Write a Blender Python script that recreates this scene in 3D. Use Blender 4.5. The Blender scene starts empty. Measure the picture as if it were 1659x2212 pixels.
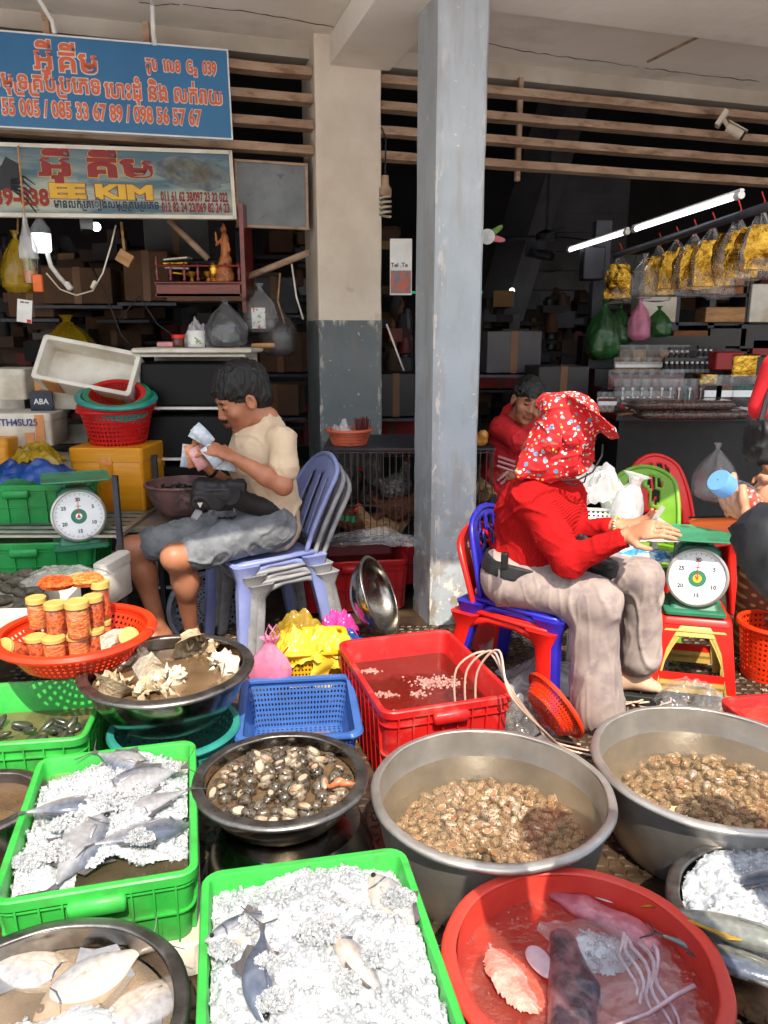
import bpy, math, random
import numpy as np
from mathutils import Vector, Matrix, Euler, noise
PI = math.pi
R = math.radians
C = bpy.context.scene.collection
SC = bpy.context.scene
# ---------------------------------------------------------------- camera, sky, sun
CAM_H = 1.55; PITCH = R(13.0); FPX = 1662.0
cd = bpy.data.cameras.new('camera'); cam = bpy.data.objects.new('camera', cd); C.objects.link(cam)
cam.location = (0, 0, CAM_H); cam.rotation_euler = (R(90) - PITCH, 0, 0)
cd.sensor_fit = 'VERTICAL'; cd.sensor_height = 36; cd.lens = 36 * FPX / 2212; cd.clip_end = 500; cd.clip_start = 0.05
SC.camera = cam
SUN_EL = 52.0; SUN_DX = -0.20            # travel direction of the light: +y (away from the viewer), a little to -x
w = bpy.data.worlds.new("World"); SC.world = w; w.use_nodes = True
nt = w.node_tree; bg = nt.nodes['Background']; sky = nt.nodes.new('ShaderNodeTexSky'); sky.sky_type = 'NISHITA'
sky.sun_disc = False; sky.sun_elevation = R(SUN_EL)
az = math.atan2(-SUN_DX, -1.0)            # direction TO the sun, clockwise from +y
sky.sun_rotation = az; sky.dust_density = 2.5; sky.air_density = 1.2
nt.links.new(sky.outputs[0], bg.inputs[0]); bg.inputs[1].default_value = 0.15
sd = bpy.data.lights.new('sun', 'SUN'); so = bpy.data.objects.new('sun', sd); C.objects.link(so)
sd.energy = 4.3; sd.angle = R(0.6); sd.color = (1.0, .90, .76)
tr = Vector((SUN_DX, 1.0, 0)).normalized() * math.cos(R(SUN_EL)); tr.z = -math.sin(R(SUN_EL))
so.rotation_euler = tr.to_track_quat('-Z', 'Y').to_euler(); so.location = (3, -6, 8)
vs = SC.view_settings; vs.view_transform = 'Standard'; vs.look = 'None'; vs.exposure = 0.68; vs.gamma = 1
SC.cycles.max_bounces = 8; SC.cycles.transparent_max_bounces = 16; SC.cycles.transmission_bounces = 6
SC.cycles.caustics_reflective = False; SC.cycles.caustics_refractive = False
SC.cycles.use_denoising = True; SC.cycles.sample_clamp_indirect = 4

# measuring helpers: a sight line of the survey photo met with a wall distance or a height, giving real coordinates
def ray(px, py):
    a = (px - 829.5) / FPX; b = -(py - 1106) / FPX
    return Vector((a, b * math.sin(PITCH) + math.cos(PITCH), b * math.cos(PITCH) - math.sin(PITCH)))
def G(px, py, z=0.0):
    d = ray(px, py); k = (z - CAM_H) / d.z; return Vector((k * d.x, k * d.y, z))
def W(px, py, Y):
    d = ray(px, py); k = Y / d.y; return Vector((k * d.x, Y, CAM_H + k * d.z))
FA = R(17.0); FU = Vector((math.cos(FA), math.sin(FA), 0)); FV = Vector((-math.sin(FA), math.cos(FA), 0))
def FP(px, py, v):                          # meets the plane at distance v along the facade normal
    d = ray(px, py); k = v / (d.x * FV.x + d.y * FV.y); return Vector((k * d.x, k * d.y, CAM_H + k * d.z))

# ---------------------------------------------------------------- mesh helpers
def S(r, g, b):                             # sRGB 0-255 to linear
    f = lambda c: (c / 255 / 12.92) if c <= 10 else ((c / 255 + .055) / 1.055) ** 2.4
    return (f(r), f(g), f(b))
def matW(o):
    m = Matrix.LocRotScale(o.location, o.rotation_euler, o.scale)
    return matW(o.parent) @ m if o.parent else m
class MB:
    def __init__(s): s.v = []; s.f = []; s.m = []
    def add(s, vs, fs, m=0, M=None):
        n = len(s.v)
        if M is not None: vs = [M @ Vector(p) for p in vs]
        s.v += [tuple(p) for p in vs]; s.f += [tuple(i + n for i in f) for f in fs]; s.m += [m] * len(fs); return s
    def box(s, c, d, m=0, M=None, rz=0, taper=1.0, b=0.0):
        x, y, z = d[0] / 2, d[1] / 2, d[2] / 2; R_ = Matrix.Translation(c) @ Matrix.Rotation(rz, 4, 'Z')
        if M is not None: R_ = M @ R_
        if b > 0:
            b = min(b, x * .9, y * .9, z * .9); rings = []
            for zz, ins in ((-z, b), (-z + b, 0), (z - b, 0), (z, b)):
                t = 1 if zz < 0 else taper
                X = (x - ins) * t; Y = (y - ins) * t; q = b * .7
                rings.append([(X - q, -Y, zz), (X, -Y + q, zz), (X, Y - q, zz), (X - q, Y, zz), (-X + q, Y, zz), (-X, Y - q, zz), (-X, -Y + q, zz), (-X + q, -Y, zz)])
            return s.loft(rings, m, True, True, M=R_)
        vs = [(-x, -y, -z), (x, -y, -z), (x, y, -z), (-x, y, -z)] + [(a * taper, bb * taper, z) for a, bb in ((-x, -y), (x, -y), (x, y), (-x, y))]
        return s.add(vs, [(3, 2, 1, 0), (4, 5, 6, 7), (0, 1, 5, 4), (1, 2, 6, 5), (2, 3, 7, 6), (3, 0, 4, 7)], m, R_)
    def loft(s, rings, m=0, cap0=False, cap1=False, closed=True, M=None):
        n = len(rings[0]); vs = [p for r in rings for p in r]; fs = []
        for i in range(len(rings) - 1):
            for j in range(n if closed else n - 1):
                k = (j + 1) % n; fs.append((i * n + j, i * n + k, (i + 1) * n + k, (i + 1) * n + j))
        if cap0: fs.append(tuple(range(n - 1, -1, -1)))
        if cap1: fs.append(tuple((len(rings) - 1) * n + j for j in range(n)))
        return s.add(vs, fs, m, M)
    def tube(s, pts, r, n=8, m=0, cap=True, M=None, flat=1.0):
        pts = [Vector(p) for p in pts]; rr = r if isinstance(r, (list, tuple)) else [r] * len(pts); rings = []; up = None
        for i, p in enumerate(pts):
            t = (pts[min(i + 1, len(pts) - 1)] - pts[max(i - 1, 0)])
            t = t.normalized() if t.length > 1e-9 else Vector((0, 0, 1))
            if up is None: up = Vector((0, 0, 1)) if abs(t.z) < .9 else Vector((1, 0, 0))
            a = t.cross(up).normalized(); up = a.cross(t).normalized()
            rings.append([p + (a * math.cos(q) + up * math.sin(q) * flat) * rr[i] for q in [2 * PI * k / n for k in range(n)]])
        return s.loft(rings, m, cap, cap, M=M)
    def lathe(s, prof, n=32, m=0, M=None, sx=1, sy=1, cap0=False, cap1=False, wob=None):
        rings = []
        for r, z in prof:
            rings.append([((r + (wob(2 * PI * k / n, z) if wob else 0)) * math.cos(2 * PI * k / n) * sx, (r + (wob(2 * PI * k / n, z) if wob else 0)) * math.sin(2 * PI * k / n) * sy, z) for k in range(n)])
        return s.loft(rings, m, cap0, cap1, M=M)
    def ball(s, c, r, n=10, m=0, M=None):
        rx, ry, rz = r if isinstance(r, (tuple, list)) else (r, r, r); c = Vector(c); rings = []
        for i in range(1, n): 
            a = PI * i / n; rings.append([(rx * math.sin(a) * math.cos(2 * PI * k / (2 * n)), ry * math.sin(a) * math.sin(2 * PI * k / (2 * n)), -rz * math.cos(a)) for k in range(2 * n)])
        T = Matrix.Translation(c)
        return s.loft(rings, m, True, True, M=(M @ T if M is not None else T))
    def grid(s, fn, nu, nv, m=0, skip=None, M=None, closed=False):
        vs = [fn(i / nu, j / nv) for j in range(nv + 1) for i in range(nu + 1)]; fs = []
        for j in range(nv):
            for i in range(nu):
                if skip and skip(i, j): continue
                a = j * (nu + 1) + i; fs.append((a, a + 1, a + nu + 2, a + nu + 1))
        return s.add(vs, fs, m, M)
    def poly(s, pts, z0, z1, m=0, M=None):   # prism
        n = len(pts); vs = [(x, y, z0) for x, y in pts] + [(x, y, z1) for x, y in pts]
        return s.add(vs, [tuple(range(n - 1, -1, -1)), tuple(range(n, 2 * n))] + [(i, (i + 1) % n, (i + 1) % n + n, i + n) for i in range(n)], m, M)
    def build(s, name, mats, parent=None, smooth=35, world=False, solid=0, sub=0, bev=0, loc=None, rot=None, weld=False):
        me = bpy.data.meshes.new(name); vs = s.v
        if world and parent is not None:
            I = matW(parent).inverted(); vs = [tuple(I @ Vector(p)) for p in vs]
        me.from_pydata(vs, [], s.f)
        if not isinstance(mats, (list, tuple)): mats = [mats]
        for q in mats: me.materials.append(q)
        if len(mats) > 1: me.polygons.foreach_set('material_index', s.m)
        o = bpy.data.objects.new(name, me); C.objects.link(o)
        if parent is not None: o.parent = parent
        if loc is not None: o.location = loc
        if rot is not None: o.rotation_euler = rot
        if solid:
            q = o.modifiers.new('thick', 'SOLIDIFY'); q.thickness = solid; q.offset = 0
        if bev:
            q = o.modifiers.new('bevel', 'BEVEL'); q.width = bev; q.segments = 2; q.limit_method = 'ANGLE'; q.angle_limit = R(50)
        if sub:
            q = o.modifiers.new('sub', 'SUBSURF'); q.levels = sub; q.render_levels = sub
        if smooth:
            me.polygons.foreach_set('use_smooth', [True] * len(me.polygons))
            if smooth < 180:
                me.update(); me.set_sharp_from_angle(angle=R(smooth))
        me.update(); return o
def thing(name, label, cat, loc=(0, 0, 0), rz=0, group=None, rot=None):
    o = bpy.data.objects.new(name, None); C.objects.link(o); o.location = loc
    o.rotation_euler = rot if rot is not None else (0, 0, rz); o.empty_display_size = .05
    return tag(o, label, cat, group)
def tag(o, label=None, cat=None, group=None, kind=None):
    if label: o['label'] = label
    if cat: o['category'] = cat
    if group: o['group'] = group
    if kind: o['kind'] = kind
    return o
def kids(o): return [c for c in list(C.objects) if c.parent == o]
KID = {}
def dup(root, loc=None, rz=None, label=None, group=None, rot=None):
    if root.name not in KID:
        KID[root.name] = [(c, [g for g in C.objects if g.parent == c]) for c in C.objects if c.parent == root]
    r = root.copy(); C.objects.link(r)
    if loc is not None: r.location = loc
    if rz is not None: r.rotation_euler = (0, 0, rz)
    if rot is not None: r.rotation_euler = rot
    if label: r['label'] = label
    if group: r['group'] = group
    for c, gs in KID[root.name]:
        d = c.copy(); C.objects.link(d); d.parent = r
        for g in gs: e = g.copy(); C.objects.link(e); e.parent = d
    return r
# ---------------------------------------------------------------- materials
def mat(name, col, rough=.5, metal=0., col2=None, scale=8., amt=1., lo=.35, hi=.65, bump=0., bscale=40., coat=0., detail=4., dirt=None, dscale=3., dlo=.55, dhi=.7, dirt_amt=1., spec=.5, alpha=1., trans=0., emit=None, estr=0., rvar=0., stretch=None, bdist=.01, sss=0.):
    m = bpy.data.materials.new(name); m.use_nodes = True; N = m.node_tree.nodes; L = m.node_tree.links; p = N['Principled BSDF']
    tc = N.new('ShaderNodeTexCoord'); co = tc.outputs['Object']
    if stretch:
        mp = N.new('ShaderNodeMapping'); mp.inputs['Scale'].default_value = stretch; L.new(co, mp.inputs[0]); co = mp.outputs[0]
    def nz(sc, d=4.):
        n = N.new('ShaderNodeTexNoise'); n.inputs['Scale'].default_value = sc; n.inputs['Detail'].default_value = d; n.inputs['Roughness'].default_value = .6; L.new(co, n.inputs['Vector']); return n.outputs['Fac']
    def ramp(f, a, b):
        r = N.new('ShaderNodeMapRange'); r.inputs[1].default_value = a; r.inputs[2].default_value = b; L.new(f, r.inputs[0]); return r.outputs[0]
    def mix(f, a, b, k=1.):
        q = N.new('ShaderNodeMix'); q.data_type = 'RGBA'
        if k != 1.:
            mu = N.new('ShaderNodeMath'); mu.operation = 'MULTIPLY'; mu.inputs[1].default_value = k; L.new(f, mu.inputs[0]); f = mu.outputs[0]
        L.new(f, q.inputs[0])
        for s_, x in ((6, a), (7, b)):
            if isinstance(x, tuple): q.inputs[s_].default_value = (*x[:3], 1)
            else: L.new(x, q.inputs[s_])
        return q.outputs[2]
    if col2 is None: col2 = tuple(c * .78 for c in col)
    c = mix(ramp(nz(scale, detail), lo, hi), col, col2, amt)
    if dirt is not None: c = mix(ramp(nz(dscale, 6.), dlo, dhi), c, dirt, dirt_amt)
    L.new(c, p.inputs['Base Color'])
    p.inputs['Roughness'].default_value = rough; p.inputs['Metallic'].default_value = metal
    p.inputs['Coat Weight'].default_value = coat; p.inputs['Coat Roughness'].default_value = .1; p.inputs['Specular IOR Level'].default_value = spec
    p.inputs['Alpha'].default_value = alpha; p.inputs['Transmission Weight'].default_value = trans
    if sss: p.inputs['Subsurface Weight'].default_value = sss; p.inputs['Subsurface Radius'].default_value = (.02, .008, .004); p.inputs['Subsurface Scale'].default_value = .5
    if rvar:
        q = N.new('ShaderNodeMapRange'); q.inputs[1].default_value = .3; q.inputs[2].default_value = .7; q.inputs[3].default_value = max(rough - rvar, .02); q.inputs[4].default_value = rough + rvar
        L.new(nz(scale * 1.7), q.inputs[0]); L.new(q.outputs[0], p.inputs['Roughness'])
    if emit: p.inputs['Emission Color'].default_value = (*emit, 1); p.inputs['Emission Strength'].default_value = estr
    if bump:
        b = N.new('ShaderNodeBump'); b.inputs['Strength'].default_value = bump; b.inputs['Distance'].default_value = bdist
        L.new(nz(bscale, 5.), b.inputs['Height']); L.new(b.outputs[0], p.inputs['Normal'])
    return m
def nodes(m): return m.node_tree.nodes, m.node_tree.links, m.node_tree.nodes['Principled BSDF']
def film(name, tint=(1, 1, 1), haze=.15, hazecol=(.8, .8, .8), rough=.12, gloss=1.0, bump=.6, bscale=25., murk=None):
    """thin clear film or still water: see-through, hazy and glossy at once"""
    m = bpy.data.materials.new(name); m.use_nodes = True; N = m.node_tree.nodes; L = m.node_tree.links; N.clear()
    out = N.new('ShaderNodeOutputMaterial'); t = N.new('ShaderNodeBsdfTransparent'); t.inputs[0].default_value = (*tint, 1)
    d = N.new('ShaderNodeBsdfDiffuse'); d.inputs[0].default_value = (*hazecol, 1); g = N.new('ShaderNodeBsdfGlossy'); g.inputs['Roughness'].default_value = rough
    fr = N.new('ShaderNodeLayerWeight'); fr.inputs[0].default_value = .5; m1 = N.new('ShaderNodeMixShader'); m2 = N.new('ShaderNodeMixShader')
    tc = N.new('ShaderNodeTexCoord'); nz = N.new('ShaderNodeTexNoise'); nz.inputs['Scale'].default_value = bscale; nz.inputs['Detail'].default_value = 3
    L.new(tc.outputs['Object'], nz.inputs['Vector'])
    bp = N.new('ShaderNodeBump'); bp.inputs['Strength'].default_value = bump; bp.inputs['Distance'].default_value = .01; L.new(nz.outputs['Fac'], bp.inputs['Height'])
    L.new(bp.outputs[0], g.inputs['Normal']); L.new(bp.outputs[0], fr.inputs['Normal'])
    mr = N.new('ShaderNodeMapRange'); mr.inputs[1].default_value = .3; mr.inputs[2].default_value = .7; mr.inputs[3].default_value = max(0, haze * .6); mr.inputs[4].default_value = min(1, haze * 1.4)
    n2 = N.new('ShaderNodeTexNoise'); n2.inputs['Scale'].default_value = bscale * .3; L.new(tc.outputs['Object'], n2.inputs['Vector']); L.new(n2.outputs['Fac'], mr.inputs[0]); L.new(mr.outputs[0], m1.inputs[0])
    L.new(t.outputs[0], m1.inputs[1]); L.new(d.outputs[0], m1.inputs[2])
    mu = N.new('ShaderNodeMath'); mu.operation = 'MULTIPLY'; mu.inputs[1].default_value = gloss; mu.use_clamp = True; pw = N.new('ShaderNodeMath'); pw.operation = 'POWER'; pw.inputs[1].default_value = 4.; L.new(fr.outputs['Facing'], pw.inputs[0]); ad = N.new('ShaderNodeMath'); ad.operation = 'MULTIPLY_ADD'; ad.inputs[1].default_value = .9; ad.inputs[2].default_value = .05; L.new(pw.outputs[0], ad.inputs[0]); L.new(ad.outputs[0], mu.inputs[0])
    L.new(mu.outputs[0], m2.inputs[0]); L.new(m1.outputs[0], m2.inputs[1]); L.new(g.outputs[0], m2.inputs[2]); L.new(m2.outputs[0], out.inputs[0])
    return m
# ---------------------------------------------------------------- smooth-blended solids (bodies, cloth, shells): signed distances meshed by surface nets
def eulR(rot): return np.array(Euler(rot).to_matrix())
def cap(a, b, ra, rb, t=0, k=.03, flat=None): return dict(q='c', a=np.array(a, float), b=np.array(b, float), ra=ra, rb=rb, t=t, k=k, flat=flat)
def ell(c, r, rot=(0, 0, 0), t=0, k=.03, sub=False, Rm=None): return dict(q='e', c=np.array(c, float), r=np.array(r, float), R=eulR(rot) if Rm is None else Rm, t=t, k=k, sub=sub)
def rbx(c, h, rad, rot=(0, 0, 0), t=0, k=.01, sub=False, Rm=None): return dict(q='b', c=np.array(c, float), h=np.array(h, float), rad=rad, R=eulR(rot) if Rm is None else Rm, t=t, k=k, sub=sub)
def prim_d(p, X, Y, Z):
    if p['q'] == 'c':
        a, b = p['a'], p['b']; ab = b - a; L2 = max(float(ab @ ab), 1e-9); x, y, z = X - a[0], Y - a[1], Z - a[2]
        t = np.clip((x * ab[0] + y * ab[1] + z * ab[2]) / L2, 0, 1); x = x - t * ab[0]; y = y - t * ab[1]; z = z - t * ab[2]
        if p['flat'] is not None:
            n, s_ = p['flat']; n = np.array(n, float) / np.linalg.norm(n); dd = (x * n[0] + y * n[1] + z * n[2]) * (s_ - 1)
            x = x + dd * n[0]; y = y + dd * n[1]; z = z + dd * n[2]
        return np.sqrt(x * x + y * y + z * z) - (p['ra'] + (p['rb'] - p['ra']) * t)
    c, Rm = p['c'], p['R']; x, y, z = X - c[0], Y - c[1], Z - c[2]
    lx = x * Rm[0, 0] + y * Rm[1, 0] + z * Rm[2, 0]; ly = x * Rm[0, 1] + y * Rm[1, 1] + z * Rm[2, 1]; lz = x * Rm[0, 2] + y * Rm[1, 2] + z * Rm[2, 2]
    if p['q'] == 'e':
        r = p['r']; k0 = np.sqrt((lx / r[0]) ** 2 + (ly / r[1]) ** 2 + (lz / r[2]) ** 2); k1 = np.sqrt((lx / r[0] ** 2) ** 2 + (ly / r[1] ** 2) ** 2 + (lz / r[2] ** 2) ** 2)
        return np.where(k1 > 1e-9, k0 * (k0 - 1) / np.maximum(k1, 1e-9), -r.min())
    h = p['h'] - p['rad']; qx, qy, qz = np.abs(lx) - h[0], np.abs(ly) - h[1], np.abs(lz) - h[2]
    return np.sqrt(np.maximum(qx, 0) ** 2 + np.maximum(qy, 0) ** 2 + np.maximum(qz, 0) ** 2) + np.minimum(np.maximum(np.maximum(qx, qy), qz), 0) - p['rad']
def sdf(prims, h=.006, fn=None):
    lo = np.full(3, 1e9); hi = -lo
    bb = []
    for p in prims:
        if p['q'] == 'c':
            r = max(p['ra'], p['rb']); a = np.minimum(p['a'], p['b']) - r; b = np.maximum(p['a'], p['b']) + r
        else:
            e = np.abs(p['R']) @ (p['r'] if p['q'] == 'e' else p['h']); a = p['c'] - e; b = p['c'] + e
        bb.append((a, b))
        if not p.get('sub'): lo = np.minimum(lo, a); hi = np.maximum(hi, b)
    lo -= 3 * h; hi += 3 * h; n = np.ceil((hi - lo) / h).astype(int) + 1
    F = np.full(n, .08, dtype=np.float32); T = np.zeros(n, dtype=np.int8); ax = [lo[i] + h * np.arange(n[i]) for i in range(3)]
    for p, (a, b) in zip(prims, bb):
        mg = p['k'] + 3 * h; i0 = np.clip(np.floor((a - mg - lo) / h).astype(int), 0, n); i1 = np.clip(np.ceil((b + mg - lo) / h).astype(int) + 1, 0, n)
        if (i1 <= i0).any(): continue
        sl = tuple(slice(i0[i], i1[i]) for i in range(3))
        X = ax[0][sl[0]][:, None, None]; Y = ax[1][sl[1]][None, :, None]; Z = ax[2][sl[2]][None, None, :]
        d = prim_d(p, X, Y, Z).astype(np.float32); A = F[sl]; k = max(p['k'], 1e-4)
        if p.get('sub'):
            hh = np.clip(.5 - .5 * (A + d) / k, 0, 1); F[sl] = A * (1 - hh) + (-d) * hh + k * hh * (1 - hh)
        else:
            T[sl] = np.where(d < A, p['t'], T[sl]); hh = np.clip(.5 + .5 * (A - d) / k, 0, 1); F[sl] = A * (1 - hh) + d * hh - k * hh * (1 - hh)
    if fn is not None: F = fn(F, ax)
    I = F < 0; cnt = np.zeros(n - 1, dtype=np.int8); cor = [(i, j, k) for i in (0, 1) for j in (0, 1) for k in (0, 1)]
    for i, j, k in cor: cnt += I[i:n[0] - 1 + i, j:n[1] - 1 + j, k:n[2] - 1 + k]
    act = np.argwhere((cnt > 0) & (cnt < 8)); idx = np.full(n - 1, -1, dtype=np.int64); idx[tuple(act.T)] = np.arange(len(act))
    P = np.zeros((len(act), 3)); Cn = np.zeros(len(act)); fv = {c: F[act[:, 0] + c[0], act[:, 1] + c[1], act[:, 2] + c[2]] for c in cor}
    for c in cor:
        for a_ in range(3):
            if c[a_]: continue
            d_ = list(c); d_[a_] = 1; d_ = tuple(d_); f0, f1 = fv[c], fv[d_]; s_ = (f0 < 0) != (f1 < 0)
            t = np.where(s_, f0 / np.where(f0 == f1, 1, f0 - f1), 0); q = np.tile(np.array(c, float), (len(act), 1)); q[:, a_] += t
            P += q * s_[:, None]; Cn += s_
    V = lo + h * (act + P / Cn[:, None]); Fc = []
    for a_ in range(3):
        b_, c_ = (a_ + 1) % 3, (a_ + 2) % 3; s0 = [slice(None)] * 3; s1 = [slice(None)] * 3; s0[a_] = slice(0, -1); s1[a_] = slice(1, None)
        cr = np.argwhere(I[tuple(s0)] != I[tuple(s1)]); ok = (cr[:, b_] > 0) & (cr[:, c_] > 0) & (cr[:, b_] < n[b_] - 1) & (cr[:, c_] < n[c_] - 1); cr = cr[ok]
        ins = I[tuple(cr.T)]; q = []
        for db, dc in ((1, 1), (0, 1), (0, 0), (1, 0)):
            e = cr.copy(); e[:, b_] -= db; e[:, c_] -= dc; q.append(idx[tuple(e.T)])
        q = np.stack(q, 1); q[~ins] = q[~ins][:, ::-1]; Fc.append(q)
    Fc = np.concatenate(Fc); Fc = Fc[(Fc >= 0).all(1)]
    tg = T[act[:, 0], act[:, 1], act[:, 2]]
    return V, Fc, tg
def vnorm(V, Fc):
    a, b, c, d = (V[Fc[:, i]] for i in range(4)); fn = np.cross(c - a, d - b); N_ = np.zeros_like(V)
    for i in range(4): np.add.at(N_, Fc[:, i], fn)
    return N_ / np.maximum(np.linalg.norm(N_, axis=1, keepdims=True), 1e-12)
def relax(V, Fc, it=1, w=.5):
    for _ in range(it):
        A = np.zeros_like(V); n_ = np.zeros(len(V))
        for i in range(4):
            np.add.at(A, Fc[:, i], V[Fc[:, (i + 1) % 4]] + V[Fc[:, (i + 3) % 4]]); np.add.at(n_, Fc[:, i], 2)
        V = V * (1 - w) + w * A / np.maximum(n_, 1)[:, None]
    return V
def body(name, prims, mats, parent, h=.006, disp=None, it=1, label=None, fn=None, smooth=180):
    gs = prims if isinstance(prims[0], tuple) else [(prims, h)]; VV, FF, TT = [], [], []; nn = 0
    for pr_, h_ in gs:
        V, Fc, tg = sdf(pr_, h_, fn); V = relax(V, Fc, it); VV.append(V); FF.append(Fc + nn); TT.append(tg); nn += len(V)
    V, Fc, tg = np.concatenate(VV), np.concatenate(FF), np.concatenate(TT)
    if disp is not None: V = V + vnorm(V, Fc) * disp(V)[:, None]
    me = bpy.data.meshes.new(name)
    if parent is not None:
        I = np.array(matW(parent).inverted()); V = V @ I[:3, :3].T + I[:3, 3]
    me.vertices.add(len(V)); me.vertices.foreach_set('co', V.ravel()); me.loops.add(Fc.size); me.loops.foreach_set('vertex_index', Fc.ravel())
    me.polygons.add(len(Fc)); me.polygons.foreach_set('loop_start', np.arange(0, Fc.size, 4)); me.polygons.foreach_set('loop_total', np.full(len(Fc), 4))
    if not isinstance(mats, (list, tuple)): mats = [mats]
    for q in mats: me.materials.append(q)
    if len(mats) > 1: me.polygons.foreach_set('material_index', tg[Fc[:, 0]].astype(np.int32))
    me.polygons.foreach_set('use_smooth', [True] * len(Fc)); me.update(calc_edges=True); me.validate()
    o = bpy.data.objects.new(name, me); C.objects.link(o)
    if parent is not None: o.parent = parent
    if label: o['label'] = label
    return o
def nfield(V, sc, seed=0.):
    return np.array([noise.noise(Vector((p[0] * sc + seed, p[1] * sc + seed * .7, p[2] * sc - seed))) for p in V])
random.seed(11)
rnd = random.Random(5)
def U(a, b): return rnd.uniform(a, b)
def text_geo(body_, size, weight=0., sx=1.0, spacing=1.0, align='LEFT'):
    cu = bpy.data.curves.new('t', 'FONT'); cu.body = body_; cu.size = size; cu.align_x = align; cu.extrude = .001; cu.bevel_depth = weight; cu.bevel_resolution = 0; cu.space_character = spacing; cu.resolution_u = 3
    o = bpy.data.objects.new('t', cu); C.objects.link(o); bpy.context.view_layer.update()
    me = bpy.data.meshes.new_from_object(o.evaluated_get(bpy.context.evaluated_depsgraph_get())); bpy.data.objects.remove(o); bpy.data.curves.remove(cu)
    me.transform(Matrix.Diagonal((sx, 1, .0012 / (.001 + weight), 1)))
    v = [tuple(p.co) for p in me.vertices]; f = [tuple(p.vertices) for p in me.polygons]; bpy.data.meshes.remove(me); return v, f
def text(name, body_, parent, M, size, m, weight=0., align='LEFT', sx=1.0, spacing=1.0, fit=None):
    """'~' before a letter adds the hooked stroke of a subscript ro on its left"""
    mb = MB(); x = 0.
    if '~' not in body_:
        mb.add(*text_geo(body_, size, weight, sx, spacing, align), 0)
    else:
        for k, pc in enumerate(body_.split('~')):
            if k:
                t = size * .035 + weight; q = size * sx
                mb.tube([(x + .08 * q, .28 * size, 0), (x + .08 * q, -.12 * size, 0), (x + .14 * q, -.2 * size, 0), (x + .5 * q, -.2 * size, 0)], t, 4, 0, M=Matrix.Diagonal((1, 1, .0012 / t, 1)))
                x += .16 * q
            if not pc: continue
            v, f = text_geo(pc.replace(' ', '\u00a0'), size, weight, sx, spacing); mb.add([(a + x, b, c) for a, b, c in v], f)
            v2, f2 = text_geo(pc.replace(' ', '\u00a0') + 'I', size, 0, sx, spacing); x += max(a for a, b, c in v2) - .2 * size * sx
        if align == 'CENTER': mb.v = [(a - x / 2, b, c) for a, b, c in mb.v]
    if fit:
        a = min(p[0] for p in mb.v); b = max(p[0] for p in mb.v); k = fit / (b - a); mb.v = [((p[0] - a) * k, p[1], p[2]) for p in mb.v]
    mb.v = [tuple(M @ Vector(p)) for p in mb.v]
    return mb.build(name, m, parent, smooth=0)
ORD = ['first', 'second', 'third', 'fourth', 'fifth', 'sixth', 'seventh', 'eighth', 'ninth', 'tenth', 'eleventh', 'twelfth', 'thirteenth', 'fourteenth', 'fifteenth', 'sixteenth', 'seventeenth', 'eighteenth', 'nineteenth', 'twentieth']
# ================================================================ materials
M = {}
M['plaster'] = mat('plaster', S(205, 196, 184), .85, col2=S(178, 166, 150), scale=1.6, dirt=S(120, 100, 82), dscale=2.2, dlo=.62, dhi=.8, dirt_amt=.5, bump=.25, bscale=60)
M['ceiling'] = mat('ceiling_paint', S(246, 241, 233), .9, col2=S(232, 224, 213), scale=.9, dirt=S(120, 98, 80), dscale=1.3, dlo=.6, dhi=.85, dirt_amt=.55, bump=.3, bscale=14)
M['cream'] = mat('cream_paint', S(228, 216, 200), .75, col2=S(210, 196, 178), scale=2.5, dirt=S(128, 104, 78), dscale=3.5, dlo=.63, dhi=.75, dirt_amt=.6, bump=.2, bscale=50)
M['slat'] = mat('concrete_slat', S(184, 156, 132), .85, col2=S(152, 122, 98), scale=7, dirt=S(110, 80, 60), dscale=14, dlo=.54, dhi=.7, dirt_amt=.6, bump=.5, bscale=50, stretch=(.5, 1, 1.5))
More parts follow.
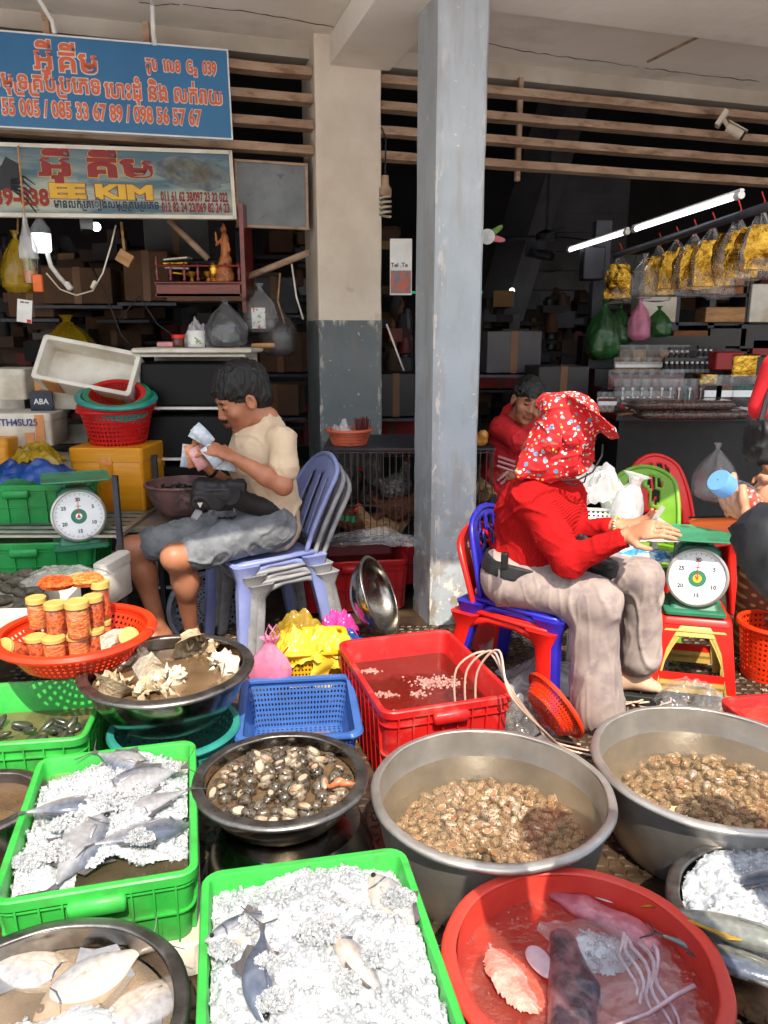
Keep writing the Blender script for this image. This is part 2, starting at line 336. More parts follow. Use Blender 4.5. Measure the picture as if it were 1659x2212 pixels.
def paint_col(name, base, base2, chip, under):
    m = mat(name, base, .62, col2=base2, scale=3.0, bump=.25, bscale=45, bdist=.004, rvar=.1)
    N, L, p = nodes(m); tc = N.new('ShaderNodeTexCoord'); last = p.inputs['Base Color'].links[0].from_socket; masks = []
    sep = N.new('ShaderNodeSeparateXYZ'); L.new(tc.outputs['Object'], sep.inputs[0])
    def thr(sc, lo, hi, st=(1, 1, 1), det=6):
        mp = N.new('ShaderNodeMapping'); mp.inputs['Scale'].default_value = st; L.new(tc.outputs['Object'], mp.inputs[0])
        n = N.new('ShaderNodeTexNoise'); n.inputs['Scale'].default_value = sc; n.inputs['Detail'].default_value = det; n.inputs['Roughness'].default_value = .65; L.new(mp.outputs[0], n.inputs['Vector'])
        r = N.new('ShaderNodeMapRange'); r.inputs[1].default_value = lo; r.inputs[2].default_value = hi; L.new(n.outputs['Fac'], r.inputs[0]); return r.outputs[0]
    def zf(a, b):
        r = N.new('ShaderNodeMapRange'); r.inputs[1].default_value = a; r.inputs[2].default_value = b; L.new(sep.outputs[2], r.inputs[0]); return r.outputs[0]
    def op(o, a, b):
        q = N.new('ShaderNodeMath'); q.operation = o; q.use_clamp = True
        for k, x in enumerate((a, b)):
            if isinstance(x, float): q.inputs[k].default_value = x
            else: L.new(x, q.inputs[k])
        return q.outputs[0]
    def mx(f, b):
        nonlocal last
        q = N.new('ShaderNodeMix'); q.data_type = 'RGBA'; L.new(f, q.inputs[0]); L.new(last, q.inputs[6]); q.inputs[7].default_value = (*b, 1); last = q.outputs[2]
    mx(op('MULTIPLY', thr(4, .5, .62, (3, 3, .5)), .35), under)                                   # long vertical weather streaks
    mx(op('MULTIPLY', thr(26, .66, .68), 1.), chip)                                               # small chips everywhere
    mx(op('MULTIPLY', thr(9, .56, .58), zf(1.0, .2)), chip)                                       # larger flakes near the ground
    mx(op('MULTIPLY', thr(6, .5, .56), zf(.75, .05)), under)
    ge = N.new('ShaderNodeNewGeometry'); pr_ = N.new('ShaderNodeMapRange'); pr_.inputs[1].default_value = .515; pr_.inputs[2].default_value = .55; L.new(ge.outputs['Pointiness'], pr_.inputs[0])
    mx(op('MULTIPLY', op('MULTIPLY', pr_.outputs[0], thr(9, .55, .6, (3, 3, .8))), zf(3.6, .9)), chip)
    L.new(last, p.inputs['Base Color']); return m
M['grey_paint'] = paint_col('grey_paint', S(176, 184, 190), S(160, 169, 175), S(222, 214, 202), S(150, 138, 124))
M['dark_paint'] = paint_col('dark_grey_paint', S(112, 120, 122), S(98, 106, 108), S(205, 198, 184), S(120, 116, 106))
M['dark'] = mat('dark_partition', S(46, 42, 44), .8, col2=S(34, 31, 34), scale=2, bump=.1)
M['darksteel'] = mat('dark_steel', S(62, 64, 74), .5, metal=.3, col2=S(45, 46, 54), scale=6)
M['white_pl'] = mat('white_plastic', S(232, 232, 230), .4, col2=S(205, 203, 198), scale=5)
M['green_c'] = mat('green_crate', S(62, 184, 74), .42, col2=S(46, 158, 60), scale=6, spec=.5, dirt=S(72, 92, 56), dscale=9, dlo=.5, dhi=.72, dirt_amt=.5, bump=.2, bscale=60, bdist=.003, rvar=.15)
M['dgreen_c'] = mat('dark_green_crate', S(38, 160, 78), .42, col2=S(30, 135, 66), scale=4, dirt=S(50, 70, 40), dscale=6, dlo=.55, dhi=.8, dirt_amt=.45, bump=.08)
M['red_c'] = mat('red_crate', S(208, 34, 30), .45, col2=S(182, 26, 26), scale=5, dirt=S(214, 110, 100), dscale=12, dlo=.52, dhi=.72, dirt_amt=.45, bump=.2, bscale=60, bdist=.003, rvar=.15)
M['red_d'] = mat('crimson_crate', S(176, 22, 30), .42, col2=S(150, 18, 26), scale=4, dirt=S(120, 50, 50), dscale=5, dirt_amt=.4, bump=.1)
M['blue_c'] = mat('blue_basket', S(66, 108, 176), .4, col2=S(54, 92, 158), scale=5, dirt=S(70, 70, 80), dscale=8, dlo=.6, dhi=.8, dirt_amt=.5)
M['yellow_c'] = mat('yellow_basket', S(232, 180, 30), .4)
M['orange_c'] = mat('orange_basket', S(236, 62, 22), .35, col2=S(220, 50, 18), scale=6)
M['orange_l'] = mat('faded_orange_basket', S(222, 110, 76), .45)
M['teal_c'] = mat('teal_basket', S(52, 146, 134), .4, col2=S(40, 126, 116))
M['gre_b'] = mat('green_basket', S(20, 130, 90), .4)
M['redb'] = mat('red_basket', S(200, 26, 28), .4)
M['white_b'] = mat('grey_white_basket', S(150, 158, 172), .45)
M['stain'] = mat('stainless_steel', S(172, 168, 160), .2, metal=1., col2=S(130, 126, 120), scale=5, rvar=.12, bump=.15, bscale=7, dirt=S(100, 84, 66), dscale=3.5, dlo=.5, dhi=.75, dirt_amt=.5)
M['stain_rim'] = mat('scuffed_steel_rim', S(150, 147, 142), .36, metal=.95, col2=S(110, 106, 102), scale=14, rvar=.12, bump=.3, bscale=90, bdist=.002)
M['alu'] = mat('cast_aluminium', S(206, 202, 195), .4, metal=.8, col2=S(176, 172, 164), scale=5, rvar=.12, bump=.25, bscale=110, bdist=.002, dirt=S(120, 108, 92), dscale=4, dlo=.5, dhi=.75, dirt_amt=.45)
M['redbasin'] = mat('red_basin_plastic', S(216, 66, 52), .38, col2=S(200, 56, 46), scale=4, dirt=S(235, 120, 100), dscale=5, dlo=.5, dhi=.8, dirt_amt=.3, bump=.1)
M['foam'] = mat('polystyrene', S(226, 222, 212), .8, col2=S(200, 190, 172), scale=5, dirt=S(150, 128, 96), dscale=4, dlo=.55, dhi=.75, dirt_amt=.5, bump=.5, bscale=90, bdist=.003)
M['foamy'] = mat('taped_yellow_foam', S(226, 156, 30), .35, col2=S(205, 132, 18), scale=3, stretch=(.3, .3, 6), bump=.2, bscale=20)
M['tape'] = mat('brown_tape', S(218, 138, 24), .25, col2=S(180, 100, 12), scale=5, coat=.4)
M['card'] = mat('cardboard', S(96, 66, 44), .85, col2=S(76, 52, 35), scale=3)
M['skin_m'] = mat('skin_tan', S(178, 122, 92), .48, col2=S(156, 98, 70), scale=6, sss=.12, bump=.12, bscale=160, bdist=.002, spec=.4)
M['skin_w'] = mat('skin_warm', S(198, 144, 112), .48, col2=S(176, 118, 88), scale=7, sss=.12, bump=.1, bscale=160, bdist=.002, spec=.4)
M['lip'] = mat('lips', S(140, 78, 66), .45, sss=.1)
M['hair'] = mat('black_hair', S(26, 23, 22), .38, col2=S(14, 12, 12), scale=60, stretch=(6, 6, 1), bump=.9, bscale=55, bdist=.006, spec=.5)
M['eyew'] = mat('eye_white', S(215, 208, 200), .3); M['eyeb'] = mat('eye_dark', S(30, 20, 16), .2)
M['black'] = mat('black_nylon', S(30, 30, 33), .6, col2=S(20, 20, 22), scale=20, bump=.3, bscale=160, bdist=.002)
M['blackpl'] = mat('black_plastic', S(24, 24, 26), .35)
M['wood_r'] = mat('red_lacquer_wood', S(120, 36, 28), .32, col2=S(86, 22, 20), scale=4, stretch=(1, 1, 6), coat=.3)
M['wood'] = mat('bare_wood', S(188, 144, 96), .7, col2=S(150, 108, 66), scale=6, stretch=(1, 1, 5))
M['gold'] = mat('gold_foil', S(222, 176, 70), .2, metal=1., col2=S(130, 88, 22), scale=9, bump=1., bscale=16, bdist=.02)
M['brass'] = mat('brass', S(222, 170, 70), .3, metal=1.)
M['scale_g'] = mat('scale_green_paint', S(48, 120, 90), .45, col2=S(38, 100, 74), scale=6, dirt=S(90, 60, 40), dscale=12, dlo=.6, dhi=.7, dirt_amt=.7)
M['scale_pan'] = mat('scale_pan_green', S(70, 150, 112), .5, col2=S(54, 128, 92), scale=8, dirt=S(70, 52, 40), dscale=10, dlo=.58, dhi=.7, dirt_amt=.6)
M['dial'] = mat('dial_white', S(232, 236, 238), .3, col2=S(215, 220, 224), coat=.5); M['ink'] = mat('black_print', S(30, 30, 34), .6); M['inkr'] = mat('red_print', S(214, 40, 34), .6)
M['emit'] = mat('lamp_tube', (1, 1, 1), .5, emit=(.92, .96, 1.0), estr=3.2)
M['emit2'] = mat('lamp_spot', (1, 1, 1), .5, emit=(.9, 1.0, .97), estr=5.0)
M['clear'] = film('clear_plastic', (.97, .97, .97), .13, (.75, .77, .78), .08, 1.0, .8, 22)
M['milky'] = film('milky_plastic', (.95, .95, .96), .42, (.82, .83, .85), .14, 1.0, .8, 18)
M['glassy'] = film('clear_jar', (.98, .98, .97), .02, (.8, .8, .8), .04, 1.2, .05, 10)
M['yfilm'] = film('yellow_bag_film', (1, .86, .1), .62, S(250, 208, 20), .16, .9, .7, 16)
M['pfilm'] = film('pink_bag_film', (1, .72, .84), .45, S(244, 150, 190), .16, .9, .7, 16)
M['bfilm'] = film('blue_bag_film', (.2, .4, .8), .7, S(34, 74, 150), .2, .9, .7, 16)
M['gfilm'] = film('green_bag_film', (.3, .6, .3), .6, S(50, 96, 52), .16, .8, .7, 16)
M['mufilm'] = film('magenta_bag_film', (.9, .3, .7), .7, S(220, 70, 160), .2, .8, .7, 16)
M['olfilm'] = film('olive_yellow_film', (.9, .75, .2), .6, S(170, 140, 30), .16, .9, .7, 14)
# ================================================================ the setting
def woven(name):
    """rusty steel chequer plate: raised lozenges in two directions"""
    m = mat(name, S(104, 84, 64), .4, metal=.2, col2=S(70, 55, 42), scale=4., dirt=S(38, 29, 23), dscale=3.2, dlo=.42, dhi=.6, dirt_amt=.8, rvar=.22, bump=.3, bscale=90, bdist=.002)
    return m
M['plate'] = woven('rusty_chequer_plate')
M['asphalt'] = mat('wet_dark_concrete', S(72, 64, 56), .5, col2=S(52, 46, 42), scale=4, rvar=.25, bump=.5, bscale=30, dirt=S(30, 26, 24), dscale=1.5, dirt_amt=.8)
g = MB(); g.grid(lambda u, v: (-60 + 120 * u, -60 + 120 * v, -.012), 8, 8); tag(g.build('ground', M['asphalt']), kind='structure')
M['bounce_street'] = mat('pale_bounce_concrete', S(232, 230, 226), .85, col2=S(216, 212, 206), scale=2, bump=.2)
g = MB(); g.grid(lambda u, v: (-14 + 28 * u, -14 + 14.55 * v, -.007), 6, 6); tag(g.build('bounce_street', M['bounce_street']), kind='structure')  # unseen pale street behind the camera, added to bounce sun onto the ceiling
# chequer plate paving: sheet plus raised lozenges, one structure
g = MB(); g.grid(lambda u, v: (-2.6 + 5.6 * u, .7 + 3.6 * v, -.004), 4, 4)
for i in range(96):
    for j in range(80):
        x = -1.75 + i * .042; y = .95 + j * .038
        if (i + j) % 2 == 0: a = R(38)
        else: a = R(-38)
        if abs(x - .25 * y) > .62 * y + .5: continue
        ca, sa = math.cos(a), math.sin(a); P_ = []
        for (lx, ly, z) in ((-.022, 0, -.003), (0, -.013, -.003), (.022, 0, -.003), (0, .013, -.003), (-.016, 0, .0025), (0, -.009, .0025), (.016, 0, .0025), (0, .009, .0025)):
            P_.append((x + lx * ca - ly * sa, y + lx * sa + ly * ca, z))
        g.add(P_, [(0, 1, 5, 4), (1, 2, 6, 5), (2, 3, 7, 6), (3, 0, 4, 7), (4, 5, 6, 7)])
tag(g.build('chequer_plate_floor', M['plate'], smooth=0), kind='structure')
def fbox(mb, u0, u1, v0, v1, z0, z1, m=0, b=0):
    """box in the facade frame"""
    Mx = Matrix(((FU.x, FV.x, 0, 0), (FU.y, FV.y, 0, 0), (0, 0, 1, 0), (0, 0, 0, 1)))
    return mb.box(((u0 + u1) / 2, (v0 + v1) / 2, (z0 + z1) / 2), (u1 - u0, v1 - v0, z1 - z0), m, Mx, b=b)
def uv(p): return (p.x * FU.x + p.y * FU.y, p.x * FV.x + p.y * FV.y)
MF = Matrix(((FU.x, FV.x, 0, 0), (FU.y, FV.y, 0, 0), (0, 0, 1, 0), (0, 0, 0, 1)))
# canopy ceiling and its beam (structure)
V0 = uv(W(760, 900, 5.02))[1]              # facade plane of the back pillar
CZ = 3.24
g = MB(); fbox(g, -7, 12, V0 - 1.9, V0 + .12, CZ, CZ + .15); tag(g.build('canopy_ceiling', M['ceiling']), kind='structure')
bx0 = uv(FP(742, 60, V0 - .15))[0]
def ceil_pt(px, py, z): return G(px, py, z)
cp = uv(W(775, 85, 4.95)); g = MB(); fbox(g, cp[0] - .16, cp[0] + .2, V0 - 1.9, V0 - .03, CZ - .16, CZ - .003); tag(g.build('ceiling_beam', M['ceiling']), kind='structure')
g = MB(); fbox(g, 1.4, 12, V0 - 1.9, V0 - .86, CZ - .1, CZ - .003); tag(g.build('canopy_edge_beam', M['ceiling']), kind='structure')
# fascia above the louvre, dark hall behind
g = MB(); fbox(g, -7, 12, V0 + .12, V0 + .3, CZ - .09, 4.4); tag(g.build('facade_lintel', M['plaster']), kind='structure')
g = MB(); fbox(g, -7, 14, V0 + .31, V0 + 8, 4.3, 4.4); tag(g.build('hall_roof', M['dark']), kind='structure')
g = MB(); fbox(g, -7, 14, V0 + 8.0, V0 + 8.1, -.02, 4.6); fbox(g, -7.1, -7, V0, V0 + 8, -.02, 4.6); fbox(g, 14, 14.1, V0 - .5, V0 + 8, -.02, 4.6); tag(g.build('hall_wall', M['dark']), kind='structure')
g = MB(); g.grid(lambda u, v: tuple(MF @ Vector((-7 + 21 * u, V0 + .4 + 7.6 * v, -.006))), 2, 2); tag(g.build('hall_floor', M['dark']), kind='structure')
# ---- front pillar
FC = G(930, 1352, 0); fu, fv = uv(FC)
def pillar(name, label, u0, u1, v0, v1, z1, ch, mats, split=None, chip=.0):
    t = thing(name, label, 'pillar', MF @ Vector(((u0 + u1) / 2, (v0 + v1) / 2, 0)), FA)
    def shaft(za, zb, gap=0.):
        X = (u1 - u0) / 2 - gap; Y = (v1 - v0) / 2 - gap; mb = MB(); n = 8; rings = []
        nz_ = max(2, int((zb - za) / .04))
        base = []
        q = ch
        pts = [(-X + q, -Y), (X - q * .5, -Y), (X, -Y + q * .5), (X, Y - q * .5), (X - q * .5, Y), (-X + q, Y), (-X, Y - q), (-X, -Y + q * .6)]
        dense = []
        for i in range(8):
            a, b = pts[i], pts[(i + 1) % 8]; L_ = math.hypot(b[0] - a[0], b[1] - a[1]); k = max(1, int(L_ / .035))
            for j in range(k): dense.append((a[0] + (b[0] - a[0]) * j / k, a[1] + (b[1] - a[1]) * j / k, j == 0 or j == k))
        for i in range(nz_ + 1):
            z = za + (zb - za) * i / nz_; ring = []
            for (x, y, e) in dense:
                n_ = noise.noise(Vector((x * 9, y * 9, z * 4 + u0))) * .003; k = 1 + n_ / .15
                if e and chip: k -= max(0, noise.noise(Vector((x * 40, y * 40, z * 13)))) * chip * max(0, 1 - z / 1.3) / .15
                ring.append((x * k, y * k, z))
            rings.append(ring)
        mb.loft(rings, 0, True, True); return mb
    if split is None: shaft(-.02, z1).build('shaft', mats[0], t, smooth=30)
    else:
        shaft(-.02, split).build('painted_base', mats[0], t, smooth=30); shaft(split, z1, .003).build('plaster_shaft', mats[1], t, smooth=30)
    return t
pillar('pillar', 'tall light grey pillar with flaking paint standing between the two sellers', fu - .0, fu + .255, fv, fv + .32, CZ + .2, .03, [M['grey_paint']], chip=.016)
bc = uv(W(757, 900, 5.02)); wz = W(757, 692, 5.02).z
pillar('pillar', 'square pillar cream above and dark grey below behind the chicken cage', bc[0] - .205, bc[0] + .205, V0 - .03, V0 + .37, CZ + .02, .012, [M['dark_paint'], M['cream']], split=wz, chip=.01)
# ---- louvre of four long bars each side
def louvre(label, u0, u1, rods):
    t = thing('louvre', label, 'louvre', MF @ Vector((u0, V0 + .06, 2.6)), FA)
    for z in (3.05, 2.905, 2.765, 2.625):
        m = MB(); n = max(2, int((u1 - u0) / .12)); rings = []
        for i in range(n + 1):
            u = (u1 - u0) * i / n; d = noise.noise(Vector((u * 3, z * 9, 1))) * .005; e = .004 * noise.noise(Vector((u * 14, z * 5, 3)))
            rings.append([(u, -.05 + e, z - 2.6 - .023 + d), (u, .05, z - 2.6 - .023 + d), (u, .05, z - 2.6 + .023 + d), (u, -.05 + e, z - 2.6 + .023 + d + e)])
        m.loft(rings, 0, True, True); m.build('slat', M['slat'], t, smooth=30)
    for r in rods:
        m = MB(); m.box((r - u0, .04, .25), (.03, .03, .62)); m.build('upright_rod', M['slat'], t)
louvre('four weathered concrete louvre bars left of the cream pillar', uv(W(-60, 300, 4.8))[0] - .6, bc[0] - .206, [])
rr = uv(FP(1122, 250, V0 + .1))[0]
louvre('four long weathered concrete louvre bars running right from the cream pillar', bc[0] + .206, 7.5, [rr, rr + 3.1])
# ---------------------------------------------------------------- awning over the left half of the canopy edge (its shade falls on the pillar)
M['awning'] = mat('awning_cloth', S(190, 196, 204), .8, trans=0.)
N_, L_, p_ = nodes(M['awning']); tl = N_.new('ShaderNodeBsdfTranslucent'); tl.inputs[0].default_value = (.86, .87, .9, 1); ms = N_.new('ShaderNodeMixShader'); ms.inputs[0].default_value = .85
L_.new(p_.outputs[0], ms.inputs[1]); L_.new(tl.outputs[0], ms.inputs[2]); L_.new(ms.outputs[0], [n for n in N_ if n.type == 'OUTPUT_MATERIAL'][0].inputs[0])
g = MB(); g.grid(lambda a, b: tuple(MF @ Vector((-5 + 13 * a, V0 - 1.92 - 1.1 * b, CZ + .05 - .52 * b - .05 * math.sin(a * 40) * b))), 80, 6)
aw = g.build('awning', M['awning'], smooth=180, solid=.004); tag(aw, 'pale cloth awning hung from the canopy edge', 'awning')
# ---------------------------------------------------------------- signs
def frame_on(p0, p1, p2):
    """matrix with x along p0->p1 and y toward p2 (lower edge to upper edge), origin p0"""
    x = (p1 - p0).normalized(); z = x.cross((p2 - p0).normalized()).normalized(); y = z.cross(x)
    m = Matrix((x, y, z)).transposed().to_4x4(); m.translation = p0; return m
M['signblue'] = mat('sign_blue', S(48, 112, 158), .5, col2=S(42, 102, 148), scale=2, dirt=S(60, 90, 110), dscale=3, dlo=.6, dhi=.8, dirt_amt=.5)
M['sign_o'] = mat('sign_orange', S(222, 106, 66), .5); M['sign_w'] = mat('sign_white', S(226, 214, 204), .5)
vs_ = V0 - .12
pA = FP(0, 272, vs_ - .02); pB = FP(500, 299, vs_ - .02); pT = FP(497, 111, vs_ - .02)
h_s = (pT - pB).length; ux = (pB - pA).normalized(); Lw = (pB - pA).length
z_ = Vector((0, 0, 1)); p0 = pB - ux * (Lw + 1.1); fr = frame_on(p0, pB, p0 + z_)
tot = Lw + 1.1
t = thing('shop_sign', 'large blue sign with orange lettering hung under the canopy', 'sign', p0)
def on(t, m): return matW(t).inverted() @ m
F0 = on(t, fr)
g = MB(); g.box((tot / 2, h_s / 2, -.02), (tot, h_s, .04), 0, F0); g.build('sign_board', M['signblue'], t)
g = MB()
for a in ((tot / 2, h_s + .004, -.02, tot, .008), (tot / 2, -.004, -.02, tot, .008), (tot + .004, h_s / 2, -.02, .008, h_s + .016)): g.box(a[:3], (a[3], a[4], .05), 0, F0)
g.build('sign_edge', M['white_pl'], t)
sc_ = Lw / 500.
def TX(x, y): return 1.1 + x * sc_      # photo column on the sign
def lines(spec, t, F, mo, mi, w1, w2):
    for (s_, x, x1, y, sz) in spec:
        text('lettering_outline', s_, t, F @ Matrix.Translation((x - w1 + w2, y, .001)), sz, mo, w1, fit=x1 - x + 2 * (w1 - w2))
        text('lettering', s_, t, F @ Matrix.Translation((x, y, .0035)), sz, mi, w2, fit=x1 - x)
H_ = h_s
lines([('អុី', TX(82, 0), TX(120, 0), H_ * .64, .15), ('គីម', TX(134, 0), TX(213, 0), H_ * .63, .15),
       ('តូប  េលខ  G₂  039', TX(318, 0), TX(474, 0), H_ * .72, .088),
       ('សមុ~ទ~គប់~បេភទ', TX(-22, 0), TX(215, 0), H_ * .41, .115), ('េបាះដុំ និង លក់រាយ', TX(224, 0), TX(483, 0), H_ * .385, .115),
       ('8 55 005 / 085 33 67 89 / 098 56 57 67', TX(-14, 0), TX(433, 0), H_ * .13, .108)], t, F0, M['sign_w'], M['sign_o'], .008, .0032)
# brackets and conduits between sign and ceiling
for k, (px, py, q) in enumerate(((118, 66, (-.09, -.22)), (335, 92, (.05, -.2)))):
    b = FP(px, py + 6, vs_ - .03); c = MB(); c.tube([b, b + Vector((0, -.02, .05)), b + Vector((q[0] * .5, -.1, CZ - b.z - .03)), b + Vector((q[0], q[1] - .12, CZ - b.z - .012))], .012, 8)
    o = c.build('conduit', M['white_pl'], world=False); tag(o, ['white conduit running from the ceiling to the left part of the blue sign', 'white conduit curving from the ceiling down behind the blue sign middle'][k], 'conduit')
    c = MB(); c.box((b.x - .05 + .0, b.y + .03, b.z + .04), (.035, .03, .16)); tag(c.build('sign_bracket', M['slat']), ['rusty bracket above the left part of the blue sign', 'rusty bracket above the middle of the blue sign'][k], 'bracket')
# second sign
def wavy(name):
    m = mat(name, S(168, 176, 160), .55, col2=S(70, 104, 116), scale=2.2, lo=.42, hi=.6, stretch=(.8, .8, 5), dirt=S(60, 56, 44), dscale=16, dlo=.58, dhi=.68, dirt_amt=.6)
    N, L, p = nodes(m); tc = N.new('ShaderNodeTexCoord'); sp_ = N.new('ShaderNodeSeparateXYZ'); L.new(tc.outputs['Object'], sp_.inputs[0]); last = p.inputs['Base Color'].links[0].from_socket
    r = N.new('ShaderNodeMapRange'); r.inputs[1].default_value = .16; r.inputs[2].default_value = .4; L.new(sp_.outputs[2], r.inputs[0]); q = N.new('ShaderNodeMix'); q.data_type = 'RGBA'
    L.new(r.outputs[0], q.inputs[0]); L.new(last, q.inputs[6]); q.inputs[7].default_value = (*S(58, 92, 112), 1); L.new(q.outputs[2], p.inputs['Base Color']); return m
M['wavy'] = wavy('sea_print')
qB = FP(507, 470, V0 - .05); qA = FP(0, 464, V0 - .05); qT = FP(503, 330, V0 - .05); hh = (qT - qB).length; Lw2 = (qB - qA).length; ux2 = (qB - qA).normalized(); p0 = qB - ux2 * (Lw2 + .5); tot = Lw2 + .5
t = thing('shop_sign', 'weathered sea picture sign with crab and oyster below the blue sign', 'sign', p0); F1 = on(t, frame_on(p0, qB, p0 + z_))
g = MB(); g.box((tot / 2, hh / 2, -.015), (tot, hh, .03), 0, F1); g.build('sign_board', M['wavy'], t)
g = MB()
for a in ((tot / 2, hh, tot, .02), (tot / 2, 0, tot, .02), (tot, hh / 2, .02, hh + .02)): g.box((a[0], a[1], -.012), (a[2], a[3], .045), 0, F1)
g.build('sign_edge', M['foam'], t)
s2 = Lw2 / 507.
def X2(x): return .5 + x * s2
M['maroon'] = mat('sign_maroon', S(140, 24, 28), .5); M['syel'] = mat('sign_yellow', S(222, 176, 50), .5); M['navy'] = mat('sign_navy', S(28, 40, 74), .5)
def Y2(y): return hh * (468 - y) / 140.
for s_, x, x1, y, sz, mo, mi, w1, w2 in (('អុី', 88, 156, 386, .15, 'syel', 'maroon', .0085, .006), ('គីម', 190, 330, 386, .15, 'syel', 'maroon', .0085, .006), ('EE KIM', 106, 326, 431, .1, 'maroon', 'syel', .009, .006),
        ('39-038', -8, 104, 447, .115, 'syel', 'maroon', .007, .005), ('មានលក់~េគឿងសមុ~ទ~គប់~បេភទ', 112, 336, 452, .062, 'foam', 'navy', .0018, .0016), ('011 61 62 38/097 23 22 022', 342, 494, 434, .07, 'foam', 'maroon', .002, .0024), ('012 82 24 23/069 82 24 23', 342, 496, 457, .07, 'foam', 'maroon', .002, .0024)):
    text('lettering_outline', s_, t, F1 @ Matrix.Translation((X2(x) - w1 + w2, Y2(y), .001)), sz, M[mo], w1, fit=(x1 - x) * s2 + 2 * (w1 - w2))
    text('lettering', s_, t, F1 @ Matrix.Translation((X2(x), Y2(y), .0035)), sz, M[mi], w2, fit=(x1 - x) * s2)
M['oyshell'] = mat('oyster_shell_print', S(120, 130, 130), .6, col2=S(70, 80, 84), scale=12); M['oyflesh'] = mat('oyster_flesh_print', S(120, 118, 100), .5, col2=S(60, 60, 54), scale=10); M['crab'] = mat('crab_print', S(34, 40, 48), .6)
def disc(cx, cy, rx, ry, z, n=28, jag=.0, ang=0., seed=0):
    return [(cx + math.cos(ang) * a - math.sin(ang) * b, cy + math.sin(ang) * a + math.cos(ang) * b) for a, b in ((rx * (1 + jag * noise.noise(Vector((k * .9, seed, 0)))) * math.cos(2 * PI * k / n), ry * (1 + jag * noise.noise(Vector((k * .9, seed, 5)))) * math.sin(2 * PI * k / n)) for k in range(n))]
g = MB(); g.poly(disc(X2(418), Y2(374), .21, .085, 0, jag=.35, ang=-.12), 0, .002, 0, F1); g.poly(disc(X2(410), Y2(372), .13, .055, 0, jag=.2, ang=-.12, seed=4), 0, .0035, 1, F1); g.poly(disc(X2(398), Y2(376), .06, .025, 0, jag=.2, ang=-.3, seed=9), 0, .0045, 0, F1)
g.build('oyster_picture', [M['oyshell'], M['oyflesh']], t, smooth=0)
g = MB(); g.poly(disc(X2(16), Y2(395), .1, .06, 0, jag=.3), 0, .002, 0, F1)
for k in range(5):
    a0 = Vector((X2(30), Y2(398 + k * 4), .002)); g.tube([a0, a0 + Vector((.07, .02 - .02 * k, 0)), a0 + Vector((.12, -.02 - .03 * k, 0))], [.008, .006, .002], 5, 0, M=F1)
g.tube([(X2(18), Y2(380), .002), (X2(30), Y2(362), .002), (X2(42), Y2(372), .002), (X2(50), Y2(388), .002)], [.02, .028, .03, .004], 6, 0, M=F1 @ Matrix.Diagonal((1, 1, .1, 1)))
g.build('crab_picture', M['crab'], t)
# grey panel beside the cream pillar
a = FP(514, 488, V0 + .05); b = FP(664, 494, V0 + .05); c = FP(514, 347, V0 + .05); t = thing('notice_board', 'blank dusty grey board in a thin frame left of the cream pillar', 'board', a); Fb = on(t, frame_on(a, b, a + z_)); w_ = (b - a).length; h_ = (c - a).length
M['dusty'] = mat('dusty_grey_board', S(124, 130, 134), .6, col2=S(104, 110, 114), scale=6, dirt=S(70, 70, 70), dscale=14, dlo=.6, dhi=.7)
g = MB(); g.box((w_ / 2, h_ / 2, -.01), (w_, h_, .02), 0, Fb); g.build('panel', M['dusty'], t)
g = MB()
for q in ((w_ / 2, h_, w_ + .02, .014), (w_ / 2, 0, w_ + .02, .014), (0, h_ / 2, .014, h_), (w_, h_ / 2, .014, h_)): g.box((q[0], q[1], -.008), (q[2], q[3], .035), 0, Fb)
g.build('frame', M['slat'], t)
# ceiling cracks and joint ribs are real thin ridges on the ceiling
g = MB()
a, b = G(1400, 132, CZ), G(1610, 28, CZ); a.z = b.z = CZ - .003; g.tube([a, (a + b) / 2, b], .014, 6, flat=.5)
tag(g.build('ceiling_joint', M['slat']), kind='structure')
g = MB()
for ln in ([(395, 8), (560, 28), (700, 55), (830, 80)], [(1040, 90), (1130, 110), (1260, 128), (1395, 146)], [(1395, 146), (1500, 160), (1659, 178)], [(300, 4), (340, 10), (395, 8)]):
    pts = []
    for (x0, y0), (x1, y1) in zip(ln, ln[1:]):
        for k in range(8):
            f = k / 8; q = G(x0 + (x1 - x0) * f, y0 + (y1 - y0) * f + U(-1.5, 1.5), CZ); q.z = CZ - .0015; pts.append(q)
    g.tube(pts, [U(.002, .006) for _ in pts], 4, flat=.4)
tag(g.build('ceiling_cracks', M['dark']), kind='structure')
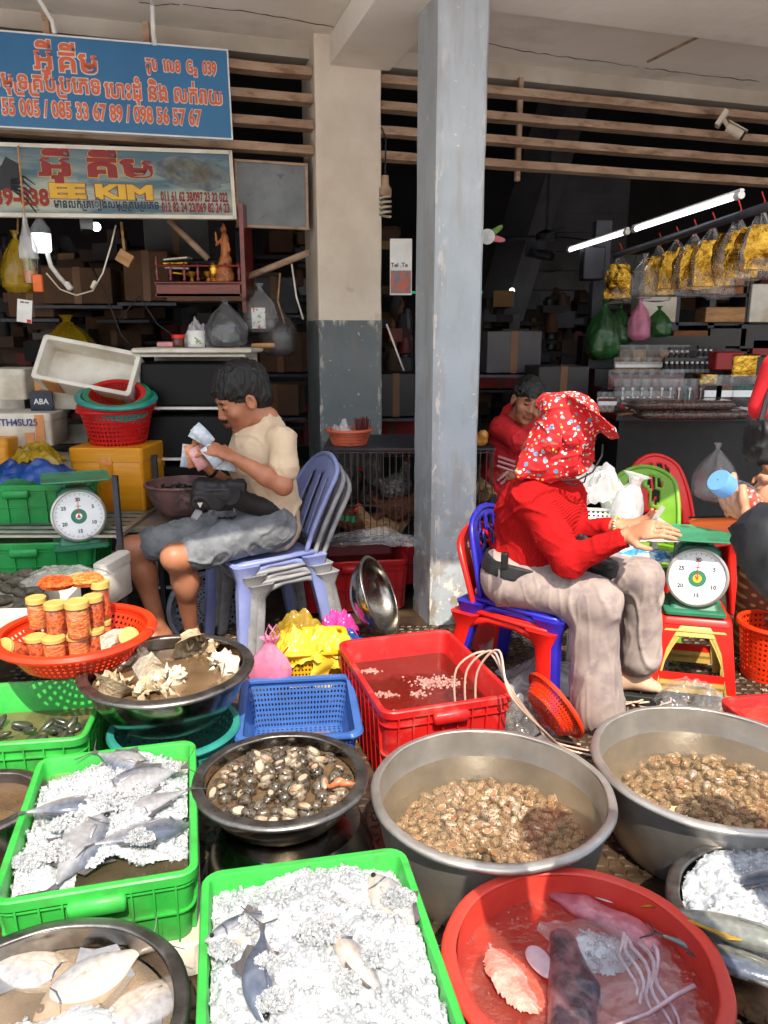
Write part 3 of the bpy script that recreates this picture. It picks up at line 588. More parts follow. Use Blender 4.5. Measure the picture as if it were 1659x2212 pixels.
# ================================================================ vessels
def rr(L, Wd, r, z, n=5):
    pts = []
    for cx, cy, a0 in ((L / 2 - r, -Wd / 2 + r, -90), (L / 2 - r, Wd / 2 - r, 0), (-L / 2 + r, Wd / 2 - r, 90), (-L / 2 + r, -Wd / 2 + r, 180)):
        for k in range(n + 1):
            a = R(a0 + 90 * k / n); pts.append((cx + r * math.cos(a), cy + r * math.sin(a), z))
    return pts
def bowl(label, c, Rr, z0, zr, rb, ms, cat='basin', name='basin', wall=.004, roll=.011, lip=.03, curve=2.0, n=72, rot=None, group=None):
    t = thing(name, label, cat, (c[0], c[1], z0), rot=rot, group=group); h = zr - z0; Ri = Rr - lip
    def pr(off):
        q = []
        for k in range(13):
            f = k / 12; q.append((rb + (Ri - rb) * (1 - (1 - f) ** curve) - off, max(off, h * f)))
        return q
    g = MB(); g.lathe([(.001, 0), (rb * .7, 0)] + pr(0) , n, 0); g.lathe(([(.001, wall), (rb * .7, wall)] + pr(wall))[::-1], n, 0)
    g.build('shell', ms[0], t, smooth=60)
    g = MB(); p = [(Ri - wall, h - .001)]
    for k in range(5): a = PI / 2 * k / 4; p.append((Ri + .006 - .006 * math.cos(a) - wall, h + .004 * math.sin(a)))
    p += [(Rr - roll, h + .002)]
    for k in range(9): a = PI * .5 - PI * 1.35 * k / 8; p.append((Rr - roll + roll * math.cos(a), h + .002 - roll * .8 + roll * .8 * math.sin(a)))
    p += [(Ri + .001, h - .004), (Ri - wall, h - .003)]
    g.lathe(p, n, 0, wob=lambda a, z: .002 * math.sin(3 * a + Rr * 40) + .001 * math.sin(11 * a)); g.build('rim', ms[1] if len(ms) > 1 else ms[0], t, smooth=60)
    return t
def water(label, c, r, z, m, name='water', n=56, sx=1, sy=1, rz=0):
    g = MB(); g.lathe([(.001, 0)] + [(r * k / 10, 0) for k in range(1, 11)], n, sx=sx, sy=sy)
    o = g.build(name, m, smooth=180, loc=(c[0], c[1], z)); o.rotation_euler.z = rz; return tag(o, label, 'water', kind='stuff')
def rwater(label, c, L, Wd, r, z, m, rz):
    g = MB(); g.add(rr(L, Wd, r, 0), [tuple(range(24))]); o = g.build('water', m, loc=(c[0], c[1], z)); o.rotation_euler.z = rz; return tag(o, label, 'water', kind='stuff')
M['w_murk'] = film('murky_brown_water', (.78, .66, .5), .42, S(150, 122, 92), .03, 1.0, .12, 30)
M['w_clear'] = film('shallow_brown_water', (.93, .86, .74), .16, S(172, 146, 116), .03, 1.0, .12, 22)
M['w_pinky'] = film('reddish_water', (.98, .7, .62), .24, S(214, 110, 92), .05, 1.3, 1., 34)
M['w_crate'] = film('brown_water_red_crate', (.7, .4, .32), .4, S(96, 46, 36), .03, 1.0, .2, 25)
def crate(label, c, L, Wd, H, z0, rz, m, cat='crate', wall=.005, r=.035, ribs=(5, 3), name='plastic_crate', open_h=True, group=None, tp=.94):
    t = thing(name, label, cat, (c[0], c[1], z0), rz, group); g = MB()
    o = lambda k, z, q=0: rr(L * k + q, Wd * k + q, r, z)
    g.loft([o(tp, 0), o(1, H - .03), rr(L + .02, Wd + .02, r + .01, H - .028), rr(L + .024, Wd + .024, r + .01, H - .004), rr(L + .018, Wd + .018, r + .01, H),
            rr(L - .012, Wd - .012, r - .008, H), rr(L - .018, Wd - .018, r - .01, H - .006), rr(L * tp - .02, Wd * tp - .02, r - .01, .012)], 0, True, True)
    g.build('box', m, t, smooth=40)
    g = MB()
    def rib_side(sx, axis, n, Ln, half):
        for k in range(n):
            f = -1 + 2 * (k + .5) / n if n > 1 else 0
            p = f * Ln / 2 * .92; q0 = half * tp; q1 = half
            v = []
            for (pp, zz, qq) in ((p, .0, q0), (p, H - .03, q1)):
                for dx, dq in ((-.0022, -.002), (.0022, -.002), (.0022, .011), (-.0022, .011)):
                    a = (pp + dx, (qq + dq) * sx); v.append((a[0], a[1], zz) if axis == 0 else (a[1], a[0], zz))
            g.add(v, [(0, 1, 2, 3), (4, 5, 6, 7), (0, 1, 5, 4), (1, 2, 6, 5), (2, 3, 7, 6), (3, 0, 4, 7)])
    for s_ in (-1, 1): rib_side(s_, 0, ribs[0] * 2, L, Wd / 2); rib_side(s_, 1, ribs[1] * 2, Wd, L / 2)
    for zz in (H * .42, H * .8):
        k = tp + (1 - tp) * zz / H; g.loft([rr(L * k - .004, Wd * k - .004, r, zz), rr(L * k + .02, Wd * k + .02, r + .01, zz), rr(L * k + .02, Wd * k + .02, r + .01, zz + .004), rr(L * k - .004, Wd * k - .004, r, zz + .004)], 0)
    g.build('rib_frame', m, t, smooth=0)
    for s_ in (-1, 1):
        h = MB(); h.box((0, s_ * (Wd / 2 + .012), H - .045), (min(.13, L * .32), .03, .045), b=.008); h.build('handle', m, t, smooth=60)
    return t
def lattice(g, path, z0, z1, k0, k1, nu, nv, gap=(2, 3), m=0, solid_rows=(0, 1)):
    """wall of open mesh following a closed outline, scaled k0 (bottom) to k1 (top)"""
    P = path; n = len(P)
    cum = [0]
    for i in range(n): cum.append(cum[-1] + math.dist(P[i], P[(i + 1) % n]))
    def at(u):
        d = u % 1.0 * cum[-1]; i = 0
        while i < n - 1 and cum[i + 1] < d: i += 1
        f = (d - cum[i]) / max(cum[i + 1] - cum[i], 1e-9); a, b = P[i], P[(i + 1) % n]; return (a[0] + (b[0] - a[0]) * f, a[1] + (b[1] - a[1]) * f)
    tab = [at(i / (2 * nu)) for i in range(2 * nu + 1)]
    def fn(u, v):
        x, y = tab[int(round(u * 2 * nu))]; i = int(round(u * 2 * nu)) % 2; k = k0 + (k1 - k0) * v; return (x * k, y * k, z0 + (z1 - z0) * v)
    g.grid(fn, 2 * nu, 2 * nv + 1, m, skip=lambda i, j: i % 2 == 1 and j % 2 == 1)
def sieve(label, c, Rr, h, z0, m, cat='basket', name='basket', k0=.78, nu=56, nv=5, rot=None, rz=0, group=None, solidm=.0022, holes_floor=True, rimr=.007, L=None, Wd=None, band=0.):
    t = thing(name, label, cat, (c[0], c[1], z0), rz=rz, rot=rot, group=group)
    path = [(Rr * math.cos(2 * PI * k / 64), Rr * math.sin(2 * PI * k / 64)) for k in range(64)] if L is None else [(x, y) for x, y, z in rr(L, Wd, .035, 0, 5)]
    g = MB(); lattice(g, path, .0, h - band, k0, 1 - (1 - k0) * band / h, nu, nv); g.build('mesh_wall', m, t, smooth=0, solid=solidm)
    g = MB()
    if L is None:
        nr = 8 if holes_floor else 2
        g.grid(lambda u, v: (max(.004, Rr * k0 * v) * math.cos(2 * PI * u), max(.004, Rr * k0 * v) * math.sin(2 * PI * u), .0), nu if holes_floor else 40, 2 * nr, skip=(lambda i, j: i % 2 == 1 and j % 2 == 1 and j > 3) if holes_floor else None)
    else:
        a, b = int(L / .011) | 1, int(Wd / .011) | 1
        g.grid(lambda u, v: (L * k0 * (u - .5), Wd * k0 * (v - .5), 0), a, b, skip=lambda i, j: i % 2 == 1 and j % 2 == 1)
    g.build('mesh_floor', m, t, smooth=0, solid=solidm)
    g = MB(); ring = [Vector((x, y, h)) for x, y in path]; rings = []
    n = len(ring)
    for i in range(n):
        tn = (ring[(i + 1) % n] - ring[i - 1]).normalized(); a = Vector((tn.y, -tn.x, 0)); rings.append([ring[i] + a * (q * rimr * 1.5) + Vector((0, 0, w_ * rimr)) for q, w_ in ((-1, -.6), (-1, .6), (0, 1), (1, .8), (1.5, -.6), (1.2, -1.6), (.8, -.6))])
    rings.append(rings[0]); g.loft(rings, 0)
    if band: g.loft([[(x, y, h - band) for x, y in [(p[0] * (1 - (1 - k0) * band / h), p[1] * (1 - (1 - k0) * band / h)) for p in path]], [(x, y, h) for x, y in path]], 0)
    g.build('rim', m, t, smooth=50, solid=.0 if not band else .001)
    return t
# ---------------------------------------------------------------- ice
M['ice'] = mat('crushed_ice', (.80, .83, .86), .16, col2=(.56, .61, .65), scale=11, lo=.36, hi=.66, bump=.6, bscale=150, bdist=.004, sss=0., coat=.25)
N_, L_, p_ = nodes(M['ice']); p_.inputs['Transmission Weight'].default_value = .3; p_.inputs['IOR'].default_value = 1.3; p_.inputs['Subsurface Weight'].default_value = .5; p_.inputs['Subsurface Radius'].default_value = (.02, .024, .028); p_.inputs['Subsurface Scale'].default_value = .6
M['icechip'] = film('ice_splinter', (.98, .99, 1.), .2, (.8, .83, .85), .06, 1.1, .3, 60)
M['icepink'] = mat('pink_tinted_ice', S(228, 164, 150), .3, col2=S(222, 128, 112), scale=18, bump=.8, bscale=110, bdist=.005)
def shard(g, c, s, rn, m=1):
    q = Euler((rn.uniform(0, 6), rn.uniform(0, 6), rn.uniform(0, 6))).to_matrix().to_4x4(); q.translation = c; a, b, d = s * rn.uniform(.6, 1.5), s * rn.uniform(.4, 1.), s * rn.uniform(.25, .7)
    v = [(-a, -b, -d), (a * rn.uniform(.4, 1), -b, -d * .6), (a, b * rn.uniform(.3, 1), -d), (-a * .6, b, -d), (-a * .7, -b * .6, d), (a * .6, -b * .7, d * rn.uniform(.5, 1)), (a * .5, b * .6, d), (-a * .5, b * .7, d * .7)]
    g.add(v, [(3, 2, 1, 0), (4, 5, 6, 7), (0, 1, 5, 4), (1, 2, 6, 5), (2, 3, 7, 6), (3, 0, 4, 7)], m, q)
def ice_heap(label, c, ax, ay, rz, hf, mask, nch=500, step=.0045, seed=1, z0=0., chips=.007, m0=None, cell=1.):
    """crushed ice: hf gives the smooth heap height at local x, y; mask says where there is ice"""
    g = MB(); nx, ny = int(2 * ax / step), int(2 * ay / step); H = {}
    def h(x, y):
        d, p = noise.voronoi(Vector((x * 85 / cell, y * 85 / cell, seed)))
        r1 = noise.noise(p[0] * 3.7 + Vector((seed, 0, 0))); r2 = noise.noise(p[0] * 5.1 + Vector((0, seed, 9)))
        d2, p2 = noise.voronoi(Vector((x * 190 / cell, y * 190 / cell, seed + 3)))
        sp = noise.noise(p2[0] * 4.3)
        return hf(x, y) + .0045 * cell * r1 + .0022 * cell * sp + r2 * (x * 85 - p[0].x) * .003 * cell + .03 * noise.noise(Vector((x * 9, y * 9, seed))) - .004 * d[0]
    vs = []; idx = {}; fs = []
    for j in range(ny + 1):
        for i in range(nx + 1):
            x = -ax + 2 * ax * i / nx; y = -ay + 2 * ay * j / ny
            if mask(x, y): idx[i, j] = len(vs); jx = noise.noise(Vector((x * 300, y * 300, 1))) * step * .5; vs.append((x + jx, y + jx, h(x, y)))
    for j in range(ny):
        for i in range(nx):
            q = [idx.get(k) for k in ((i, j), (i + 1, j), (i + 1, j + 1), (i, j + 1))]
            if None not in q: fs.append(tuple(q))
    g.add(vs, fs, 0); rn = random.Random(seed)
    for _ in range(nch):
        x, y = rn.uniform(-ax, ax), rn.uniform(-ay, ay)
        if mask(x, y): shard(g, (x, y, h(x, y) + .002), chips * rn.uniform(.3, 1.2), rn)
    o = g.build('crushed_ice', [m0 or M['ice'], M['icechip']], smooth=180 if m0 is None else 50, loc=(c[0], c[1], z0)); o.rotation_euler.z = rz; return tag(o, label, 'ice', kind='stuff'), h
# ---------------------------------------------------------------- crumpled bags
def bag(name, label, c, r, h, m, cat='bag', knot=True, seed=1, sx=1., sy=1., rot=(0, 0, 0), neck=.12, group=None, wr=1., amp=.16, base=.6, top_open=False, n=40):
    """a soft bag gathered at the top: folds run down from the neck"""
    g = MB(); prof = [(.02, 0), (base, .0), (.95, .1), (1.0, .28), (.9, .48), (.66, .66), (.36, .8), (neck, .9), (neck * 1.2, .95), (neck * 2.2, 1.02)] if not top_open else [(.02, 0), (base, 0), (.9, .12), (1., .4), (1., .7), (1.04, .9), (1.1, 1.)]
    rings = []
    for k in range(len(prof) * 3 - 2):
        i, f = k // 3, (k % 3) / 3; a = prof[i]; b = prof[min(i + 1, len(prof) - 1)]; q = a[0] + (b[0] - a[0]) * f; z = a[1] + (b[1] - a[1]) * f
        ring = []
        for j in range(n):
            t_ = 2 * PI * j / n; d = noise.noise(Vector((math.cos(t_) * 2.2 * wr, math.sin(t_) * 2.2 * wr, z * 1.5 + seed * 7))) * amp + abs(noise.noise(Vector((t_ * 3, z * 1.2 * wr, seed)))) * amp * .8 * (1 if z > .3 else .5) + noise.noise(Vector((math.cos(t_) * 7, math.sin(t_) * 7, z * 6 + seed))) * amp * .35
            rr_ = r * q * (1 + d) ; ring.append((rr_ * math.cos(t_) * sx, rr_ * math.sin(t_) * sy, h * z + r * amp * .3 * noise.noise(Vector((j * .7, z * 5, seed)))))
        rings.append(ring)
    g.loft(rings, 0, True, False); o = g.build(name, m, smooth=50, loc=c, rot=rot); return tag(o, label, cat, group)
def heap_sheet(name, label, c, ax, ay, h, m, seed=1, cat='bag', rot=(0, 0, 0), sc=9., group=None, n=44):
    """loose crumpled film lying in folds"""
    g = MB()
    def fn(u, v):
        x, y = (u - .5) * 2, (v - .5) * 2; e = max(0, 1 - (x * x + y * y) * .8); k = noise.noise(Vector((x * 1.6 + seed, y * 1.6, seed))); d, p = noise.voronoi(Vector((x * sc * .3, y * sc * .3, seed))); rg = (d[1] - d[0])
        return (x * ax * (1 + .25 * noise.noise(Vector((y * 3, seed, 0)))), y * ay * (1 + .25 * noise.noise(Vector((x * 3, seed, 5)))), h * (e ** .7) * (.75 + .5 * k) + h * .16 * rg * (.3 + e) + h * .12 * noise.noise(Vector((x * 6, y * 6, seed))))
    g.grid(fn, n, n); o = g.build(name, m, smooth=28, loc=c, rot=rot); return tag(o, label, cat, group)
# ---------------------------------------------------------------- fish
M['silver'] = mat('silver_fish_skin', S(160, 160, 162), .25, metal=.2, col2=S(112, 116, 124), scale=9, coat=.6, bump=.2, bscale=150, bdist=.002)
M['fishback'] = mat('dark_fish_skin', S(92, 100, 116), .25, metal=.2, col2=S(60, 66, 80), scale=7, coat=.6, bump=.2, bscale=140, bdist=.002)
M['fin'] = mat('fish_fin', S(96, 92, 92), .4, col2=S(60, 58, 60), scale=8, stretch=(1, 8, 1)); M['finy'] = mat('yellow_fin', S(196, 160, 50), .4, col2=S(150, 110, 30), scale=10)
M['belly'] = mat('pale_fish_skin', S(206, 192, 178), .3, col2=S(200, 160, 150), scale=8, coat=.6)
FSK = {}
def fishskin(mid, back, belly):
    if (mid, back, belly) in FSK: return FSK[mid, back, belly]
    m = M[mid].copy(); m.name = 'fish_skin_' + back; N, L, p = nodes(m); tc = N.new('ShaderNodeTexCoord'); sp = N.new('ShaderNodeSeparateXYZ'); L.new(tc.outputs['Generated'], sp.inputs[0]); nz = N.new('ShaderNodeTexNoise'); nz.inputs['Scale'].default_value = 14; L.new(tc.outputs['Generated'], nz.inputs['Vector'])
    ad = N.new('ShaderNodeMath'); ad.operation = 'MULTIPLY_ADD'; ad.inputs[1].default_value = .22; L.new(nz.outputs['Fac'], ad.inputs[0]); L.new(sp.outputs[1], ad.inputs[2]); cr = N.new('ShaderNodeValToRGB'); L.new(ad.outputs[0], cr.inputs[0])
    cb = lambda k: M[k].node_tree.nodes['Principled BSDF'].inputs['Base Color'].links[0].from_node.inputs[6].default_value[:]
    e = cr.color_ramp.elements; e[0].position = .3; e[0].color = cb(belly); e[1].position = .92; e[1].color = cb(back); q = e.new(.6); q.color = cb(mid)
    ov = N.new('ShaderNodeMix'); ov.data_type = 'RGBA'; ov.blend_type = 'MULTIPLY'; ov.inputs[0].default_value = .8; n2 = N.new('ShaderNodeTexNoise'); n2.inputs['Scale'].default_value = 60; L.new(tc.outputs['Object'], n2.inputs['Vector']); mr = N.new('ShaderNodeMapRange'); mr.inputs[1].default_value = .3; mr.inputs[2].default_value = .7; mr.inputs[3].default_value = .62; mr.inputs[4].default_value = 1.1; L.new(n2.outputs['Fac'], mr.inputs[0])
    L.new(cr.outputs[0], ov.inputs[6]); L.new(mr.outputs[0], ov.inputs[7]); L.new(ov.outputs[2], p.inputs['Base Color']); FSK[mid, back, belly] = m; return m
def fish(label, loc, rot, L, Hh, T, fin='fin', mid='silver', back='fishback', cat='fish', group=None, fork=1., belly=None):
    t = thing('fish', label, cat, loc, rot=rot, group=group); rings = []; n = 16
    prof = [(0, .02), (.03, .18), (.08, .38), (.16, .62), (.26, .86), (.38, 1.), (.52, .97), (.66, .76), (.78, .46), (.88, .2), (.94, .11), (1., .10)]
    g = MB()
    for k, (u, w_) in enumerate(prof):
        rings.append([(L * (u - .5), Hh / 2 * w_ * math.cos(2 * PI * j / n), T / 2 * (w_ ** .8) * math.sin(2 * PI * j / n)) for j in range(n)])
    g.loft(rings, 0, True, True)
    g.build('body', fishskin(mid, back, belly or 'belly'), t, smooth=180, sub=1)
    f = MB(); f.tube([(-L * .30, Hh * .27, T * .30), (-L * .275, Hh * .1, T * .43), (-L * .275, -Hh * .1, T * .43), (-L * .31, -Hh * .25, T * .30)], [.001, .0022, .0022, .001], 5); f.build('gill_slit', M['fishback'], t, smooth=180)
    f = MB(); x0 = L * .5; s_ = Hh * .5 * fork
    f.add([(x0 - .012, .0, .002), (x0 + .02, Hh * .09, 0), (x0 + s_ * .9, s_ * 1.0, 0), (x0 + s_ * .4, s_ * .25, 0), (x0 + s_ * .32, 0, 0), (x0 + s_ * .4, -s_ * .25, 0), (x0 + s_ * .9, -s_ * 1.0, 0), (x0 + .02, -Hh * .09, 0)], [(0, 1, 2, 3, 4), (0, 4, 5, 6, 7)]); f.build('tail_fin', M[fin], t, solid=.003, smooth=0)
    for sg in (1, -1):
        f = MB(); f.add([(-L * .05, sg * Hh * .48, 0), (L * .04, sg * Hh * .72, 0), (L * .12, sg * Hh * .52, 0), (L * .3, sg * Hh * .36, 0), (L * .3, sg * Hh * .2, 0), (0, sg * Hh * .3, 0)], [(0, 1, 2, 3, 4, 5)]); f.build('dorsal_fin' if sg > 0 else 'anal_fin', M[fin], t, solid=.003, smooth=0)
    f = MB(); f.tube([(-L * .24, 0, T * .40), (-L * .14, Hh * .03, T * .5), (-L * .02, Hh * .1, T * .49)], [.003, Hh * .05, .002], 6, flat=.25); f.build('side_fin', M[mid], t, smooth=180)
    e = MB(); e.ball((-L * .42, Hh * .05, T * .24), (Hh * .07, Hh * .07, .006), 6); e.build('eye', M['blackpl'], t)
    return t
# ---------------------------------------------------------------- shells
def spiral(turns=3.2, seg=14, nr=8, k=.17, r0=.50, flare=1.25, z=1.05, spikes=0., ridge=0., seed=0):
    """helical whorls; returns verts and faces, apex at the origin, unit-ish size, aperture last"""
    vs, fs = [], []; N_ = int(turns * seg)
    for i in range(N_ + 1):
        a = 2 * PI * i / seg; e = math.exp(k * (a - turns * 2 * PI)); fl = flare if i > N_ - 3 else 1
        cx, cy, cz = .42 * e * math.cos(a), .42 * e * math.sin(a), -z * e
        for j in range(nr):
            b = 2 * PI * j / nr; rad = r0 * e * fl
            if ridge: rad *= 1 + ridge * math.sin(a * 5 + seed)
            if spikes and (j in (0, 1, nr - 1, 6)) and i % 3 == 0: rad *= 1 + spikes * (.6 + .8 * abs(noise.noise(Vector((i, j, seed)))))
            q = rad * math.cos(b); vs.append((cx + q * math.cos(a), cy + q * math.sin(a), cz + rad * 1.15 * math.sin(b)))
        if i:
            for j in range(nr): fs.append(((i - 1) * nr + j, (i - 1) * nr + (j + 1) % nr, i * nr + (j + 1) % nr, i * nr + j))
    ap = tuple(N_ * nr + j for j in range(nr)); return vs, fs, ap
def shell_mesh(name, mats, size, **kw):
    g = MB(); vs, fs, ap = spiral(**kw); zs = [v[2] for v in vs]; zm = (min(zs) + max(zs)) / 2
    vs = [(v[0] * size, v[1] * size, (v[2] - zm) * size) for v in vs]; g.add(vs, fs, 0); g.f.append(ap); g.m.append(1)
    me = bpy.data.meshes.new(name); me.from_pydata(g.v, [], g.f)
    for q in mats: me.materials.append(q)
    me.polygons.foreach_set('material_index', g.m); me.polygons.foreach_set('use_smooth', [True] * len(g.f)); me.update(); return me
def egg_shell(name, mats, L_, fat=.62, seed=0, n=18, ap=.34, wh=4, rib=0.):
    """smooth ovate sea snail: stepped spire, swollen last whorl, oval mouth"""
    g = MB(); prof = []
    for k in range(26):
        f = k / 25; r = fat * .5 * (math.sin(PI * min(1, f * .93 + .03)) ** (.62 if f > .55 else 1.05)) * (1 - .12 * (f < .6)); st_ = .10 * (1 - f) * abs(math.sin(PI * wh * (f ** .6) + .4)); prof.append((max(.002, r * (1 - st_ * 1.6) + (.0 if f < .6 else .02 * math.sin(f * 9))) * L_, (.5 - f) * L_))
    g.lathe(prof[::-1], n, 0, wob=lambda a, z: L_ * (.012 * math.sin(a * 2 + z / L_ * 9 + seed) + rib * math.sin(a * 16)), cap0=True, cap1=True)
    D = Matrix.Translation((fat * L_ * .40, 0, -.17 * L_)) @ Matrix.Rotation(R(90), 4, 'Y') @ Matrix.Rotation(R(14), 4, 'Z')
    a_, b_ = L_ * ap * .9, L_ * ap * .52; rg = [[(a_ * s_ * math.cos(2 * PI * j / 16), b_ * s_ * math.sin(2 * PI * j / 16), z_ * L_) for j in range(16)] for s_, z_ in ((1.12, -.05), (1.1, .10), (.94, .125), (.8, .10), (.55, .085))]
    g.loft(rg, 0, False, False, M=D); q = len(g.v); g.add([D @ Vector((a_ * .8 * math.cos(2 * PI * j / 16), b_ * .8 * math.sin(2 * PI * j / 16), .098 * L_)) for j in range(16)], [tuple(range(16))], 1)
    me = bpy.data.meshes.new(name); me.from_pydata([tuple(v) for v in g.v], [], g.f)
    for q in mats: me.materials.append(q)
    me.polygons.foreach_set('material_index', g.m); me.polygons.foreach_set('use_smooth', [True] * len(g.f)); me.update(); return me
def spotted(name, base, spot, sc=1., rough=.3):
    m = mat(name, base, rough, col2=tuple(c * .7 for c in base), scale=30, coat=.4); N, L, p = nodes(m); tc = N.new('ShaderNodeTexCoord'); v = N.new('ShaderNodeTexVoronoi'); v.inputs['Scale'].default_value = sc
    L.new(tc.outputs['Object'], v.inputs['Vector']); r = N.new('ShaderNodeMapRange'); r.inputs[1].default_value = .32; r.inputs[2].default_value = .44; r.inputs[3].default_value = 1; r.inputs[4].default_value = 0
    L.new(v.outputs['Distance'], r.inputs[0]); q = N.new('ShaderNodeMix'); q.data_type = 'RGBA'; last = p.inputs['Base Color'].links[0].from_socket
    oi = N.new('ShaderNodeObjectInfo'); hs = N.new('ShaderNodeHueSaturation'); mr = N.new('ShaderNodeMapRange'); mr.inputs[3].default_value = .75; mr.inputs[4].default_value = 1.15; L.new(oi.outputs['Random'], mr.inputs[0]); L.new(mr.outputs[0], hs.inputs['Value'])
    L.new(r.outputs[0], q.inputs[0]); L.new(last, q.inputs[6]); q.inputs[7].default_value = (*spot, 1); L.new(q.outputs[2], hs.inputs['Color']); L.new(hs.outputs[0], p.inputs['Base Color']); return m
M['baby'] = spotted('spotted_snail', S(190, 170, 144), S(96, 64, 44), 190); M['babya'] = mat('snail_aperture', S(176, 124, 86), .4)
M['turb'] = spotted('turban_snail', S(92, 80, 64), S(30, 27, 25), 110, .35); M['turba'] = mat('turban_opening', S(186, 168, 142), .35)
M['turbl'] = spotted('pale_turban', S(150, 134, 112), S(90, 66, 48), 80, .4); M['turbo'] = mat('operculum', S(150, 104, 68), .35, col2=S(196, 176, 150), scale=60)
M['murex'] = mat('murex_shell', S(212, 194, 160), .7, col2=S(150, 124, 92), scale=14, bump=1., bscale=55, bdist=.01, dirt=S(96, 80, 56), dscale=9, dirt_amt=.6); M['murexw'] = mat('murex_white', S(232, 224, 208), .6, col2=S(190, 176, 150), scale=16, bump=1., bscale=60, bdist=.008)
BAB = [egg_shell('sea_snail', [M['baby'], M['babya']], .042, .66, 1), egg_shell('sea_snail', [M['baby'], M['babya']], .038, .7, 2), egg_shell('sea_snail', [M['baby'], M['babya']], .045, .62, 3)]
def put(me, name, loc, rot, s_, label, cat, group):
    o = bpy.data.objects.new(name, me); C.objects.link(o); o.location = loc; o.rotation_euler = rot; o.scale = (s_, s_, s_); return tag(o, label, cat, group)
REST = MB()
def snail_fill(c, rad, zt, n, label, group, seed, sunk, rest=220, cy=0.):
    rn = random.Random(seed); pts = []; tries = 0; d0 = .030
    while len(pts) < n + rest and tries < 60000:
        tries += 1; a = rn.uniform(0, 2 * PI); r = rad * math.sqrt(rn.random()); x, y = r * math.cos(a), r * math.sin(a) * .92 + cy; lay = 1 if len(pts) >= n else 0
        dd = d0 * (.8 if lay else 1 - .06 * min(3, tries / 15000))
        if all((x - p[0]) ** 2 + (y - p[1]) ** 2 > dd * dd for p in pts if p[2] == lay): pts.append((x, y, lay))
        elif tries > 30000 and not lay: n = len(pts)
    for k, (x, y, lay) in enumerate(pts):
        z = zt(x, y) - .012 - (.02 if lay else 0) + rn.uniform(-.005, .006); rot = (R(90) + rn.uniform(-.4, .4), rn.uniform(0, 6.3), rn.uniform(0, 6.3)); me = BAB[rn.randrange(3)]
        if not lay: put(me, 'sea_snail', (c[0] + x, c[1] + y, z), rot, rn.uniform(.85, 1.15), label, 'snail', group)
        else:
            q = Matrix.LocRotScale(Vector((c[0] + x, c[1] + y, z)), Euler(rot), None)
            REST.add([v.co for v in me.vertices], [tuple(p.vertices) for p in me.polygons], 0, q)
    return len([p for p in pts if not p[2]])
# ================================================================ the near row
B1 = (.31, 1.99); B2 = (1.012, 2.14)
bowl('large cast aluminium basin of spotted snails in the middle of the front row', B1, .352, 0, .27, .27, [M['alu'], M['alu']], roll=.013, lip=.022, wall=.005)
n1 = snail_fill(B1, .262, lambda x, y: .158 + .032 * (1 - (x * x + y * y) / .07), 185, 'spotted brown and cream sea snail heaped in the middle aluminium basin', 'spotted snails in the middle basin', 3, 0, cy=-.035)
water('shallow cloudy water over the snails in the middle aluminium basin', B1, .322, .185, M['w_clear'])
bowl('large cast aluminium basin of spotted snails at the right edge', B2, .365, 0, .27, .28, [M['alu'], M['alu']], roll=.013, lip=.022, wall=.005)
n2 = snail_fill(B2, .275, lambda x, y: .158 + .03 * (1 - (x * x + y * y) / .075), 300 - n1, 'spotted brown and cream sea snail heaped in the right aluminium basin', 'spotted snails in the right basin', 8, 0, cy=-.03)
water('shallow cloudy water over the snails in the right aluminium basin', B2, .335, .185, M['w_clear'])
tag(REST.build('sea_snail_pile', [M['baby']], smooth=180), 'lower layers of spotted sea snails filling both aluminium basins', 'snails', kind='stuff')
# turban snail bowl on an upturned basin
B3 = (-.30, 2.01)
bowl('upturned steel basin under the bowl of dark turban snails', (B3[0] + .03, B3[1] - .02), .27, .17, .34, .2, [M['stain'], M['stain_rim']], roll=.008, lip=.02, rot=(PI, 0, 0))
bowl('steel bowl of dark turban snails standing on an upturned basin', B3, .257, .172, .3, .15, [M['stain'], M['stain_rim']], lip=.034, cat='bowl', name='bowl', curve=2.4)
water('brown water around the turban snails', B3, .214, .268, M['w_murk'])
TUR = [egg_shell('turban_snail', [M['turb'], M['turba']], .052, .86, 1, ap=.46, rib=.012), egg_shell('turban_snail', [M['turb'], M['turbo']], .05, .9, 2, ap=.46, rib=.01), egg_shell('turban_snail', [M['turbl'], M['turbo']], .046, .98, 3, ap=.5, rib=.014), egg_shell('turban_snail', [M['turbl'], M['turba']], .045, .98, 4, ap=.5, rib=.014)]
rn = random.Random(21); pts = []
for _ in range(9000):
    a = rn.uniform(0, 2 * PI); r = .193 * math.sqrt(rn.random()); x, y = r * math.cos(a), r * math.sin(a)
    if all((x - p[0]) ** 2 + (y - p[1]) ** 2 > .036 ** 2 for p in pts): pts.append((x, y))
KN = [('dark mottled turban snail with its pale mouth showing in the steel bowl', 0), ('dark mottled turban snail showing its tan trapdoor in the steel bowl', 1), ('pale striped turban snail showing its tan trapdoor in the steel bowl', 2), ('pale striped turban snail with its white mouth showing in the steel bowl', 3)]
for (x, y) in pts:
    k = rn.choice((0, 0, 0, 0, 0, 1, 1, 1, 1, 1, 2, 3)); up = k in (2, 3) or rn.random() < .06; rot = (R(90) + rn.uniform(-.6, .6), rn.uniform(0, 6.3), rn.uniform(0, 6.3))
    if up: rot = (rn.uniform(-.3, .3), R(-90) + rn.uniform(-.7, .7), rn.uniform(0, 6.3))
    put(TUR[k], 'turban_snail', (B3[0] + x, B3[1] + y, .262 + .022 * (1 - (x * x + y * y) / .037) + rn.uniform(-.004, .006)), rot, rn.uniform(.8, 1.15), KN[k][0], 'snail', 'turban snails in the steel bowl')
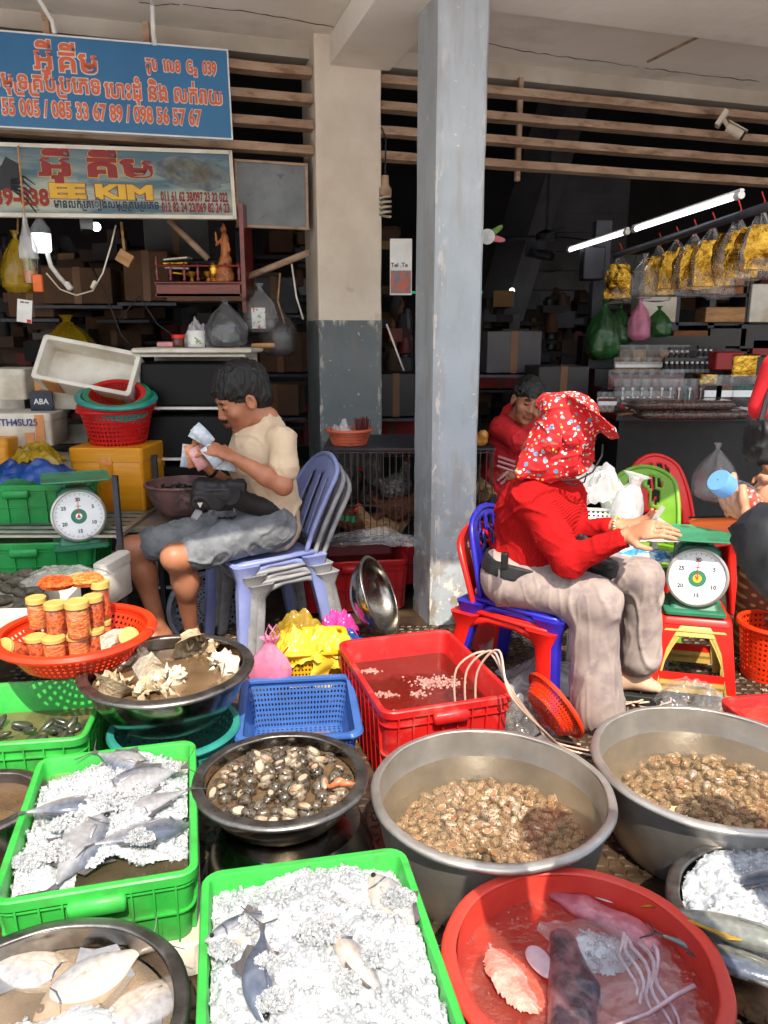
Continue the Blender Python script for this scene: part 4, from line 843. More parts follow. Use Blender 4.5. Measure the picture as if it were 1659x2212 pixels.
g = MB(); vs_2, fs_2, ap = spiral(turns=3, k=.26, z=2.0, r0=.42, flare=1.3); g.add([(a * .03, b * .03, c * .03) for a, b, c in vs_2], fs_2); g.tube([(.012, .0, -.06), (.016, 0, -.085), (.02, 0, -.11)], [.014, .008, .002], 8)
M['whelk'] = mat('orange_whelk', S(190, 110, 72), .4, col2=S(150, 78, 50), scale=30)
o = g.build('whelk', M['whelk'], smooth=180, loc=G(690, 1688, .3), rot=(0, R(-80), R(-8))); tag(o, 'orange spindle shaped whelk among the dark turban snails', 'whelk')
# red basin with squid
B4 = (.43, 1.40)
bowl('large red plastic basin of squid in the front row', B4, .305, 0, .235, .24, [M['redbasin'], M['redbasin']], roll=.01, lip=.03, wall=.004)
water('reddish bubbly water in the red basin', B4, .268, .165, M['w_pinky'])
M['squid'] = mat('squid_skin', S(130, 92, 96), .3, col2=S(62, 48, 58), scale=20, lo=.4, hi=.6, coat=.5, bump=.5, bscale=60, bdist=.005); M['squidw'] = mat('squid_flesh', S(214, 190, 196), .3, col2=S(186, 150, 160), scale=12, coat=.5, sss=.1); M['squidp'] = mat('squid_pink_skin', S(200, 128, 134), .3, col2=S(160, 84, 98), scale=22, coat=.5, bump=.3, bscale=60)
def squid(label, pts, r, m, fin, tent=(), fm='squidw'):
    t = thing('squid', label, 'squid', pts[0]); pr = []
    for i in range(len(pts) - 1): pr.append(cap(pts[i], pts[i + 1], r[i], r[i + 1], k=.02, flat=((0, 0, 1), 1.5)))
    body('mantle', pr, M[m], t, .004, disp=lambda V: nfield(V, 30) * .003)
    if fin:
        for f in fin:
            g = MB(); c = sum((Vector(p) for p in f), Vector()) / len(f); vv = [c + Vector((0, 0, .006))] + [Vector(p) for p in f]
            g.add(vv, [(0, i + 1, (i + 1) % len(f) + 1) for i in range(len(f))]); g.build('fin', M[fm], t, world=True, sub=2, solid=.004, smooth=180)
    for q in tent:
        g = MB(); n = len(q); g.tube(q, [.006 * (1 - .6 * i / n) for i in range(n)], 7); g.build('tentacle', M['squidw'], t, world=True, smooth=180)
    return t
def wig(a, b, n=10, amp=.012, seed=0):
    a, b = Vector(a), Vector(b); d = (b - a); s_ = Vector((-d.y, d.x, 0)).normalized()
    return [a + d * (i / n) + s_ * amp * math.sin(i * .9 + seed) + Vector((0, 0, .004 * math.sin(i * 1.3 + seed))) for i in range(n + 1)]
zz = .172
squid('dark mottled squid lying in the centre of the red basin', [G(1230, 2290, zz), G(1240, 2140, zz), G(1215, 2030, zz + .01)], [.05, .052, .03], 'squid', [[G(1142, 2030, zz + .01), G(1125, 2065, zz), G(1165, 2110, zz), G(1200, 2125, zz + .01), G(1195, 2060, zz + .01)]],
      [wig(G(1330 + 18 * k, 1990 + 12 * k, zz + .01), G(1370 + 24 * k, 2150 + 22 * k, zz + .008), seed=k * 1.7) for k in range(5)] + [[G(1500, 2130, .2), G(1460, 2150, .195), G(1400, 2190, .188), G(1330, 2215, .18)]])
squid('pinkish squid along the far side of the red basin', [G(1180, 1925, zz), G(1260, 1960, zz), G(1360, 2010, zz), G(1400, 2040, zz)], [.012, .03, .036, .03], 'squidp', [[G(1225, 1915, zz + .012), G(1290, 1908, zz + .014), G(1345, 1945, zz + .012), G(1330, 1960, zz + .01)]])
_, _h = ice_heap('lump of crushed ice over the dark squid in the red basin', (G(1300, 2060, zz).x, G(1300, 2060, zz).y), .085, .06, .3, lambda x, y: .004 + .02 * max(0, 1 - (x / .085) ** 2 - (y / .06) ** 2), lambda x, y: (x / .085) ** 2 + (y / .06) ** 2 < 1 + .3 * noise.noise(Vector((x * 30, y * 30, 0))), 110, seed=7, z0=zz)
ice_heap('flat pink slab of melting ice in the red basin', (G(1110, 2110, zz).x, G(1110, 2110, zz).y), .06, .1, .3, lambda x, y: -.004 + .014 * max(0, 1 - (x / .06) ** 2 - (y / .1) ** 2), lambda x, y: (x / .06) ** 2 + (y / .1) ** 2 < 1, 10, seed=9, z0=zz, m0=M['icepink'], cell=1.)
heap_sheet('clear_bag', 'loose clear plastic bag over the dark squid in the red basin', (G(1330, 2090, .18).x, G(1330, 2090, .18).y, .172), .14, .15, .03, M['clear'], seed=29)
g = MB(); rn = random.Random(4)
for _ in range(130):
    a = rn.uniform(0, 6.3); r = .265 * rn.uniform(.6, 1.0); g.ball((B4[0] + r * math.cos(a), B4[1] + r * math.sin(a), .166), rn.uniform(.002, .006), 4)
tag(g.build('bubbles', M['glassy'], smooth=180), 'bubbles floating on the water of the red basin', 'bubbles', kind='stuff')
# crate in the front centre
def boxmask(L, Wd, r=.03): return lambda x, y: abs(x) < L / 2 and abs(y) < Wd / 2 and not (abs(x) > L / 2 - r and abs(y) > Wd / 2 - r and math.hypot(abs(x) - L / 2 + r, abs(y) - Wd / 2 + r) > r)
cC = (-.125, 1.31); aC = R(11.5)
crate('bright green crate heaped with crushed ice in the centre front', cC, .47, .66, .2, .1, aC, M['green_c'], ribs=(4, 5))
def foam_box(label, c, L, Wd, H, z0, rz, lid=True, m='foam', tapes=(), name='foam_box', wall=.025, group=None, hollow=False, rot=None):
    t = thing(name, label, 'box', (c[0], c[1], z0), rz, group, rot=rot); g = MB()
    if hollow: g.loft([rr(L, Wd, .02, 0), rr(L, Wd, .02, H), rr(L - 2 * wall, Wd - 2 * wall, .015, H), rr(L - 2 * wall - .01, Wd - 2 * wall - .01, .015, wall)], 0, True, True); g.build('tub', M[m], t, smooth=40, bev=.004)
    else: g.loft([rr(L - .01, Wd - .01, .02, 0), rr(L, Wd, .02, .006), rr(L, Wd, .02, H - .006), rr(L - .01, Wd - .01, .02, H)], 0, True, True); g.build('tub', M[m], t, smooth=40)
    if lid and not hollow:
        g = MB(); g.loft([rr(L + .008, Wd + .008, .022, H * .8), rr(L + .008, Wd + .008, .022, H + .001), rr(L - .004, Wd - .004, .02, H + .008)], 0, True, True); g.build('lid', M[m], t, smooth=40)
    for (u, wd, hh0, hh1) in tapes:
        g = MB(); g.box((u, -Wd / 2 - .0055, (hh0 + hh1) / 2), (wd, .003, hh1 - hh0)); g.build('tape', M['tape'], t, smooth=0)
    return t
foam_box('dirty white foam box under the centre front green crate', cC, .43, .6, .095, 0, aC, lid=False)
icC, hC = ice_heap('heap of crushed ice filling the centre front green crate', cC, .222, .317, aC, lambda x, y: -.02 + .075 * max(0, 1 - (x / .25) ** 2 - (y / .38) ** 2), boxmask(.445, .635), 1700, seed=2, z0=.285, cell=1.5, chips=.007)
def incrate(c, a, x, y): ca, sa = math.cos(a), math.sin(a); return (c[0] + x * ca - y * sa, c[1] + x * sa + y * ca)
def onp(px, py, z, dz=0.): v = G(px, py, z); v.z = z + dz; return v
fish('blue grey fish poking out of the ice in the left half of the centre crate', onp(570, 2110, .322), (R(30), R(-12), R(100)), .2, .1, .05, mid='fishback')
fish('silver fish with its dark back showing near the right side of the centre crate', onp(775, 2085, .318), (R(-34), R(14), R(-50)), .18, .075, .05)
fish('silver fish half buried at the upper left of the centre crate', onp(540, 2005, .306), (R(28), R(5), R(28)), .2, .07, .045)
fish('pale fish along the far right corner of the centre crate', onp(850, 1960, .292), (R(25), R(6), R(-60)), .22, .09, .05, mid='belly', back='silver')
# crate at the left with pomfrets
cL = (-.745, 1.85); aL = R(14)
crate('bright green crate of iced pomfret at the left front', cL, .44, .62, .2, .1, aL, M['green_c'], ribs=(4, 5))
foam_box('white foam box under the left front green crate', (cL[0] + .01, cL[1] - .01), .44, .6, .095, 0, aL, lid=False)
icL, hL = ice_heap('heap of crushed ice filling the left front green crate', cL, .205, .295, aL, lambda x, y: -.024 + .05 * max(0, 1 - (x / .25) ** 2 - ((y - .05) / .34) ** 2), lambda x, y: boxmask(.41, .59)(x, y) and not (y < -.205 + .05 * noise.noise(Vector((x * 14, 0, 3))) and x > -.06), 1500, seed=5, z0=.28, cell=1.4, chips=.007)
rwater('greyish melt water in the left front green crate', cL, .41, .59, .03, .252, M['w_clear'], aL)
for k, (px, py, z, rz, L_, H_2, dsc) in enumerate(((300, 1690, .31, 22, .24, .12, 'uppermost silver pomfret showing beside the ice at the back right of the left crate'), (312, 1745, .305, 28, .24, .12, 'silver pomfret in the middle of the overlapping row at the right of the left crate'), (312, 1800, .29, 215, .26, .13, 'silver pomfret with its forked tail pointing at the front wall of the left crate'),
        (180, 1830, .295, 262, .26, .13, 'pale pomfret with pinkish tail over the front rim of the left crate'), (150, 1745, .31, 205, .22, .1, 'dark finned fish under the ice at the left of the left crate'), (270, 1650, .31, 160, .2, .1, 'dark backed fish tail up at the back wall of the left crate'))):
    fish(dsc, onp(px, py, z - (.02 if k not in (2, 3) else .012)), (R(14 * (-1) ** k), R(-9 if k != 3 else 4), R(rz)), L_, H_2, .06, mid='silver', back='fishback', belly='silver')
def ice_patches(label, spots, seed):
    g = MB(); rn = random.Random(seed)
    for px, py, z, r in spots:
        c = G(px, py, z)
        for _ in range(int(420 * r / .04)):
            a = rn.uniform(0, 2 * PI); q = r * rn.random() ** .7; shard(g, (c.x + q * math.cos(a), c.y + q * math.sin(a) * .8, z - .012 + rn.random() * .03 * (1 - q / r)), rn.uniform(.002, .0065), rn, 0 if rn.random() < .6 else 1)
    tag(g.build('crushed_ice', [M['ice'], M['icechip']], smooth=0), label, 'ice', kind='stuff')
ice_patches('loose ice thrown over the fish in the centre front crate', [(570, 2075, .35, .035), (590, 2150, .35, .03), (800, 2060, .345, .03), (745, 2110, .345, .03), (530, 1990, .33, .03), (860, 1930, .325, .04), (480, 2040, .33, .03), (690, 2000, .36, .05)], 3)
ice_patches('loose ice thrown over the fish in the left front crate', [(150, 1770, .32, .05), (250, 1720, .325, .06), (300, 1700, .32, .04), (120, 1830, .31, .05), (370, 1650, .32, .03), (300, 1800, .31, .04), (60, 1850, .3, .04)], 4)
# steel bowl bottom left
pR = G(412, 2190, .26); pT = G(170, 1977, .26); rB = .29; cB = (pR.x - rB, pT.y - rB)
bowl('steel bowl of pale fish in murky water at the bottom left corner', cB, rB, .02, .26, .2, [M['stain'], M['stain_rim']], cat='bowl', name='bowl', lip=.03)
M['w_pale'] = film('pale_murky_water', (.93, .88, .8), .34, S(190, 166, 140), .03, 1.2, .5, 26); water('murky brown water in the bottom left steel bowl', cB, .25, .208, M['w_pale'])
for k, (px, py, rz, dsc) in enumerate(((60, 2090, 170, 'pale fish with a round eye at the left of the bottom left bowl'), (200, 2120, 40, 'whitish fish in the middle of the bottom left bowl'), (300, 2180, 230, 'pale fish with a forked tail at the right of the bottom left bowl'))):
    fish(dsc, onp(px, py, .2 + .003 * k), (R(9), R(-9), R(rz)), .25, .13, .05, mid='belly', back='silver', fin='silver')
ice_heap('scattered crushed ice along the front of the bottom left bowl', (cB[0] + .05, cB[1] - .0), .19, .1, .1, lambda x, y: -.004 + .012 * max(0, 1 - (x / .17) ** 2 - (y / .08) ** 2), lambda x, y: (x / .17) ** 2 + (y / .08) ** 2 < 1 + .5 * noise.noise(Vector((x * 20, y * 20, 0))), 120, seed=13, z0=.225)
# small bowl at the left edge
bL = (-1.13, 1.93); bowl('dark steel bowl of shellfish cut by the left edge', bL, .17, .1, .27, .1, [M['stain'], M['stain_rim']], cat='bowl', name='bowl'); water('brown broth in the small bowl at the left edge', bL, .138, .24, M['w_murk'])
# fish bowl at the right
B5 = (.955, 1.59)
bowl('steel bowl of yellow tailed fish on ice at the lower right', B5, .262, .03, .2, .19, [M['stain'], M['stain_rim']], cat='bowl', name='bowl', lip=.03)
ice_heap('crushed ice in the lower right bowl', (B5[0] + .0, B5[1] + .0), .225, .225, 0, lambda x, y: -.02 + .055 * max(0, 1 - (x / .24) ** 2 - ((y - .06) / .26) ** 2), lambda x, y: x * x + y * y < .222 ** 2, 500, seed=17, z0=.185, cell=1.6)
M['yfish'] = mat('bluish_fish_skin', S(136, 140, 132), .28, metal=.15, col2=S(96, 102, 104), scale=8, coat=.6, bump=.4, bscale=120, bdist=.003)
fish('blue grey fish with a yellow tail lying across the lower right bowl', onp(1590, 2010, .235), (R(16), R(4), R(148)), .34, .085, .06, fin='finy', mid='yfish', back='yfish', fork=.9)
fish('scaly grey fish below the yellow tailed one in the lower right bowl', onp(1580, 2075, .19), (R(10), 0, R(150)), .3, .09, .05, fin='fin', mid='yfish', back='fishback')
fish('slim fish sticking out of the ice at the right edge of the lower right bowl', onp(1640, 1900, .235), (0, R(35), R(140)), .2, .05, .035)
# red crate with water and air hoses
cR = (.135, 2.745); aR = R(17)
crate('tall red crate of brown water with air hoses in the middle', cR, .47, .64, .31, 0, aR, M['red_c'], ribs=(4, 5), r=.04)
rwater('frothy brown water in the tall red crate', cR, .44, .61, .03, .215, M['w_crate'], aR)
M['froth'] = film('froth', (.95, .85, .82), .5, S(220, 170, 160), .3, .8, .8, 60)
g = MB(); rn = random.Random(6)
for (px, py, n_, s_) in ((940, 1478, 260, .1), (830, 1500, 60, .05), (870, 1545, 60, .06), (800, 1450, 80, .04), (900, 1500, 40, .05)):
    c = G(px, py, .217)
    for _ in range(n_): g.ball((c.x + rn.gauss(0, s_ * .45), c.y + rn.gauss(0, s_ * .25), .216 + rn.random() * (.012 if n_ > 200 else .002)), rn.uniform(.002, .007), 4)
tag(g.build('froth', M['froth'], smooth=180), 'froth and bubbles on the water of the tall red crate', 'froth', kind='stuff')
M['hose'] = mat('milky_air_hose', S(206, 176, 156), .35, coat=.3)
for k in range(3):
    a = G(985 + 22 * k, 1510 + 4 * k, .25); b = G(1090, 1520 + 8 * k, .31); e = G(1195 + 22 * k, 1600 + 14 * k, .01)
    g = MB(); p = [Vector((a.x, a.y, .2)), a + Vector((.0, 0, .12)), (a + b) / 2 + Vector((.03, .04, .17 + .012 * k)), b + Vector((.02, .02, .05)), (b + e) / 2 + Vector((.02, 0, 0)), e + Vector((-.03, 0, .02)), e + Vector((.1, -.03, 0))]
    q = [];
    for i in range(len(p) - 1):
        p0_, p1_, p2_, p3_ = p[max(i - 1, 0)], p[i], p[i + 1], p[min(i + 2, len(p) - 1)]
        for s_ in range(6):
            f = s_ / 6; q.append(.5 * ((2 * p1_) + (-p0_ + p2_) * f + (2 * p0_ - 5 * p1_ + 4 * p2_ - p3_) * f * f + (-p0_ + 3 * p1_ - 3 * p2_ + p3_) * f ** 3))
    g.tube(q + [p[-1]], .0045, 6); tag(g.build('air_hose', M['hose'], smooth=180), 'milky %s air hose curling over the front right corner of the tall red crate' % ['innermost', 'middle', 'outermost'][k], 'hose', 'air hoses over the red crate')
# blue mesh basket
cU = ((G(515, 1475, .2) + G(740, 1462, .2) + G(805, 1595, .2) + G(520, 1612, .2)) / 4)
sieve('blue rectangular mesh basket in front of the yellow one', (cU.x, cU.y), 0, .19, .02, M['blue_c'], L=.41, Wd=.46, k0=.84, nu=120, nv=8, rz=R(7), rimr=.008, name='mesh_basket', band=.02)
g = MB(); g.box((cU.x + .03, cU.y + .08, .045), (.16, .02, .012), rz=R(8)); tag(g.build('bread_knife_handle', M['wood']), 'wooden stick lying in the blue mesh basket', 'stick')
# bowl of murex on a teal basket
B6 = (-.755, 2.49)
sieve('teal mesh basket turned up under the bowl of spiny shells', (B6[0] + .03, B6[1] - .06), .21, .23, 0, M['teal_c'], k0=.85, nu=60, nv=8)
bowl('steel bowl of spiny murex shells', B6, .3, .235, .425, .17, [M['stain'], M['stain_rim']], cat='bowl', name='bowl', lip=.036, curve=2.4)
water('brown water around the spiny murex shells', B6, .25, .383, M['w_murk'])
for k, (px, py, w_, rz, lab) in enumerate(((285, 1425, 1, 20, 'cream spiny murex at the far left of the bowl'), (250, 1478, 0, 160, 'brown spiny murex at the near left of the bowl'), (430, 1405, 0, 30, 'brown pointed murex at the back of the bowl'), (480, 1438, 1, 100, 'white spiny murex at the right side of the bowl'), (365, 1468, 1, 60, 'white spiny murex in the middle front of the bowl'), (330, 1492, 0, 190, 'brown spiny murex lowest at the front of the bowl'))):
    pr = []; rn = random.Random(k + 40); c = Vector((0, 0, 0)); t = thing('murex_shell', lab, 'shell', onp(px, py, .4), rz=R(rz))
    vs_3, fs_3, ap = spiral(turns=3., seg=18, nr=12, k=.2, r0=.52, z=1.3, spikes=.9, ridge=.1, seed=k)
    g = MB(); g.add([(a * .088, b * .088, (c_ + .9) * .088) for a, b, c_ in vs_3], fs_3, 0, Matrix.Rotation(R(80), 4, 'Y') @ Matrix.Rotation(rn.uniform(0, 6), 4, 'Z')); g.build('whorls', M['murexw' if w_ else 'murex'], t, smooth=30)
    for q in range(16):
        a = rn.uniform(0, 6.3); x = rn.uniform(-.05, .05); g = MB(); rr_ = .038 * (1 - abs(x) / .09)
        p0_ = Vector((x, rr_ * math.cos(a) * 1., rr_ * math.sin(a) * 1.)); p1_ = p0_ + Vector((rn.uniform(-.01, .01), math.cos(a) * .026, math.sin(a) * .026)); g.tube([p0_, (p0_ + p1_) / 2, p1_], [.007, .005, .001], 5); g.build('spine', M['murexw' if w_ else 'murex'], t)
# mussels crate at the left
cM = (-1.32, 2.40); aM = R(8)
crate('green crate of brown water and mussels at the left edge', cM, .66, .44, .3, 0, aM, M['green_c'], ribs=(5, 4))
rwater('dark brown water in the mussel crate', cM, .62, .41, .03, .19, M['w_murk'], aM)
M['mussel'] = mat('mussel_shell', S(70, 78, 58), .3, col2=S(40, 40, 40), scale=30, coat=.5, stretch=(1, 3, 1))
g = MB(); g.loft([[(x * .035, y * .018 * math.sin(math.acos(max(-1, min(1, x)))) ** .7 * (1 if x < 0 else .8), z * .011 * math.sin(math.acos(max(-1, min(1, x)))) ** .7) for y, z in [(math.cos(2 * PI * j / 10), math.sin(2 * PI * j / 10)) for j in range(10)]] for x in (-.99, -.85, -.5, 0, .5, .85, .99)], 0, True, True)
me_m = g.build('mussel', M['mussel'], smooth=180); mm = me_m.data; bpy.data.objects.remove(me_m); rn = random.Random(31)
for k in range(30):
    p = G(rn.uniform(-20, 190), rn.uniform(1560, 1605), .2); put(mm, 'mussel', p + Vector((0, 0, rn.uniform(-.012, .02))), (rn.uniform(-.6, .6), rn.uniform(-.6, .6), rn.uniform(0, 6)), rn.uniform(.8, 1.2), 'dark green mussel along the near wall of the green crate', 'mussel', 'mussels in the green crate')
# orange basket of jars
B7 = (-1.115, 2.62)
sieve('orange round basket holding jars of dried shrimp', B7, .262, .1, .405, M['orange_c'], k0=.72, nu=64, nv=4, rimr=.009, band=.02)
M['dried'] = mat('dried_shrimp', S(232, 104, 22), .5, col2=S(150, 48, 8), scale=55, lo=.42, hi=.58, bump=1., bscale=90, bdist=.012); M['dried2'] = mat('shredded_squid', S(244, 160, 80), .5, col2=S(214, 90, 22), scale=45, lo=.42, hi=.58, bump=1., bscale=70, bdist=.012, stretch=(1, 1, 3)); M['lid'] = mat('gold_jar_lid', S(206, 172, 96), .4, col2=S(190, 154, 80), scale=8)
def jar(label, loc, r, h, fill, rot=(0, 0, 0)):
    t = thing('jar', label, 'jar', loc, rot=rot, group='jars of dried seafood'); g = MB(); g.lathe([(.001, 0), (r * .9, 0), (r, .005), (r, h * .8), (r * .9, h * .84), (r * .88, h * .86)], 24); g.build('glass', M['glassy'], t, smooth=50)
    g = MB(); g.lathe([(.001, .003), (r * .93, .004), (r * .95, h * .4), (r * .94, h * .76), (.001, h * .79)], 22, wob=lambda a, z: .0025 * noise.noise(Vector((math.cos(a) * 5, math.sin(a) * 5, z * 220)))); g.build('contents', M[fill], t, smooth=40)
    g = MB(); n = 48; prof = [(r * 1.04, h * .83), (r * 1.06, h * .985), (r * 1.0, h), (r * .9, h * 1.0), (r * .88, h * .985), (.001, h * .985)]; g.lathe(prof, n, wob=lambda a, z: (.0008 if int(a / (2 * PI) * n + .5) % 2 and z < h * .98 else 0)); g.build('lid', M['lid'], t, smooth=40); return t
jz = .412
JS = [(97, 1425, .030, .078, 'dried', 'front left'), (166, 1425, .03, .078, 'dried2', 'front second'), (213, 1415, .031, .078, 'dried2', 'front third'), (68, 1395, .028, .08, 'dried', 'back left'), (255, 1395, .028, .085, 'dried', 'right')]
def jp(px, py, z): return G(px, py, z)
rowl = [('squat jar standing third from the left in the front of the basket', 120, 1424, .411, .038, .086, 'dried2'), ('squat jar standing second from the left in the front of the basket', 82, 1422, .411, .036, .086, 'dried'), ('squat jar under the tall jar in the basket', 172, 1415, .411, .038, .08, 'dried2'), ('squat jar right of the tall jar at the bottom', 207, 1405, .411, .035, .086, 'dried'), ('squat jar behind the bottom row at right', 225, 1388, .411, .03, .09, 'dried2'), ('squat jar peeping out behind the left lying jar', 70, 1382, .411, .026, .09, 'dried')]
for lab, px, py, z, r, h, f in rowl: jar(lab, G(px, py, z), r, h, f)
jar('jar lying tilted with its gold lid towards us at the left end of the basket', G(46, 1410, .44) , .036, .085, 'dried', rot=(R(58), 0, R(-25)))
jar('jar lying tilted at the right end of the basket', G(268, 1385, .45), .034, .085, 'dried', rot=(R(60), 0, R(35)))
for lab, px, py, z, r, h, f in (('tall jar of shredded squid standing in front on the upper row', 172, 1374, .49, .040, .135, 'dried2'), ('upper row jar left of the tall one', 124, 1366, .493, .036, .115, 'dried'), ('upper row jar at the left end with a gold lid', 84, 1356, .493, .034, .12, 'dried2'), ('upper row jar right of the tall one', 206, 1352, .493, .033, .12, 'dried'), ('upper row jar at the right end standing tallest behind', 222, 1336, .5, .032, .15, 'dried')): jar(lab, G(px, py, z), r, h, f)
for k, (px, py, f) in enumerate(((125, 1275, 'dried'), (185, 1268, 'dried2'))):
    c = G(px, py, .62); g = MB(); g.lathe([(.001, 0), (.055, .002), (.072, .02), (.06, .036), (.001, .042)], 28, sx=1., sy=.8, wob=lambda a, z: .006 * noise.noise(Vector((math.cos(a) * 4, math.sin(a) * 4, z * 90 + k))))
    o = g.build('seafood_snack', M[f], smooth=40, loc=(c.x, c.y, .63)); tag(o, ['orange dried shrimp in the left pouch on top of the jars', 'pink shredded squid in the right pouch on top of the jars'][k], 'snack')
heap_sheet('clear_bag', 'clear bag of dried seafood resting on the tall jars', (G(150, 1268, .6).x, G(150, 1268, .6).y, .632), .15, .09, .06, M['clear'], seed=3, cat='bag')
# pink bag with drink cups beside yellow basket
pB = W(585, 1478, 2.88)
for k, dx in enumerate((-.035, .04)):
    t = thing('drink_cup', ['iced drink cup in the left side of the pink bag', 'iced drink cup with an orange straw in the right side of the pink bag'][k], 'cup', (pB.x + dx, pB.y, pB.z)); g = MB(); g.lathe([(.001, 0), (.03, 0), (.04, .1)], 24); g.build('cup', M['glassy'], t); g = MB(); g.lathe([(.001, .004), (.029, .004), (.034, .05), (.001, .05)], 20); g.build('drink', mat('pink_drink', S(196, 110, 110), .3), t)
    if k:
        g = MB(); g.tube([(0, 0, .02), (.01, 0, .13), (.035, 0, .16)], .004, 6); g.build('straw', M['orange_c'], t)
pkb = bag('carrier_bag', 'pink thin carrier bag with two drink cups left of the yellow basket', (pB.x, pB.y, pB.z - .003), .09, .2, M['pfilm'], sx=1., sy=.6, neck=.2, seed=4)
for s_ in (-1, 1):
    g = MB(); a = Vector((pB.x + .015, pB.y, pB.z + .17)); g.tube([a, a + Vector((.03 * s_, 0, .05)), a + Vector((.015 * s_, .0, .085)), a + Vector((-.01 * s_, 0, .05)), a], [.008, .01, .012, .01, .006], 6, flat=.35); g.build('bag_handle', M['pfilm'], pkb, world=True, smooth=180)
yB = W(680, 1400, 3.12)
sieve('yellow square basket stuffed with yellow plastic bags', (yB.x, yB.y), 0, .16, .1, M['yellow_c'], L=.27, Wd=.27, k0=.85, nu=64, nv=6, rz=R(8), band=.02)
M['ybag'] = mat('yellow_plastic_sheet', S(228, 192, 60), .38, col2=S(210, 166, 40), scale=7, coat=.1, bump=.3, bscale=24); N_, L_, p_ = nodes(M['ybag']); p_.inputs['Transmission Weight'].default_value = 0
bt = thing('plastic_bags', 'crumpled bright yellow plastic bags spilling from the yellow basket', 'bags', (yB.x, yB.y, .2))
for k, (dx, dy, dz, ax, ay, h, m_) in enumerate(((0, -.02, .0, .15, .14, .12, 'ybag'), (.05, -.05, .03, .1, .09, .12, 'ybag'), (-.06, -.03, .02, .1, .1, .12, 'ybag'))):
    o = heap_sheet('bag', None, (dx, dy, dz), ax, ay, h, M[m_], seed=3 + k * 2, cat=None); o.parent = bt
g = MB(); g.grid(lambda u, v: (.04 + .09 * (u - .5) * (1 - .3 * v) + .01 * math.sin(v * 9), -.145 - .02 * math.sin(u * 3 + v * 3) - .02 * v, .04 - .14 * v), 8, 12); g.build('hanging_corner', M['ybag'], bt, smooth=40)
heap_sheet('plastic_bag', 'olive yellow plastic bag behind the yellow basket', (yB.x - .08, yB.y + .16, .17), .14, .1, .16, M['olfilm'], seed=12)
heap_sheet('plastic_bag', 'magenta plastic bag left of the leaning steel bowl', (yB.x + .09, yB.y + .3, .14), .09, .08, .16, M['mufilm'], seed=15)
heap_sheet('plastic_bag', 'blue plastic bag left of the leaning steel bowl', (yB.x + .12, yB.y + .2, .14), .09, .07, .1, M['bfilm'], seed=18)
# leaning bowl: open side to the right
lc = W(822, 1287, 3.5); ld = Vector((.90, -.22, .40)).normalized(); q0 = lc - ld * .125
bowl('battered steel bowl leaning on its side against the grey pillar', (q0.x, q0.y), .205, q0.z, q0.z + .125, .08, [M['stain'], M['stain_rim']], name='bowl', cat='bowl', lip=.012, curve=2.2, roll=.006, rot=ld.to_track_quat('Z', 'Y').to_euler())
# leaning red colander
rc = W(1202, 1522, 2.72); ld = Vector((.78, .34, .46)).normalized(); q0 = rc - ld * .06
sieve('red plastic colander leaning on its edge between the red crate and the aluminium basin', (q0.x, q0.y), .135, .06, q0.z, M['orange_c'], rot=ld.to_track_quat('Z', 'Y').to_euler(), k0=.72, nu=60, nv=5, cat='colander', name='colander')
heap_sheet('clear_bag', 'clear plastic bag behind the red colander', (G(1140, 1590, 0).x, G(1140, 1590, 0).y, .0), .13, .1, .16, M['clear'], seed=23)
# ================================================================ people
def v3(p): return np.array(p, float)
def frame3(fwd, up):
    f = v3(fwd); f /= np.linalg.norm(f); u = v3(up); r = np.cross(f, u); r /= np.linalg.norm(r); u = np.cross(r, f); return np.stack([r, f, u], 1)   # columns: right, forward, up
def head(c, Rm, s=1., beard=False, stache=False, smile=0.):
    P = lambda x, y, z: v3(c) + Rm @ (v3((x, y, z)) * s)
    E = lambda x, y, z, a, b, d, **k: ell(P(x, y, z), (a * s, b * s, d * s), Rm=Rm, **k)
    pr = [E(0, -.012, .042, .076, .096, .084, k=.02), E(0, .03, -.03, .060, .064, .085, k=.03), E(0, .03, -.078, .047, .05, .034, k=.02), E(0, .072, -.1, .02, .015, .014, k=.018),
          cap(P(0, .088, .012), P(0, .103, -.030), .008 * s, .0125 * s, k=.014), E(.012, .095, -.036, .009, .01, .008, k=.006), E(-.012, .095, -.036, .009, .01, .008, k=.006),
          cap(P(-.036, .083, .026), P(.036, .083, .026), .011 * s, .011 * s, k=.015)]
    for q in (-1, 1):
        pr += [E(q * .042, .058, -.028, .024, .024, .024, k=.02), E(q * .031, .104, .004, .017, .016, .009, k=.012, sub=True), E(q * .030, .083, .003, .0135, .0125, .011, k=.003),
               E(q * .030, .0935, .0005, .0125, .003, .0025, k=.001, t=2), E(q * .031, .094, .024, .019, .006, .0038, k=.002, t=3),
               E(q * .077, -.008, -.006, .011, .02, .033, k=.008), E(q * .084, -.002, -.004, .008, .011, .02, k=.005, sub=True)]
    pr += [E(0, .096, -.0615, .024 + smile, .012, .0045, k=.004, t=1), E(0, .094, -.07, .019 + smile, .012, .0055, k=.004, t=1), E(0, .107, -.066, .022, .006, .0015, k=.002, sub=True)]
    if stache: pr += [E(0, .1, -.051, .024, .008, .004, k=.002, t=3), E(0, .092, -.088, .008, .006, .006, k=.003, t=3)]
    return pr
